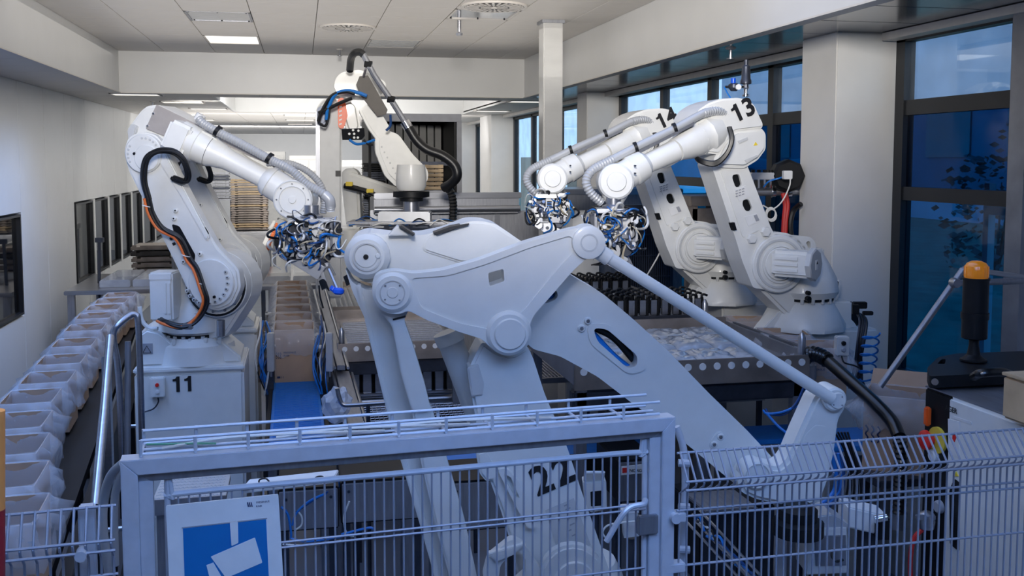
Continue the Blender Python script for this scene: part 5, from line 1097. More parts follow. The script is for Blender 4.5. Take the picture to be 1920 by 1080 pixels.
obj('top', box(x0, x1 + .6, yy, yy + .9, z1 - .06, z1, .01), 'steel', t); obj('front', box(x0, x1 + .6, yy + .02, yy + .06, 0, z1 - .06), 'steel_dull', t)
t, x0, x1, yy, z0, z1 = guard_box('control_cabinet', 'light steel cabinet with a paper note behind the grippers', 1062, 1128, 398, 478, 9.0, .3, cat='cabinet')
obj('body', box(x0, x1, yy, yy + .3, 0, z1, .01), 'robot_grey', t); obj('note', box(x0 + .06, x0 + .17, yy - .004, yy, z1 - .22, z1 - .04), 'label_white', t); obj('hinge', box(x1 - .02, x1, yy - .012, yy, z1 - .2, z1 - .12), 'steel_dark', t)
t, x0, x1, yy, z0, z1 = guard_box('radiator_grille', 'dark ribbed grille panel behind the gripper of arm 13', 1175, 1262, 402, 545, 9.4, .3, cat='panel')
obj('frame', box(x0, x1 + .05, yy + .03, yy + .2, 0, z1, .01), 'grille_dark', t)
for k in range(20): obj('rib', box(x0 + .02 + k * (x1 - x0) / 20, x0 + .035 + k * (x1 - x0) / 20, yy, yy + .03, .3, z1 - .03), 'grille_dark', t)
for k in range(4): obj('bar', box(x0, x1, yy - .01, yy, z1 - .2 - k * .2, z1 - .19 - k * .2), 'steel_dark', t)
obj('beam', box(x0 - .3, x1 + .1, yy - .04, yy + .1, z1 + .01, z1 + .09, .01), 'steel_dark', t)
t = thing('safety_rope', 'thin white twisted rope slanting beside the lower arm numbered 14', 'rope', P(1232, 485, 7.6)); obj('rope', cab([(1252, 442, 7.6), (1234, 480, 7.6), (1212, 518, 7.6)], .006, 6, .02), 'cable_white', t)
# steel gantry, pipes and valves between arms 13 and 14
t, x0, x1, yy, z0, z1 = guard_box('steel_gantry', 'brushed steel frame standing between arms 13 and 14', 1300, 1368, 368, 470, 8.1, .4)
obj('top', box(x0 - .02, x1 + .15, yy, yy + .45, z1 - .08, z1, .006), 'steel_warm', t); obj('rail', box(x0, x1 + .15, yy + .02, yy + .06, z1 - .24, z1 - .10, .004), 'steel_warm', t)
for x in (x0, x1): obj('post', box(x - .04, x + .05, yy + .02, yy + .08, 0, z1 - .08, .004), 'steel_warm', t)
t = thing('pipe_manifold', 'stainless pipe with valves and a black actuator beside the near pillar', 'pipework', P(1450, 358, 7.3))
obj('pipe', tube([P(1408, 360, 7.3), P(1505, 359, 7.3)], .03, 16, sm=False), 'steel', t)
for x in (1450, 1480): obj('pipe_clamp', cyl(P(x - 3, 359.5, 7.3), P(x + 3, 359.4, 7.3), .045), 'chrome', t)
vb = obj('valve_bank', obox(P(1429, 330, 7.2), CR * .085, CF * .04, CZ * .025, .006), 'aluminium', t)
for k in range(4): obj('valve_cap', cyl(P(1412 + k * 11, 324, 7.2), P(1412 + k * 11, 318, 7.2), .014, seg=10), 'black_plastic', vb); obj('valve_stem', cyl(P(1412 + k * 11, 335, 7.2), P(1412 + k * 11, 352, 7.25), .009, seg=8), 'chrome', vb)
ac = obj('actuator', lathe(P(1480, 330, 7.15), CF, [(0, .10), (.02, .12), (.12, .12)], 8), 'black_plastic', t); obj('actuator_block', obox(P(1476, 328, 7.02), CR * .03, CF * .03, CZ * .03, .004), 'label_white', ac)
obj('pipe_stub', cyl(P(1482, 345, 7.25), P(1482, 358, 7.25), .022), 'steel', t)
obj('air_line', cab([(1432, 350, 7.15), (1442, 340, 7.1), (1458, 335, 7.1), (1472, 331, 7.05)], .006, 6), 'cable_blue', t)
obj('cable', cab([(1482, 332, 7.0), (1480, 350, 7.0), (1466, 378, 7.0), (1448, 392, 7.0), (1430, 385, 7.0)], .005, 6), 'cable_white', t)
for k in range(3): obj('coiled_cable', tube([P(1445 + 9 * cos(a) + k, 400 + 11 * sin(a) + k * 2, 7.0) for a in [2 * pi * i / 10 for i in range(11)]], .0045, 6), 'cable_white', t)
for k in range(2): obj('red_hose', cab([(1468 + k * 5, 362, 7.2), (1472 + k * 5, 385, 7.2), (1470 + k * 4, 410, 7.2), (1468 + k * 4, 445, 7.2)], .016, 8), 'cable_red', t)
obj('black_hose', cab([(1502, 382, 7.15), (1488, 395, 7.2), (1482, 420, 7.2), (1484, 450, 7.2)], .02, 8), 'cable_black', t)
q0 = P(1399, 112, 6.5)
t = thing('air_drop', 'grey pipe with pressure regulator hanging above the arm numbered 13', 'regulator', q0)
obj('pipe', cyl(P(1399, 112, 6.5), P(1399, 150, 6.5), .014), 'steel_dark', t); obj('socket', lathe(P(1399, 122, 6.5), (0, 0, -1), [(0, .016), (.01, .026), (.09, .030), (.10, .036), (.12, .036), (.125, .02)], 16), 'steel_dark', t)
obj('valve', lathe(P(1399, 156, 6.5), (0, 0, -1), [(0, .018), (.03, .022), (.04, .014), (.07, .014), (.075, .024), (.085, .024)], 14), 'chrome', t)
obj('regulator', lathe(P(1376, 156, 6.5), (0, 0, -1), [(0, .02), (.01, .036), (.03, .036), (.05, .02)], 16), 'steel_dark', t); obj('knob', cyl(P(1375, 147, 6.5), P(1375, 156, 6.5), .016), 'pad_blue', t)
obj('gauge', lathe(P(1385, 163, 6.44), CF, [(0, .018), (.02, .018)], 16), 'label_white', t); obj('branch', cyl(P(1360, 163, 6.5), P(1399, 163, 6.5), .008), 'black_plastic', t); obj('air_line', cab([(1358, 163, 6.5), (1364, 175, 6.5), (1370, 184, 6.5)], .005, 6), 'cable_blue', t)

# ================================================================ PRODUCT TABLES
def table(x0, x1, y0, y1, z, name, label, holes=True, m='steel_dull', legs=True):
    t = thing(name, label, 'table', ((x0 + x1) / 2, (y0 + y1) / 2, 0))
    obj('tray_floor', box(x0, x1, y0, y1, z - .06, z - .05), m, t)
    fr = obj('front_lip', box(x0, x1, y0 - .012, y0, z - .13, z + .01, .003), 'steel_warm', t)
    if holes:
        n = max(3, int((x1 - x0) / .085)); h0 = None
        for k in range(n):
            p = V((x0 + .05 + k * (x1 - x0 - .1) / (n - 1), y0 - .016, z - .03))
            if h0 is None: h0 = obj('lip_disc', cyl((0, 0, 0), (0, .006, 0), .020, seg=16), 'label_white', fr, local=True); h0.location = p - wl(fr)
            else: inst(h0, fr, p - wl(fr), 'lip_disc')
    obj('back_lip', box(x0, x1, y1, y1 + .012, z - .1, z + .05, .003), 'steel_warm', t)
    for x in (x0, x1): obj('side_lip', box(x - .006, x + .006, y0, y1, z - .1, z + .02, .003), 'steel_dull', t)
    obj('beam', box(x0, x1, y0 + .02, y0 + .1, z - .24, z - .14, .01), 'steel_dark', t)
    if legs:
        for x in (x0 + .05, x1 - .05):
            for yy in (y0 + .05, y1 - .05): obj('leg', box(x - .03, x + .03, yy - .03, yy + .03, 0, z - .1, .004), 'steel_dull', t)
    for x in (x0 + .03, x1 - .03): obj('pin', lathe((x, y0 + .03, z), (0, 0, 1), [(0, .022), (.10, .022), (.13, .008)], 12), 'steel', t)
    return t
def bag_mesh(w, d, h, seed):
    bm = bmesh.new(); bmesh.ops.create_grid(bm, x_segments=18, y_segments=14, size=1); r = random.Random(seed); s0 = r.uniform(0, 50)
    for v in bm.verts:
        x, y = v.co.x, v.co.y; e = max(0, (1 - abs(x) ** 4) * (1 - abs(y) ** 4)); n_ = noise.noise(V((x * 2.4 + s0, y * 5, s0)))
        v.co = V((x * w / 2 * (1 - .05 * abs(y)), y * d / 2 * (1 - .06 * abs(x)), h * e ** .5 * (1 + .25 * n_) + .004))
    ex = bmesh.ops.extrude_face_region(bm, geom=bm.faces[:]); 
    for g in ex['geom']:
        if isinstance(g, bmesh.types.BMVert): g.co.z = .0005
    return bm
bagp = []
def bags(x0, x1, y0, y1, z, nx, ny, group, what):
    w = (x1 - x0) / nx; d = (y1 - y0) / ny
    rows = ['front', 'second', 'third', 'fourth', 'fifth']; colsn = ['leftmost', 'second from the left', 'third from the left', 'fourth from the left', 'fifth from the left', 'sixth from the left']
    for j in range(ny):
        for i in range(nx):
            t = thing('fluid_bag', 'clear fluid bag on the %s, %s row, %s' % (what, rows[j], colsn[i] if i < nx - 1 else 'rightmost'), 'bag', (x0 + (i + .5) * w, y0 + (j + .5) * d, z + .012 * (j % 2)), group)
            t.rotation_euler.z = random.uniform(-.06, .06)
            key = (round(w, 3), round(d, 3), (i + j) % 3)
            f = [b for b in bagp if b[0] == key]
            if f: inst(f[0][1], t, (0, 0, 0), 'pouch'); inst(f[0][2], t, f[0][2].location, 'seam')
            else:
                o = obj('pouch', bag_mesh(w * 1.12, d * 1.05, .055, i * 7 + j), 'bag', t, local=True, ang=180); s_ = obj('seam', box(-w * .5, w * .5, -.008, .008, 0, .006, .002), 'cover_film', t, local=True); s_.location = (0, -d * .5, .004); bagp.append((key, o, s_))
Z1 = 1.8
a = PZ(1080, 690, Z1); b = PZ(1500, 662, Z1); c = PZ(1300, 590, Z1)
T1 = (PZ(1080, 690, Z1).x, 2.78, PZ(1240, 680, Z1).y, PZ(1240, 612, Z1).y)
table(T1[0], T1[1], T1[2], T1[3], Z1, 'product_table', 'wide tray table of clear bags in front of arms 13 and 14')
bags(T1[0] + .04, T1[1] - .15, T1[2] + .03, T1[3] - .03, Z1 - .05, 5, 3, 'bags on the wide right tray table', 'wide right tray table')
sr_ = thing('perforated_rail', 'slanting perforated steel rail at the right of the bag table', 'rail', PZ(1440, 630, Z1 + .03))
e0, e1 = PX(1375, 612, 2.83), PX(1508, 660, 2.83); obj('rail', obox((e0 + e1) / 2, (e1 - e0) / 2, CF * .03, CZ * .035, .004), 'steel_dull', sr_)
for k in range(13): c = e0.lerp(e1, (k + 1) / 15) - CF * .034; obj('rail_hole', cyl(c, c + CF * .006, .013, seg=12), 'label_white' if k < 9 else 'ink', sr_)
# second tier: bags and hooked separators behind
T2 = (PZ(1110, 600, Z1).x - .2, 2.72, T1[3] + .12, PZ(1200, 530, Z1).y)
table(T2[0], T2[1], T2[2], T2[3], Z1 + .02, 'product_table', 'rear tray table of bags and black separators behind the first one', holes=False)
def separators(x0, x1, y0, y1, z, nx, ny, h, name, label):
    t = thing(name, label, 'rack', ((x0 + x1) / 2, (y0 + y1) / 2, z)); w = (x1 - x0) / nx; pl_ = hk = None
    for i in range(nx):
        p = V((x0 + (i + .5) * w, y0, z)) - wl(t)
        if pl_ is None: pl_ = obj('separator_plate', box(-w * .32, w * .32, 0, .01, .02, h, .006), 'steel', t, local=True); pl_.location = p
        else: inst(pl_, t, p, 'separator_plate')
    for j in range(ny):
        for i in range(nx + 1):
            p = V((x0 + i * w, y0 + (j + .3) * (y1 - y0) / ny, z)) - wl(t)
            if hk is None:
                hk = obj('hook', J(box(-.012, .012, -.004, .004, 0, h, .002, 1), tube([(0, 0, h), (0, 0, h + .015), (w * .2, 0, h + .02), (w * .5, 0, h + .012)], .009, 6, 3)), 'black_plastic', t, local=True); hk.location = p
            else: inst(hk, t, p, 'hook')
    obj('bottom_rail', box(x0, x1, y0 - .02, y0, z - .02, z + .02, .003), 'steel_dark', t)
    return t
sy = T2[2] + .03
separators(PZ(1115, 612, Z1).x, min(2.68, PZ(1345, 606, Z1).x), sy, sy + .5, Z1 + .03, 10, 5, .13, 'separator_rack', 'rack of upright steel separators with black hooks behind the right bags')
bags(T2[0] + .3, T2[1] - .1, sy + .62, sy + 1.2, Z1 + .0, 4, 1, 'bags on the rear tray table', 'rear tray table')
separators(PZ(1062, 545, Z1).x, PZ(1145, 540, Z1).x, sy + 1.3, sy + 1.75, Z1 + .03, 5, 5, .10, 'separator_rack', 'small rack of black hooks farther back under the grippers')
# left product table beneath the big arm
a = PZ(640, 640, 1.5)
xA, xB = PZ(632, 640, 1.5).x, PZ(870, 640, 1.5).x
table(xA, xB, PZ(700, 645, 1.5).y, PZ(700, 590, 1.5).y, 1.5, 'product_table', 'tray table with patterned steel top left of the big arm', m='steel')
for k in range(9): pass
t = thing('flat_tray', 'flat ribbed plastic tray on the table left of the big arm', 'tray', ((xA + xB) / 2, PZ(700, 615, 1.5).y, 1.46)); y0_, y1_ = PZ(700, 640, 1.5).y, PZ(700, 596, 1.5).y
obj('sheet', box(xA + .06, xB - .06, y0_, y1_, 1.46, 1.475, .004), 'steel', t)
for k in range(12): obj('ridge', box(xA + .08, xB - .08, y0_ + .03 + k * (y1_ - y0_ - .06) / 12, y0_ + .05 + k * (y1_ - y0_ - .06) / 12, 1.475, 1.485, .002), 'steel_dull', t)
yb0, yb1 = PZ(700, 575, 1.5).y, PZ(700, 535, 1.5).y
table(xA - .05, xB, yb0, yb1, 1.5, 'product_table', 'tray table under the gripper of arm 11', holes=False)
t = thing('grooved_tray', 'grooved clear tray under the blue suction pad', 'tray', ((xA + xB) / 2, (yb0 + yb1) / 2, 1.46))
for k in range(16): obj('groove', box(xA + .02 + k * (xB - xA - .1) / 16, xA + .06 + k * (xB - xA - .1) / 16, yb0 + .03, yb1 - .03, 1.46, 1.49, .004), 'cover_film', t)
obj('sheet', box(xA, xB - .06, yb0 + .01, yb1 - .01, 1.445, 1.46), 'steel', t)
# tall steel plates and grids below the tables
ty0 = PZ(700, 715, 1.15).y
pm = thing('plate_magazine', 'row of upright steel plates in dark slots under the left tray table', 'rack', ((xA + xB) / 2, ty0, 0)); kk = None
for k in range(9):
    p = V((xA + .14 + k * (xB - xA - .1) / 9, ty0, 0))
    if kk is None: kk = obj('upright_plate', J(box(-.035, .035, 0, .02, 1.05, 1.33, .004, 1), box(-.05, .05, -.02, .03, 1.03, 1.06, .003, 1)), 'steel', pm, local=True); kk.location = p - wl(pm)
    else: inst(kk, pm, p - wl(pm), 'upright_plate')
obj('back_panel', box(xA + .05, xB, ty0 + .12, ty0 + .14, .6, 1.36), 'black_plastic', pm); obj('roller', cyl((xA + .1, ty0 - .06, 1.0), (xB, ty0 - .06, 1.0), .035, seg=16), 'steel', pm)
for k in range(3): obj('orange_clip', obox((xA + .09, ty0 - .03, 1.12 + k * .09), V((.03, 0, -.012)), V((0, .01, 0)), V((0, 0, .01)), .002), 'cable_orange', pm)
for x in (xA + .06, xB - .06): obj('leg', box(x - .025, x + .025, ty0 + .15, ty0 + .2, 0, 1.3), 'steel_dark', pm)
def grid(px0, px1, py0, py1, z, name, label, nx, ny, r=.004):
    a = PZ(px0, py1, z); b = PZ(px1, py1, z); c = PZ(px0, py0, z); x0, x1, y0, y1 = a.x, b.x, a.y, c.y
    t = thing(name, label, 'grid', ((x0 + x1) / 2, (y0 + y1) / 2, z))
    w = [tube([(x0, y0 + (y1 - y0) * k / ny, z), (x1, y0 + (y1 - y0) * k / ny, z)], r, 5, sm=False) for k in range(ny + 1)] + [tube([(x0 + (x1 - x0) * k / nx, y0, z), (x0 + (x1 - x0) * k / nx, y1, z)], r, 5, sm=False) for k in range(nx + 1)]
    tag(obj('mesh', J(*w), 'steel', t), None, None, None, 'stuff')
    obj('frame_bar', box(x0 - .02, x1 + .02, y0 - .03, y0, z - .03, z + .01), 'steel', t); obj('frame_bar', box(x0 - .02, x1 + .02, y1, y1 + .02, z - .03, z + .01), 'steel', t)
    for x in (x0, x1): obj('leg', box(x - .015, x + .015, y0, y0 + .03, 0, z - .03), 'steel_dark', t)
grid(672, 880, 728, 745, 1.0, 'wire_grid', 'wire grid tray just below the upright steel plates', 26, 6)
grid(672, 900, 765, 800, 1.0, 'wire_grid', 'wire grid tray nearest the blue cross belt', 26, 8)
grid(985, 1110, 652, 712, 1.25, 'wire_grid', 'larger wire grid seen under the elbow of the big arm', 18, 14)
grid(1285, 1440, 728, 748, 1.35, 'wire_grid', 'dark grid shelf under the wide right tray table', 22, 5)
# slanted chain rails at the left edge of the tables
for k, (x0, y0, x1, y1, w_, lab) in enumerate(((642, 700, 668, 800, .05, 'wide grey chain rail running towards the camera left of the grids'), (600, 545, 640, 690, .03, 'thin grey rail at the left end of the tray tables'))):
    a = P(x0, y0, 7.3 if k == 0 else 8.6); b = P(x1, y1, 6.1 if k == 0 else 7.2); t = thing('chain_rail', lab, 'rail', (a + b) / 2)
    obj('rail', obox((a + b) / 2, (b - a) / 2, CR * w_, (b - a).cross(CR).normalized() * .02, .004), 'steel_dull', t)
    for s in (-1, 1): obj('edge_tube', tube([a + CR * s * (w_ + .02), b + CR * s * (w_ + .02)], .012, 8, sm=False), 'steel', t)
    for q in (.15, .9): c = a.lerp(b, q); obj('support', box(c.x - .02, c.x + .02, c.y - .02, c.y + .02, 0, c.z - .02), 'steel_dark', t)
# wrapped foil piece and bent tube near it
t = thing('bent_tube', 'bent steel tube bracket at the lower end of the chain rail', 'pipe', P(640, 770, 5.9)); obj('tube', cab([(632, 728, 5.9), (636, 745, 5.9), (643, 758, 5.9), (665, 759, 5.9), (735, 754, 5.9)], .014, 10), 'steel', t); q_ = P(690, 757, 5.9); obj('post', cyl(q_, V((q_.x, q_.y, 0)), .012), 'steel_dark', t)
bm = bmesh.new(); bmesh.ops.create_icosphere(bm, subdivisions=3, radius=.09)
for v in bm.verts: v.co *= 1 + .35 * noise.noise(v.co * 22); v.co.z *= 1.2
bmesh.ops.translate(bm, verts=bm.verts, vec=P(632, 758, 6.1)); tag(obj('foil_wrap', bm, 'cover_film', None, ang=5), 'crumpled foil wrap tied at the left of the grids', 'wrap')

# blue cross belts
def X(x, y, z=zb): p = PZ(x, y, z); return (p.x, p.y)
belt('belt_conveyor', 'blue cross belt seen below the gate beam at the left', [X(630, 905), X(775, 900), X(765, 868), X(640, 880)], zb)
belt('belt_conveyor', 'long blue cross belt behind the lower arm numbered 22', [X(780, 872), X(1262, 842), X(1262, 815), X(800, 850)], zb)
belt('belt_conveyor', 'blue belt under the table at the right', [X(1300, 830, 1.3), X(1490, 822, 1.3), X(1480, 795, 1.3), X(1310, 803, 1.3)], 1.3)
belt('belt_conveyor', 'blue belt passing behind the wrist bracket', [X(1560, 838, 1.35), X(1672, 835, 1.35), X(1660, 799, 1.35), X(1565, 802, 1.35)], 1.35)

# cartons standing right of the perforated rail, and the shelf below them
cs = thing('carton_shelf', 'narrow steel shelf with three lined cartons by the arm numbered 13', 'shelf', (2.99, 6.4, 0))
obj('shelf_top', box(2.86, 3.02, 5.3, 6.9, 1.47, 1.5, .005), 'steel_dull', cs)
for yy in (5.4, 6.8): obj('leg', box(2.90, 2.94, yy - .02, yy + .02, 0, 1.42), 'steel_dark', cs)
g3 = 'lined cartons beside the arm numbered 13'
for k, (x, y, D, lab) in enumerate(((1392, 594, 6.9, 'small lined carton farthest back beside the perforated rail'), (1455, 617, 6.35, 'lined carton in front of the foot of the arm numbered 13'), (1516, 640, 5.95, 'lined carton nearest the corrugated hose elbow'))):
    o = copy_tree(protos[k]); p = P(x, y, D); o.location = (p.x, p.y - .1, p.z - chh * .85); o.rotation_euler.z = radians(-14); o.scale = (.92, .7, .85); tag(o, lab, 'carton', g3)

# ================================================================ FRONT: GATE, FENCES
def frame_root(px, py, D, yaw, name, label, cat):
    pl = Pl(px, py, D, yaw); o = pl.m(px, py); t = thing(name, label, cat, o); t.rotation_euler.z = atan2(pl.e.y, pl.e.x); return t, pl, o
def lobj(name, bm, m, par, **k): return obj(name, bm, m, par, local=True, **k)
gt, gp, go = frame_root(225, 865, 2.54, 16.4, 'gate_frame', 'pale metal gate frame with mitred corners across the foreground', 'gate frame')
GW = (gp.m(1267, 783) - go).dot(gp.e); zf = -go.z
w1, w2 = .042, .04
def quadbar(pts, y0, y1, m='galv'): return prism([V((x, y0, z)) for x, z in pts], V((0, y1 - y0, 0)), b=.002)
lobj('top_bar', quadbar([(0, 0), (GW, 0), (GW - w1, -w1), (w1, -w1)], 0, .06), 'galv', gt)
lobj('post', quadbar([(0, 0), (w1, -w1), (w1, zf), (0, zf)], 0, .06), 'galv', gt)
lobj('post', quadbar([(GW, 0), (GW - w1, -w1), (GW - w1, zf), (GW, zf)], 0, .06), 'galv', gt)
lobj('inner_rail', quadbar([(w1, -w1), (GW - w1, -w1), (GW - w1, -w1 - .022), (w1, -w1 - .022)], .014, .06), 'steel_dull', gt)
lobj('inner_stile', quadbar([(w1, -w1), (w1 + .036, -w1 - .022), (w1 + .036, zf), (w1, zf)], .014, .06), 'galv', gt)
lobj('inner_stile', quadbar([(GW - w1, -w1), (GW - w1 - .036, -w1 - .022), (GW - w1 - .036, zf), (GW - w1, zf)], .014, .06), 'galv', gt)
dr, dp_, do = frame_root(225, 865, 2.54, 16.4, 'gate_door', 'wire mesh gate door with a rounded tube edge inside the gate frame', 'gate')
x0, x1, z0, z1 = .112, GW - .088, -.108, zf + .12
lobj('edge_tube', tube([(x0, .03, z1), (x0, .03, z0 - .05), (x0 + .012, .03, z0 - .014), (x0 + .05, .03, z0), ((x0 + x1) / 2, .03, z0), (x1 - .05, .03, z0), (x1 - .012, .03, z0 - .014), (x1, .03, z0 - .05), (x1, .03, z1)], .0085, 10, n=3), 'galv', dr)
n = int((x1 - x0) / .0275); wv = None
for k in range(1, n):
    x = x0 + (x1 - x0) * k / n
    if wv is None: wv = lobj('wire', tube([(0, .03, z1), (0, .03, z0)], .0030, 6, sm=False), 'wire_grey', dr); wv.location.x = x
    else: inst(wv, dr, (x, 0, 0), 'wire')
for z in (-.27, -.285, -.47, -.67, -.87, -1.1, -1.4, -1.7): lobj('cross_wire', tube([(x0, .022, z), (x1, .022, z)], .0032, 6, sm=False), 'wire_grey', dr)
lobj('handle', tube([(x1 - .14, -.01, -.36), (x1 - .10, -.03, -.28), (x1 - .07, -.03, -.255), (x1 - .03, -.03, -.25), (x1 - .01, 0, -.25)], .009, 10), 'galv', dr)
lobj('lock_plate', box(x1 - .03, x1 + .035, .0, .02, -.36, -.30, .003), 'steel_dull', dr)
# sign on the door
sg = thing('camera_sign', 'white sign with a blue surveillance camera pictogram hanging on the gate', 'sign', (0, 0, 0))
sg.location = go + gp.e * .12 + V((0, 0, -.5)); sg.rotation_euler.z = gt.rotation_euler.z
spl = Pl(225, 865, 2.54, 16.4)
def sp(l, off, m, name, par, th=.0015): return obj(name, [prism([spl.m(x, y, off) for x, y in l], spl.n * -th)][0], m, None) 
def sloc(l, off, th, m, name, par):
    inv = sg.matrix_basis.inverted() if False else Matrix.Rotation(-sg.rotation_euler.z, 4, 'Z') @ Matrix.Translation(-sg.location)
    bm = prism([inv @ spl.m(x, y, off) for x, y in l], inv.to_3x3() @ (spl.n * -th)); return lobj(name, bm, m, par)
bd = sloc(rnd([(311, 949), (522, 927), (537, 1180), (322, 1200)], 3), .028, .006, 'label_white', 'board', sg)
sloc([(343, 991), (499, 974), (509, 1190), (350, 1200)], .0295, .002, 'poster_blue', 'blue_field', bd)
sloc([(341, 989), (501, 971), (501, 973), (341, 991)], .0295, .002, 'label_grey', 'field_edge', bd)
sloc(rnd([(431, 980), (446, 978), (447, 1018), (434, 1024)], 2), .031, .002, 'label_white', 'pictogram_pole', bd)
sloc(rnd([(395, 1044), (478, 1008), (492, 1055), (424, 1084)], 2), .031, .002, 'label_white', 'pictogram_camera', bd)
sloc([(387, 1060), (400, 1055), (418, 1086), (395, 1092)], .031, .002, 'label_white', 'pictogram_lens', bd)
ex, ey = rot2(spl, 0)
def stext(s, x, y, size, m='label_grey'):
    inv = Matrix.Rotation(-sg.rotation_euler.z, 4, 'Z'); o = text(s, V((0, 0, 0)), (1, 0, 0), CZ, size, m, bd, .0, 'print'); me = o.data
    lp = inv @ (spl.m(x, y, .0300) - sg.location); me.transform(Matrix.Translation(lp + wl(bd))); return o
stext('FRESENIUS', 480, 944, .0075, 'print_navy'); stext('KABI', 480, 951, .0075, 'print_navy')
for k in range(3):
    sloc([(463 + k * 3.4, 942), (465 + k * 3.4, 942), (467 + k * 3.4, 950), (465 + k * 3.4, 950)], .0296, .001, 'print_navy', 'printed_wave', bd)
# wire basket tray on top of the gate frame
bt, _, _ = frame_root(225, 865, 2.54, 16.4, 'cable_basket', 'long wire cable basket lying on top of the gate frame', 'cable tray')
bx0, bx1 = .05, GW - .045
for y, z in ((.12, .045), (.02, .045), (.125, .0085), (.02, .0085), (.07, .006)): lobj('long_wire', tube([(bx0, y, z), (bx1, y, z)], .0045, 8, sm=False), 'galv', bt)
k = 0; uw = None
while bx0 + k * .137 < bx1 + .01:
    x = bx0 + k * .137
    if uw is None: uw = lobj('cross_loop', tube([(0, .128, .047), (0, .128, .005), (0, .017, .005), (0, .017, .047)], .0048, 8, sm=False), 'galv', bt); uw.location.x = x
    else: inst(uw, bt, (x, 0, 0), 'cross_loop')
    k += 1
lobj('cable', tube([(.06, .1, .012), (.10, .07, .018), (.18, .06, .016), (.24, .05, .014)], .003, 6), 'cable_green', bt)
for i in range(3): lobj('cable', tube([(.1 + .3 * i, .05 + .02 * i, .012), (.3 + .3 * i, .08, .02), (.7 + .25 * i, .05, .014)], .004, 6), 'cable_white', bt)
# right fence
def fence(px, py, D, yaw, x0, x1, step, label, d=.07, h1=.08):
    t, pl_, o = frame_root(px, py, D, yaw, 'mesh_fence', label, 'fence'); zf = -o.z; w = None; n = int((x1 - x0) / step)
    for k in range(n + 1):
        if w is None: w = lobj('wire', tube([(0, 0, 0), (0, -d, -h1), (0, -d * .9, -h1 - .012), (0, 0, -h1 - .05), (0, 0, zf)], .0036, 6, sm=False), 'wire_grey', t); w.location.x = x0
        else: inst(w, t, (x0 + k * (x1 - x0) / n, 0, 0), 'wire')
    for y, z in ((0, -.004), (-d, -h1 + .008), (-d - .002, -h1 - .018), (0, -.185), (0, -.205), (0, -.36), (0, -.55), (0, -.75), (0, -.95), (0, -1.2), (0, -1.5), (0, -1.8)): lobj('cross_wire', tube([(x0 - .01, y, z), (x1 + .01, y, z)], .004, 6, sm=False), 'wire_grey', t)
    return t
f1 = fence(1275, 847, 3.0, 13, 0.0, 1.45, .0252, 'welded wire fence with a folded top right of the gate')
lobj('post', box(-.05, -.01, .02, .06, f1.location.z * -1, -.02, .004), 'galv', f1)
for z in (-.2, -.36): lobj('post_clip', box(-.06, .02, -.01, .03, z - .02, z + .01, .003), 'galv', f1)
lobj('clip_knob', cyl((-.02, -.03, -.2), (-.02, 0, -.2), .016, seg=14), 'galv', f1)
f2 = fence(210, 945, 2.5, 16.4, -.42, 0.0, .0295, 'short folded wire fence section left of the gate', .05, .085)
lobj('post', box(-.085, -.045, .02, .06, -f2.location.z, -.01, .004), 'galv', f2)
lobj('clip_knob', cyl((-.07, -.07, -.105), (-.07, -.03, -.105), .014, seg=14), 'galv', f2)
t = thing('grey_hoses', 'pair of thick grey hoses bending down beside the left gate post', 'hose', P(210, 1060, 2.75))
obj('hose', cab([(232, 868, 2.62), (208, 892, 2.7), (195, 935, 2.75), (193, 990, 2.75), (205, 1075, 2.75)], .013, 12), 'hose_grey', t); obj('hose', cab([(236, 878, 2.62), (222, 905, 2.68), (214, 950, 2.7), (216, 1060, 2.7)], .011, 12), 'hose_grey', t)
t = thing('grey_hoses', 'curved grey conduit behind the right gate post', 'hose', P(1278, 1000, 3.1)); obj('conduit', cab([(1268, 800, 3.1), (1281, 840, 3.1), (1285, 900, 3.1), (1282, 1000, 3.1), (1282, 1090, 3.1)], .012, 12), 'galv', t)
for y in (868, 950, 1030): obj('conduit_clip', cyl(P(1272, y, 3.08), P(1293, y + 1, 3.08), .012, seg=10), 'galv', t)
t = thing('marker_post', 'blurred orange and dark red post cut by the left picture edge', 'post', P(-8, 1000, 1.3))
obj('orange_sleeve', cyl(P(-12, 955, 1.3), P(-12, 770, 1.3), .014, seg=20), 'linen_pole', t); obj('red_sleeve', cyl(P(-12, 1150, 1.3), P(-12, 955, 1.3), .0142, seg=20), 'pole_red', t)
# stainless barrier rails
t = thing('barrier_rail', 'polished stainless tube barrier between the cartons and the pedestal numbered 11', 'railing', P(235, 900, 5.3))
obj('slant_tube', tube([P(207, 632, 5.6), P(196, 760, 5.2), P(178, 950, 4.7)], .0235, 18, sm=False), 'steel', t)
obj('arch_tube', tube([P(230, 870, 5.7), P(222, 700, 5.7), P(213, 640, 5.7), P(214, 619, 5.7), P(225, 606, 5.72), P(243, 592, 5.78), P(254, 590, 5.8), P(259, 604, 5.8), P(263, 700, 5.8), P(268, 880, 5.8)], .0185, 14, n=4), 'steel', t)
obj('flat_post', obox(P(203, 800, 5.75), CR * .022, CF * .02, CZ * .42, .004), 'steel', t); obj('post', cyl(P(238, 1100, 5.6), P(240, 640, 5.75), .018), 'steel_dull', t)

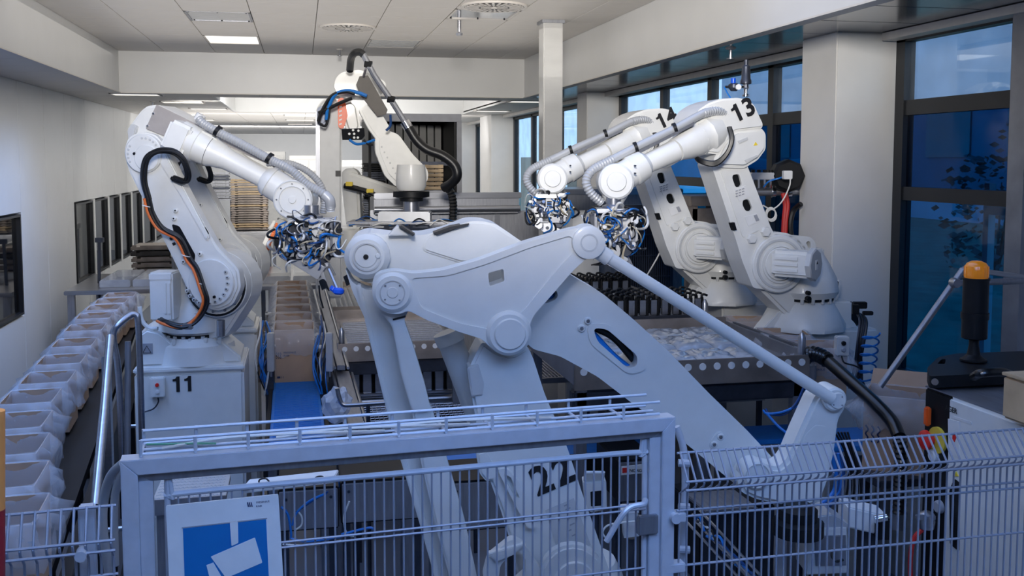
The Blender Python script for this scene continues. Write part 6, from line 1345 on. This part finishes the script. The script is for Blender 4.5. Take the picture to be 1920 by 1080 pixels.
# machine cabinet at the right with beacon
ca = P(1778, 743, 4.0); zt = ca.z; xf = ca.x; yk = PX(1730, 727, xf).y
t = thing('machine_cabinet', 'white machine cabinet with a black control panel at the right edge', 'cabinet', (xf + .6, 3.0, 0))
obj('body', box(xf, 3.85, 1.2, ca.y, 0, zt, .012), 'robot_white', t); obj('top_sheet', box(xf + .01, 3.85, 1.2, yk, zt, zt + .006, .002), 'steel_dull', t)
cp = obj('control_panel', box(xf + .012, 3.6, ca.y, yk, 0, zt - .004, .006), 'black_plastic', t)
def onf(px, py, off=0): p = PX(px, py, xf + .012); return V((xf + .012 - off, p.y, p.z))
p = onf(1747, 780); obj('rotary_switch', obox(p - V((.02, 0, 0)), V((.012, 0, 0)), V((0, .014, 0)), V((0, 0, .04)), .006), 'joint_orange', cp)
p = onf(1760, 825); obj('yellow_collar', cyl(p - V((.012, 0, 0)), p, .055, seg=28), 'yellow_plastic', cp)
p = onf(1751, 824); obj('stop_button', lathe(p - V((.055, 0, 0)), (1, 0, 0), [(0, .02), (.008, .04), (.02, .042), (.025, .025), (.055, .025)], 24), 'red_plastic', cp)
p = onf(1753, 854); obj('white_button', lathe(p - V((.02, 0, 0)), (1, 0, 0), [(0, .02), (.005, .026), (.02, .028)], 20), 'label_white', cp)
p = onf(1763, 950); obj('lamp_button', lathe(p - V((.02, 0, 0)), (1, 0, 0), [(0, .02), (.005, .026), (.02, .028)], 20), 'label_grey', cp)
def face(pts, off, m, name, th=.004): return obj(name, prism([V((xf - off, PX(x, y, xf).y, PX(x, y, xf).z)) for x, y in pts], V((th, 0, 0))), m, t)
face(rnd([(1781, 920), (1790, 897), (1801, 906), (1799, 1034), (1782, 1020)], 4), .003, 'black_plastic', 'handle_slot')
face([(1778, 785), (1799, 791), (1799, 858), (1779, 850)], .002, 'label_white', 'info_label'); face([(1789, 780), (1822, 791), (1822, 796), (1789, 785)], .002, 'label_white', 'type_label')
face([(1788, 812), (1795, 818), (1791, 829), (1787, 822)], .004, 'red_plastic', 'prohibition_mark'); face([(1794, 884), (1798, 893), (1790, 893)], .004, 'warn_yellow', 'warning_sign')
pt = PX(1779, 770, xf); text('AGER', V((xf - .003, pt.y + .02, pt.z)), V((0, -1, 0)), CZ, .03, 'ink', t, .02, 'print')
br = thing('beacon_bracket', 'black pressed bracket lying on top of the white cabinet', 'bracket', PZ(1820, 712, zt + .006))
bz = zt + .02
def onz(px, py, z): p = PZ(px, py, z); return p
obj('plate', prism([onz(x, y, bz) for x, y in rnd([(1737, 712), (1758, 690), (1790, 683), (1915, 678), (1990, 690), (1990, 716), (1860, 722), (1742, 728)], 5)], V((0, 0, .05)), [[onz(x, y, bz) for x, y in rnd([(1757, 703), (1765, 694), (1773, 694), (1771, 703)], 2)]], b=.006), 'black_plastic', br)
obj('grip', tube([onz(1826, 706, bz + .06), onz(1840, 700, bz + .09), onz(1880, 698, bz + .09), onz(1905, 708, bz + .06)], .018, 10), 'black_rubber', br)
obj('bolt', cyl(onz(1753, 716, bz + .045), onz(1753, 716, bz + .06), .014, seg=10), 'chrome', br)
bb = PZ(1825, 676, bz + .055); u_ = (bb - C0).dot(CF) / FPX
bk = thing('signal_beacon', 'amber signal beacon on a black cylindrical column above the cabinet', 'beacon', bb)
obj('foot', lathe(bb, (0, 0, 1), [(0, 24 * u_), (3 * u_, 24 * u_), (5 * u_, 19 * u_), (12 * u_, 12 * u_), (30 * u_, 9 * u_), (46 * u_, 9 * u_)], 28), 'black_plastic', bk)
obj('column', lathe(bb + CZ * 42 * u_, (0, 0, 1), [(0, 20 * u_), (2 * u_, 23 * u_), (38 * u_, 23 * u_), (38 * u_, 25 * u_), (50 * u_, 25 * u_), (50 * u_, 23 * u_), (112 * u_, 23 * u_), (112 * u_, 24.5 * u_), (116 * u_, 24.5 * u_)], 32), 'black_plastic', bk)
pr = []
bm = lathe(bb + CZ * 158 * u_, (0, 0, 1), [(0, 21 * u_), (2 * u_, 21.5 * u_), (22 * u_, 21 * u_), (28 * u_, 17 * u_), (32 * u_, 9 * u_), (33 * u_, .5 * u_)], 24)
dm = obj('dome', bm, 'amber', bk)
for k in range(12): a = 2 * pi * k / 12; c = bb + CZ * (158 + 12) * u_ + V((cos(a), sin(a), 0)) * 21 * u_; obj('dome_rib', obox(c, V((cos(a), sin(a), 0)) * u_, V((-sin(a), cos(a), 0)) * .6 * u_, CZ * 10 * u_), 'amber', dm)
t = thing('tube_stand', 'grey steel tube frame behind the signal beacon', 'frame', P(1650, 725, 4.9))
obj('slant_tube', tube([P(1650, 725, 4.9), P(1806, 505, 4.9)], .0165, 14, sm=False), 'steel_dull', t); obj('top_tube', tube([P(1806, 505, 4.9), P(1852, 510, 5.0), P(1990, 530, 5.3)], .014, 12, sm=False), 'steel', t)
obj('cross_tube', tube([P(1792, 531, 4.88), P(1850, 529, 4.9), P(2000, 524, 5.0)], .016, 12, sm=False), 'steel_dull', t); obj('knob', lathe(P(1794, 531, 4.85), CF, [(-.01, .02), (0, .024), (.04, .024)], 14), 'steel', t)
t = thing('small_box', 'beige block lying at the right edge on the cabinet top', 'box', PZ(1925, 735, zt + .006)); p = P(1930, 705, 3.55); obj('block', obox((p.x + .05, p.y, zt + .09), V((.09, 0, 0)), V((0, .09, 0)), V((0, 0, .08)), .01), 'tray_tan', t); obj('lid', obox((p.x + .05, p.y, zt + .175), V((.092, 0, 0)), V((0, .092, 0)), V((0, 0, .006)), .002), 'tray_tan', t)
# printed open carton behind the cabinet
q = P(1712, 800, 5.15)
st = thing('carton_stand', 'low dark stand holding the tilted printed carton', 'stand', (q.x, q.y + .1, 0)); obj('top', obox((q.x, q.y + .1, q.z - .26), V((.26, 0, 0)), V((0, .22, 0)), V((0, 0, .02)), .004), 'steel_dark', st)
for sx_ in (-1, 1): obj('leg', obox((q.x + .2 * sx_, q.y + .1, (q.z - .28) / 2), V((.02, 0, 0)), V((0, .02, 0)), V((0, 0, (q.z - .28) / 2))), 'steel_dark', st)
oc = make_carton(.36, .30, .40, 4, False, 'carton'); oc.location = (q.x, q.y + .1, q.z - .24); oc.rotation_euler.z = radians(-38); tag(oc, 'open carton printed with opening instructions behind the black control panel', 'carton')
text('Hier öffnen', (-.06, -.154, .26), (1, 0, 0), CZ, .055, 'print_navy', oc, .005, 'print')
obj('flap', prism([V((-.18, .15, .40)), V((.18, .15, .40)), V((.17, .19, .48)), V((-.17, .19, .48))], V((0, .005, 0))), 'carton', oc, local=True)
for k in range(3): obj('printed_wave', tube([(-.16 + k * .03 + (.006 if i % 2 else -.006), -.154, .24 - i * .022) for i in range(5)], .004, 4), 'print_navy', oc, local=True)
# control box with hanging cables by robot 13, blue spiral hose
pb_ = P(1578, 648, 5.7)
t = thing('switch_box', 'small grey two-button box on the pedestal of the arm numbered 13', 'switch', pb_)
obj('box', obox(pb_, CR * .036, CF * .03, CZ * .055, .005), 'robot_grey', t)
for dz, m_ in ((.02, 'black_plastic'), (-.018, 'label_grey')): obj('button', lathe(pb_ - CF * .045 + CZ * dz, CF, [(0, .010), (.004, .013), (.015, .013)], 14), m_, t)
obj('cable', cab([(1578, 668, 5.68), (1583, 680, 5.6), (1600, 685, 5.6), (1612, 690, 5.6)], .005, 6), 'cable_black', t)
t = thing('cable_bundle', 'bundle of black cables hanging beside the arm numbered 13', 'cables', P(1612, 700, 5.9)); rg = random.Random(8)
for k in range(9): x = 1612 + rg.uniform(-5, 8); obj('cable', cab([(1600 + k, 575 + k * 2, 6.0), (x + 4, 600, 5.95), (x, 640, 5.9), (x - 3 + rg.uniform(-6, 6), 690, 5.9), (x + rg.uniform(-16, 10), 728, 5.85)], rg.choice([.007, .009]), 6), rg.choice(['cable_black', 'cable_black', 'cable_navy', 'steel_dark']), t)
obj('plug_bracket', obox(P(1612, 572, 5.95), CR * .04, CF * .02, CZ * .02, .004), 'black_plastic', t); obj('plug', obox(P(1627, 587, 5.9), CR * .03, CF * .015, CZ * .012, .004), 'black_plastic', t); obj('plug', obox(P(1604, 580, 5.9), CR * .02, CF * .015, CZ * .03, .004), 'black_plastic', t)
t = thing('spiral_hose', 'blue spiral air hose hanging by the white pillar', 'hose', P(1635, 715, 5.8))
pts = [P(1634 + 16 * cos(a) - a * .3, 625 + a * 2.55 + 5 * sin(a), 5.8 + .06 * sin(a)) for a in [k * .5 for k in range(72)]]; obj('coil', tube(pts, .0055, 6, n=2), 'cable_blue', t)
# black corrugated suction hose and its elbow
t = thing('suction_hose', 'thick black suction hose arching from a grey elbow down to the right', 'hose', P(1515, 705, 5.6))
obj('elbow', cab([(1513, 712, 5.6), (1512, 690, 5.6), (1514, 672, 5.6), (1524, 665, 5.58)], .042, 14), 'hose_grey', t); obj('cup', cyl(P(1513, 710, 5.6), P(1513, 684, 5.6), .052, seg=20), 'steel_dull', t)
obj('corrugated_end', tube([P(1505, 690, 5.6), P(1508, 672, 5.58), P(1522, 663, 5.55), P(1540, 668, 5.5), P(1552, 676, 5.46)], .045, 14, corr=.02), 'black_rubber', t)
obj('hose', cab([(1548, 673, 5.48), (1590, 710, 5.3), (1640, 755, 5.1), (1672, 790, 5.0), (1686, 820, 4.9)], .034, 14), 'black_rubber', t)
obj('corrugated_end', tube([P(1684, 815, 4.92), P(1690, 850, 4.9), P(1688, 900, 4.9), P(1686, 960, 4.9)], .036, 14, corr=.024), 'black_rubber', t); obj('cup', cyl(P(1684, 990, 4.9), P(1684, 962, 4.9), .04, seg=18), 'steel_dull', t)
t = thing('blue_air_hoses', 'loop of blue and black hoses below the end of the levelling rod', 'hose', P(1470, 775, 5.2))
for k in range(3): obj('hose', cab([(1512 - k * 2, 725, 5.2), (1500 - k * 3, 755, 5.2), (1470, 772 + k * 2, 5.2), (1440 + k, 776, 5.2), (1432 + k * 2, 770 - k, 5.25)], .008, 8), ['cable_blue', 'cable_black', 'cable_navy'][k], t)
obj('hose', cab([(1438, 776, 5.2), (1460, 800, 5.0), (1480, 815, 4.9), (1490, 818, 4.9)], .007, 8), 'cable_blue', t)

# ================================================================ LOWER MACHINERY BEHIND THE GATE
def hz(px0, px1, py0, py1, D, name, label, m='steel_dull', npan=2, dp=.4, cat='machine'):
    a = P(px0, py1, D); b = P(px1, py0, D); x0, x1 = a.x, b.x; yy = a.y; z0, z1 = a.z, b.z
    t = thing(name, label, cat, ((x0 + x1) / 2, yy, z0)); w = (x1 - x0) / npan
    obj('body', box(x0, x1, yy + .01, yy + dp, z0, z1, .006), 'black_plastic', t)
    for k in range(npan): pn = obj('panel', box(x0 + k * w + .006, x0 + (k + 1) * w - .006, yy, yy + .012, z0 + .01, z1 - .01, .003), m, t); obj('panel_screw', J(*[cyl((x0 + k * w + .04 + q * (w - .08), yy - .004, zz_), (x0 + k * w + .04 + q * (w - .08), yy, zz_), .008, seg=8) for q in (0, 1) for zz_ in (z1 - .05,)]), 'steel_dark', pn)['kind'] = 'stuff'
    for x in (x0 + .03, x1 - .03): obj('leg', box(x - .02, x + .02, yy + .1, yy + .14, 0, z0), 'steel_dark', t)
    return t, x0, x1, yy, z0, z1
hz(522, 636, 920, 1000, 4.9, 'machine_housing', 'grey housing with blue air lines right of the sign', npan=1)
hz(640, 800, 905, 985, 5.0, 'machine_housing', 'steel housing panel behind the gate left of the levelling rod', npan=1)
hz(842, 985, 905, 1000, 5.1, 'machine_housing', 'steel housing panel between the levelling rod and arm 22', npan=1)
hz(1160, 1240, 865, 945, 5.0, 'machine_housing', 'dark blue-grey machine side right of the numbers 22', npan=1)
lb = thing('maker_plate', 'white maker plate with a red square on the machine side right of the 22', 'label', P(1195, 880, 4.95)); pk = Pl(1195, 880, 4.97, -PSI * 0)
obj('plate', pp(pk, [(1165, 875), (1222, 869), (1222, 886), (1165, 891)], .02, .004, b=0), 'label_white', lb); obj('red_square', pp(pk, [(1167, 878), (1177, 877), (1177, 886), (1167, 887)], .022, .003, b=0), 'red_plastic', lb)
text('NORGREN', pk.m(1180, 885, .023), pk.e, CZ, .022, 'ink', lb, .02, 'print')
pf = thing('tread_plate', 'raised-pattern aluminium tread plate seen left under the gate beam', 'platform', P(360, 930, 4.4)); a = PZ(285, 938, 1.35); b = PZ(430, 900, 1.35)
ply = box(a.x, b.x, a.y, b.y + .1, 1.32, 1.35, .003); obj('sheet', ply, 'aluminium', pf); obj('edge', box(a.x, b.x, a.y - .01, a.y, 1.28, 1.352), 'steel_dull', pf)
bp = None
for i in range(16):
    for j in range(7):
        p = V((a.x + .02 + i * (b.x - a.x - .03) / 16, a.y + .02 + j * (b.y + .08 - a.y) / 7, 1.35))
        if bp is None: bp = obj('tread_bump', obox((0, 0, 0), V((.008, .006, 0)), V((-.002, .003, 0)), V((0, 0, .003)), .001, 1), 'aluminium', pf, local=True); bp.location = p - wl(pf)
        else: inst(bp, pf, p - wl(pf), 'tread_bump')
for x in (a.x + .03, b.x - .03): obj('leg', box(x - .02, x + .02, a.y + .05, a.y + .09, 0, 1.32), 'steel_dull', pf)
t = thing('cable_duct', 'white cable duct lid running left to right under the gate beam', 'duct', P(550, 905, 4.6)); e0, e1 = P(462, 912, 4.5), P(632, 893, 4.75); obj('lid', obox((e0 + e1) / 2, (e1 - e0) / 2, CF * .05, CZ * .018, .004), 'label_white', t); obj('bar', tube([P(400, 918, 4.4), P(470, 912, 4.45)], .014, 8, sm=False), 'aluminium', t)
for k, x in enumerate((495, 600)): obj('cable_loop', tube([P(x + 10 * cos(q), 903 + 6 * sin(q) - k * 4, 4.5) for q in [pi * .4 * i for i in range(6)]], .004, 6), 'cable_black', t)
t = thing('air_lines', 'blue and white air lines looping across the housing behind the gate', 'hoses', P(560, 1000, 4.7))
for k, (m_, pts) in enumerate((('cable_blue', [(527, 950), (540, 965), (546, 1000), (548, 1010), (580, 1015), (640, 1006)]), ('cable_blue', [(548, 985), (556, 962), (580, 940), (612, 925)]), ('cable_navy', [(555, 960), (585, 940), (615, 922)]), ('cable_white', [(552, 995), (565, 985), (566, 970), (560, 960)]), ('cable_white', [(530, 1021), (580, 1022), (640, 1014)]), ('cable_blue', [(640, 1002), (690, 990), (700, 992)]), ('cable_white', [(655, 940), (645, 970), (650, 1000), (665, 1006)]))):
    obj('hose', cab([(x, y, 4.62) for x, y in pts], .006 if 'blue' in m_ else .0045, 6), m_, t)
sb = thing('socket_box', 'white electrical box with an open lid right of the number 22', 'electrical box', P(1115, 960, 4.3)); pk = Pl(1115, 930, 4.3, 0)
obj('case', pp(pk, rnd([(1093, 905), (1137, 903), (1138, 955), (1108, 962), (1098, 950)], 3), .05, .09, b=.006), 'robot_grey', sb); obj('lid', obox(P(1114, 893, 4.25), CR * .045, CF * .03 + CZ * -.03, CZ * .004 + CF * .004, .003), 'label_white', sb); obj('socket', pp(pk, rnd([(1107, 922), (1129, 920), (1130, 948), (1108, 950)], 2), .052, .01, b=.001), 'black_plastic', sb)
obj('stand', cyl(P(1115, 958, 4.33), V((P(1115, 958, 4.33).x, P(1115, 958, 4.33).y, 0)), .02), 'steel_dark', sb)
sb = thing('sensor_box', 'upright white sensor box with a thin white cable left of the right gate post', 'electrical box', P(1180, 1015, 4.0)); pk = Pl(1180, 1000, 4.0, 0)
obj('case', pp(pk, rnd([(1167, 960), (1196, 957), (1199, 1006), (1170, 1010)], 2), .04, .07, b=.005), 'robot_grey', sb); obj('cap', pp(pk, [(1165, 958), (1198, 955), (1198, 962), (1165, 965)], .045, .08, b=.003), 'label_white', sb); obj('cable', cab([(1200, 976, 3.9), (1165, 980, 3.9), (1140, 985, 3.9), (1130, 998, 3.9), (1138, 1012, 3.9)], .004, 6), 'cable_white', sb)
obj('stand', cyl(P(1183, 1008, 4.03), V((P(1183, 1008, 4.03).x, P(1183, 1008, 4.03).y, 0)), .02), 'steel_dark', sb)
dt = thing('cable_chute', 'slanting wire tray full of cables low behind the right fence', 'cable tray', P(1360, 1030, 3.9)); rg = random.Random(2)
for dx, dy in ((0, 0), (14, -8), (-12, 12), (8, 14)): obj('rail', tube([P(1298 + dx, 965 + dy, 4.2), P(1410 + dx, 1085 + dy, 3.7)], .006, 6, sm=False), 'steel', dt)
for k in range(14): f = k / 14; x, y = 1300 + 108 * f, 968 + 112 * f; obj('cable', cab([(x - 4 + rg.uniform(-8, 8), y + rg.uniform(-6, 6), 4.15 - .4 * f), (x + 12, y + 8 + rg.uniform(-8, 8), 4.1 - .4 * f), (x + 26 + rg.uniform(-6, 6), y + 28, 4.05 - .4 * f)], .006, 6), rg.choice(['cable_black', 'cable_blue', 'cable_white', 'cable_navy']), dt)
t, x0, x1, yy, z0, z1 = hz(1312, 1470, 958, 1100, 4.5, 'machine_housing', 'dark machine base low behind the right fence', 'steel_dark', 2)
obj('flat_cover', box(x0, x1 - .12, yy - .06, yy + .2, z1, z1 + .02, .004), 'steel_dull', t)
t = thing('profile_post', 'short aluminium profile post standing behind the right fence', 'post', P(1462, 1080, 4.1)); obj('post', obox(P(1463, 1045, 4.1), CR * .022, CF * .022, CZ * .11, .004), 'aluminium', t); obj('cap', obox(P(1463, 1001, 4.1), CR * .026, CF * .026, CZ * .008, .002), 'label_grey', t); obj('base', obox(P(1463, 1110, 4.1) - V((0, 0, P(1463, 1110, 4.1).z / 2)), CR * .02, CF * .02, CZ * P(1463, 1110, 4.1).z / 2), 'steel_dark', t)
t = thing('drive_unit', 'grey box-shaped drive unit with connectors behind the right fence', 'machine', P(1550, 1080, 4.0)); pk = Pl(1550, 1020, 4.0, 0)
obj('case', pp(pk, rnd([(1511, 992), (1588, 990), (1590, 1075), (1513, 1078)], 2), .06, .16, b=.006), 'robot_grey', t); obj('top_plate', pp(pk, [(1508, 988), (1530, 968), (1560, 965), (1592, 985), (1592, 992), (1508, 995)], .05, .16, b=.004), 'aluminium', t); obj('front_plate', pp(pk, [(1528, 1006), (1586, 1004), (1587, 1060), (1530, 1062)], .066, .01, b=.002), 'steel_dull', t)
obj('cable', cab([(1562, 1030, 3.9), (1560, 1042, 3.88), (1568, 1052, 3.86), (1580, 1050, 3.88)], .006, 6), 'cable_black', t); obj('stand', obox(P(1550, 1078, 4.05) - V((0, 0, P(1550, 1078, 4.05).z / 2)), CR * .06, CF * .05, CZ * P(1550, 1078, 4.05).z / 2), 'steel_dark', t)
t = thing('white_actuator', 'white rectangular actuator block above the drive unit', 'machine', P(1620, 1000, 4.1)); obj('block', obox(P(1618, 968, 4.15), CR * .085 - CZ * .02, CF * .07, CZ * .045, .006), 'label_white', t); obj('end_cap', obox(P(1650, 985, 4.1), CR * .03, CF * .05, CZ * .045, .006), 'black_plastic', t); obj('chrome_fitting', cyl(P(1640, 974, 4.0), P(1662, 970, 4.0), .016), 'chrome', t); obj('stand', obox(P(1625, 990, 4.2) - V((0, 0, P(1625, 990, 4.2).z / 2)), CR * .03, CF * .03, CZ * P(1625, 990, 4.2).z / 2), 'steel_dark', t)
t = thing('red_hose', 'red air hose rising to a grey valve behind the right fence', 'hose', P(1708, 1090, 4.0)); obj('hose', cab([(1708, 1100, 4.0), (1707, 1050, 4.0), (1714, 1010, 4.0), (1735, 988, 4.0)], .010, 8), 'cable_red', t); obj('valve', lathe(P(1737, 990, 4.0), CZ, [(0, .03), (.03, .035), (.06, .03), (.07, .015)], 14), 'steel', t); obj('valve_lever', obox(P(1735, 970, 3.98), CR * .04, CF * .01, CZ * .01, .003), 'steel_dull', t)
t = thing('blue_hoses', 'thick blue hoses hanging behind the wrist bracket', 'hose', P(1560, 960, 4.3))
for k in range(4): obj('hose', cab([(1560 + k * 5, 850, 4.3), (1568 + k * 4, 890, 4.3), (1562 + k * 4, 925, 4.3), (1530 + k * 3, 952 + k * 2, 4.25), (1500, 958 + k * 3, 4.2)], .011, 8), 'cable_blue' if k % 2 == 0 else 'cable_navy', t)
for k in range(5): obj('thin_cable', cab([(1565 + k * 6, 810, 4.5), (1585 + k * 4, 850, 4.5), (1590 + k * 6, 910, 4.5), (1575 + k * 9, 970, 4.5)], .005, 6), 'cable_black', t)
# blue suction pad and black combs under the left gripper
obj('suction_pad', lathe(P(634, 552, 5.9), (.1, 0, 1), [(0, .02), (.01, .034), (.03, .034), (.04, .02)], 20), 'pad_blue', G11)['label'] = 'bright blue suction pad'
obj('suction_pad', lathe(P(622, 546, 5.9), (.5, 0, .8), [(0, .014), (.01, .022), (.03, .02)], 14), 'pad_blue', G11); obj('pad_rod', cyl(P(634, 545, 5.9), P(617, 505, 6.0), .01), 'steel', G11)
for k, x in enumerate((604, 650)):
    t = G11
    for i in range(8): obj('comb_tooth', cab([(x - 6 + i * .8, 528 + i * 2.2 - k * 8, 5.95), (x + 2 + i * .8, 524 + i * 2.2 - k * 8, 5.95), (x + 8 + i * .8, 530 + i * 2.2 - k * 8, 5.95)], .004, 5), 'black_plastic', t)
    obj('comb_tail', cab([(x + (-6 if k == 0 else 10), 535, 5.95), (x + (-4 if k == 0 else 16), 555, 5.95), (x + (2 if k == 0 else 20), 578 - k * 14, 5.95)], .006, 6), 'black_rubber', t)
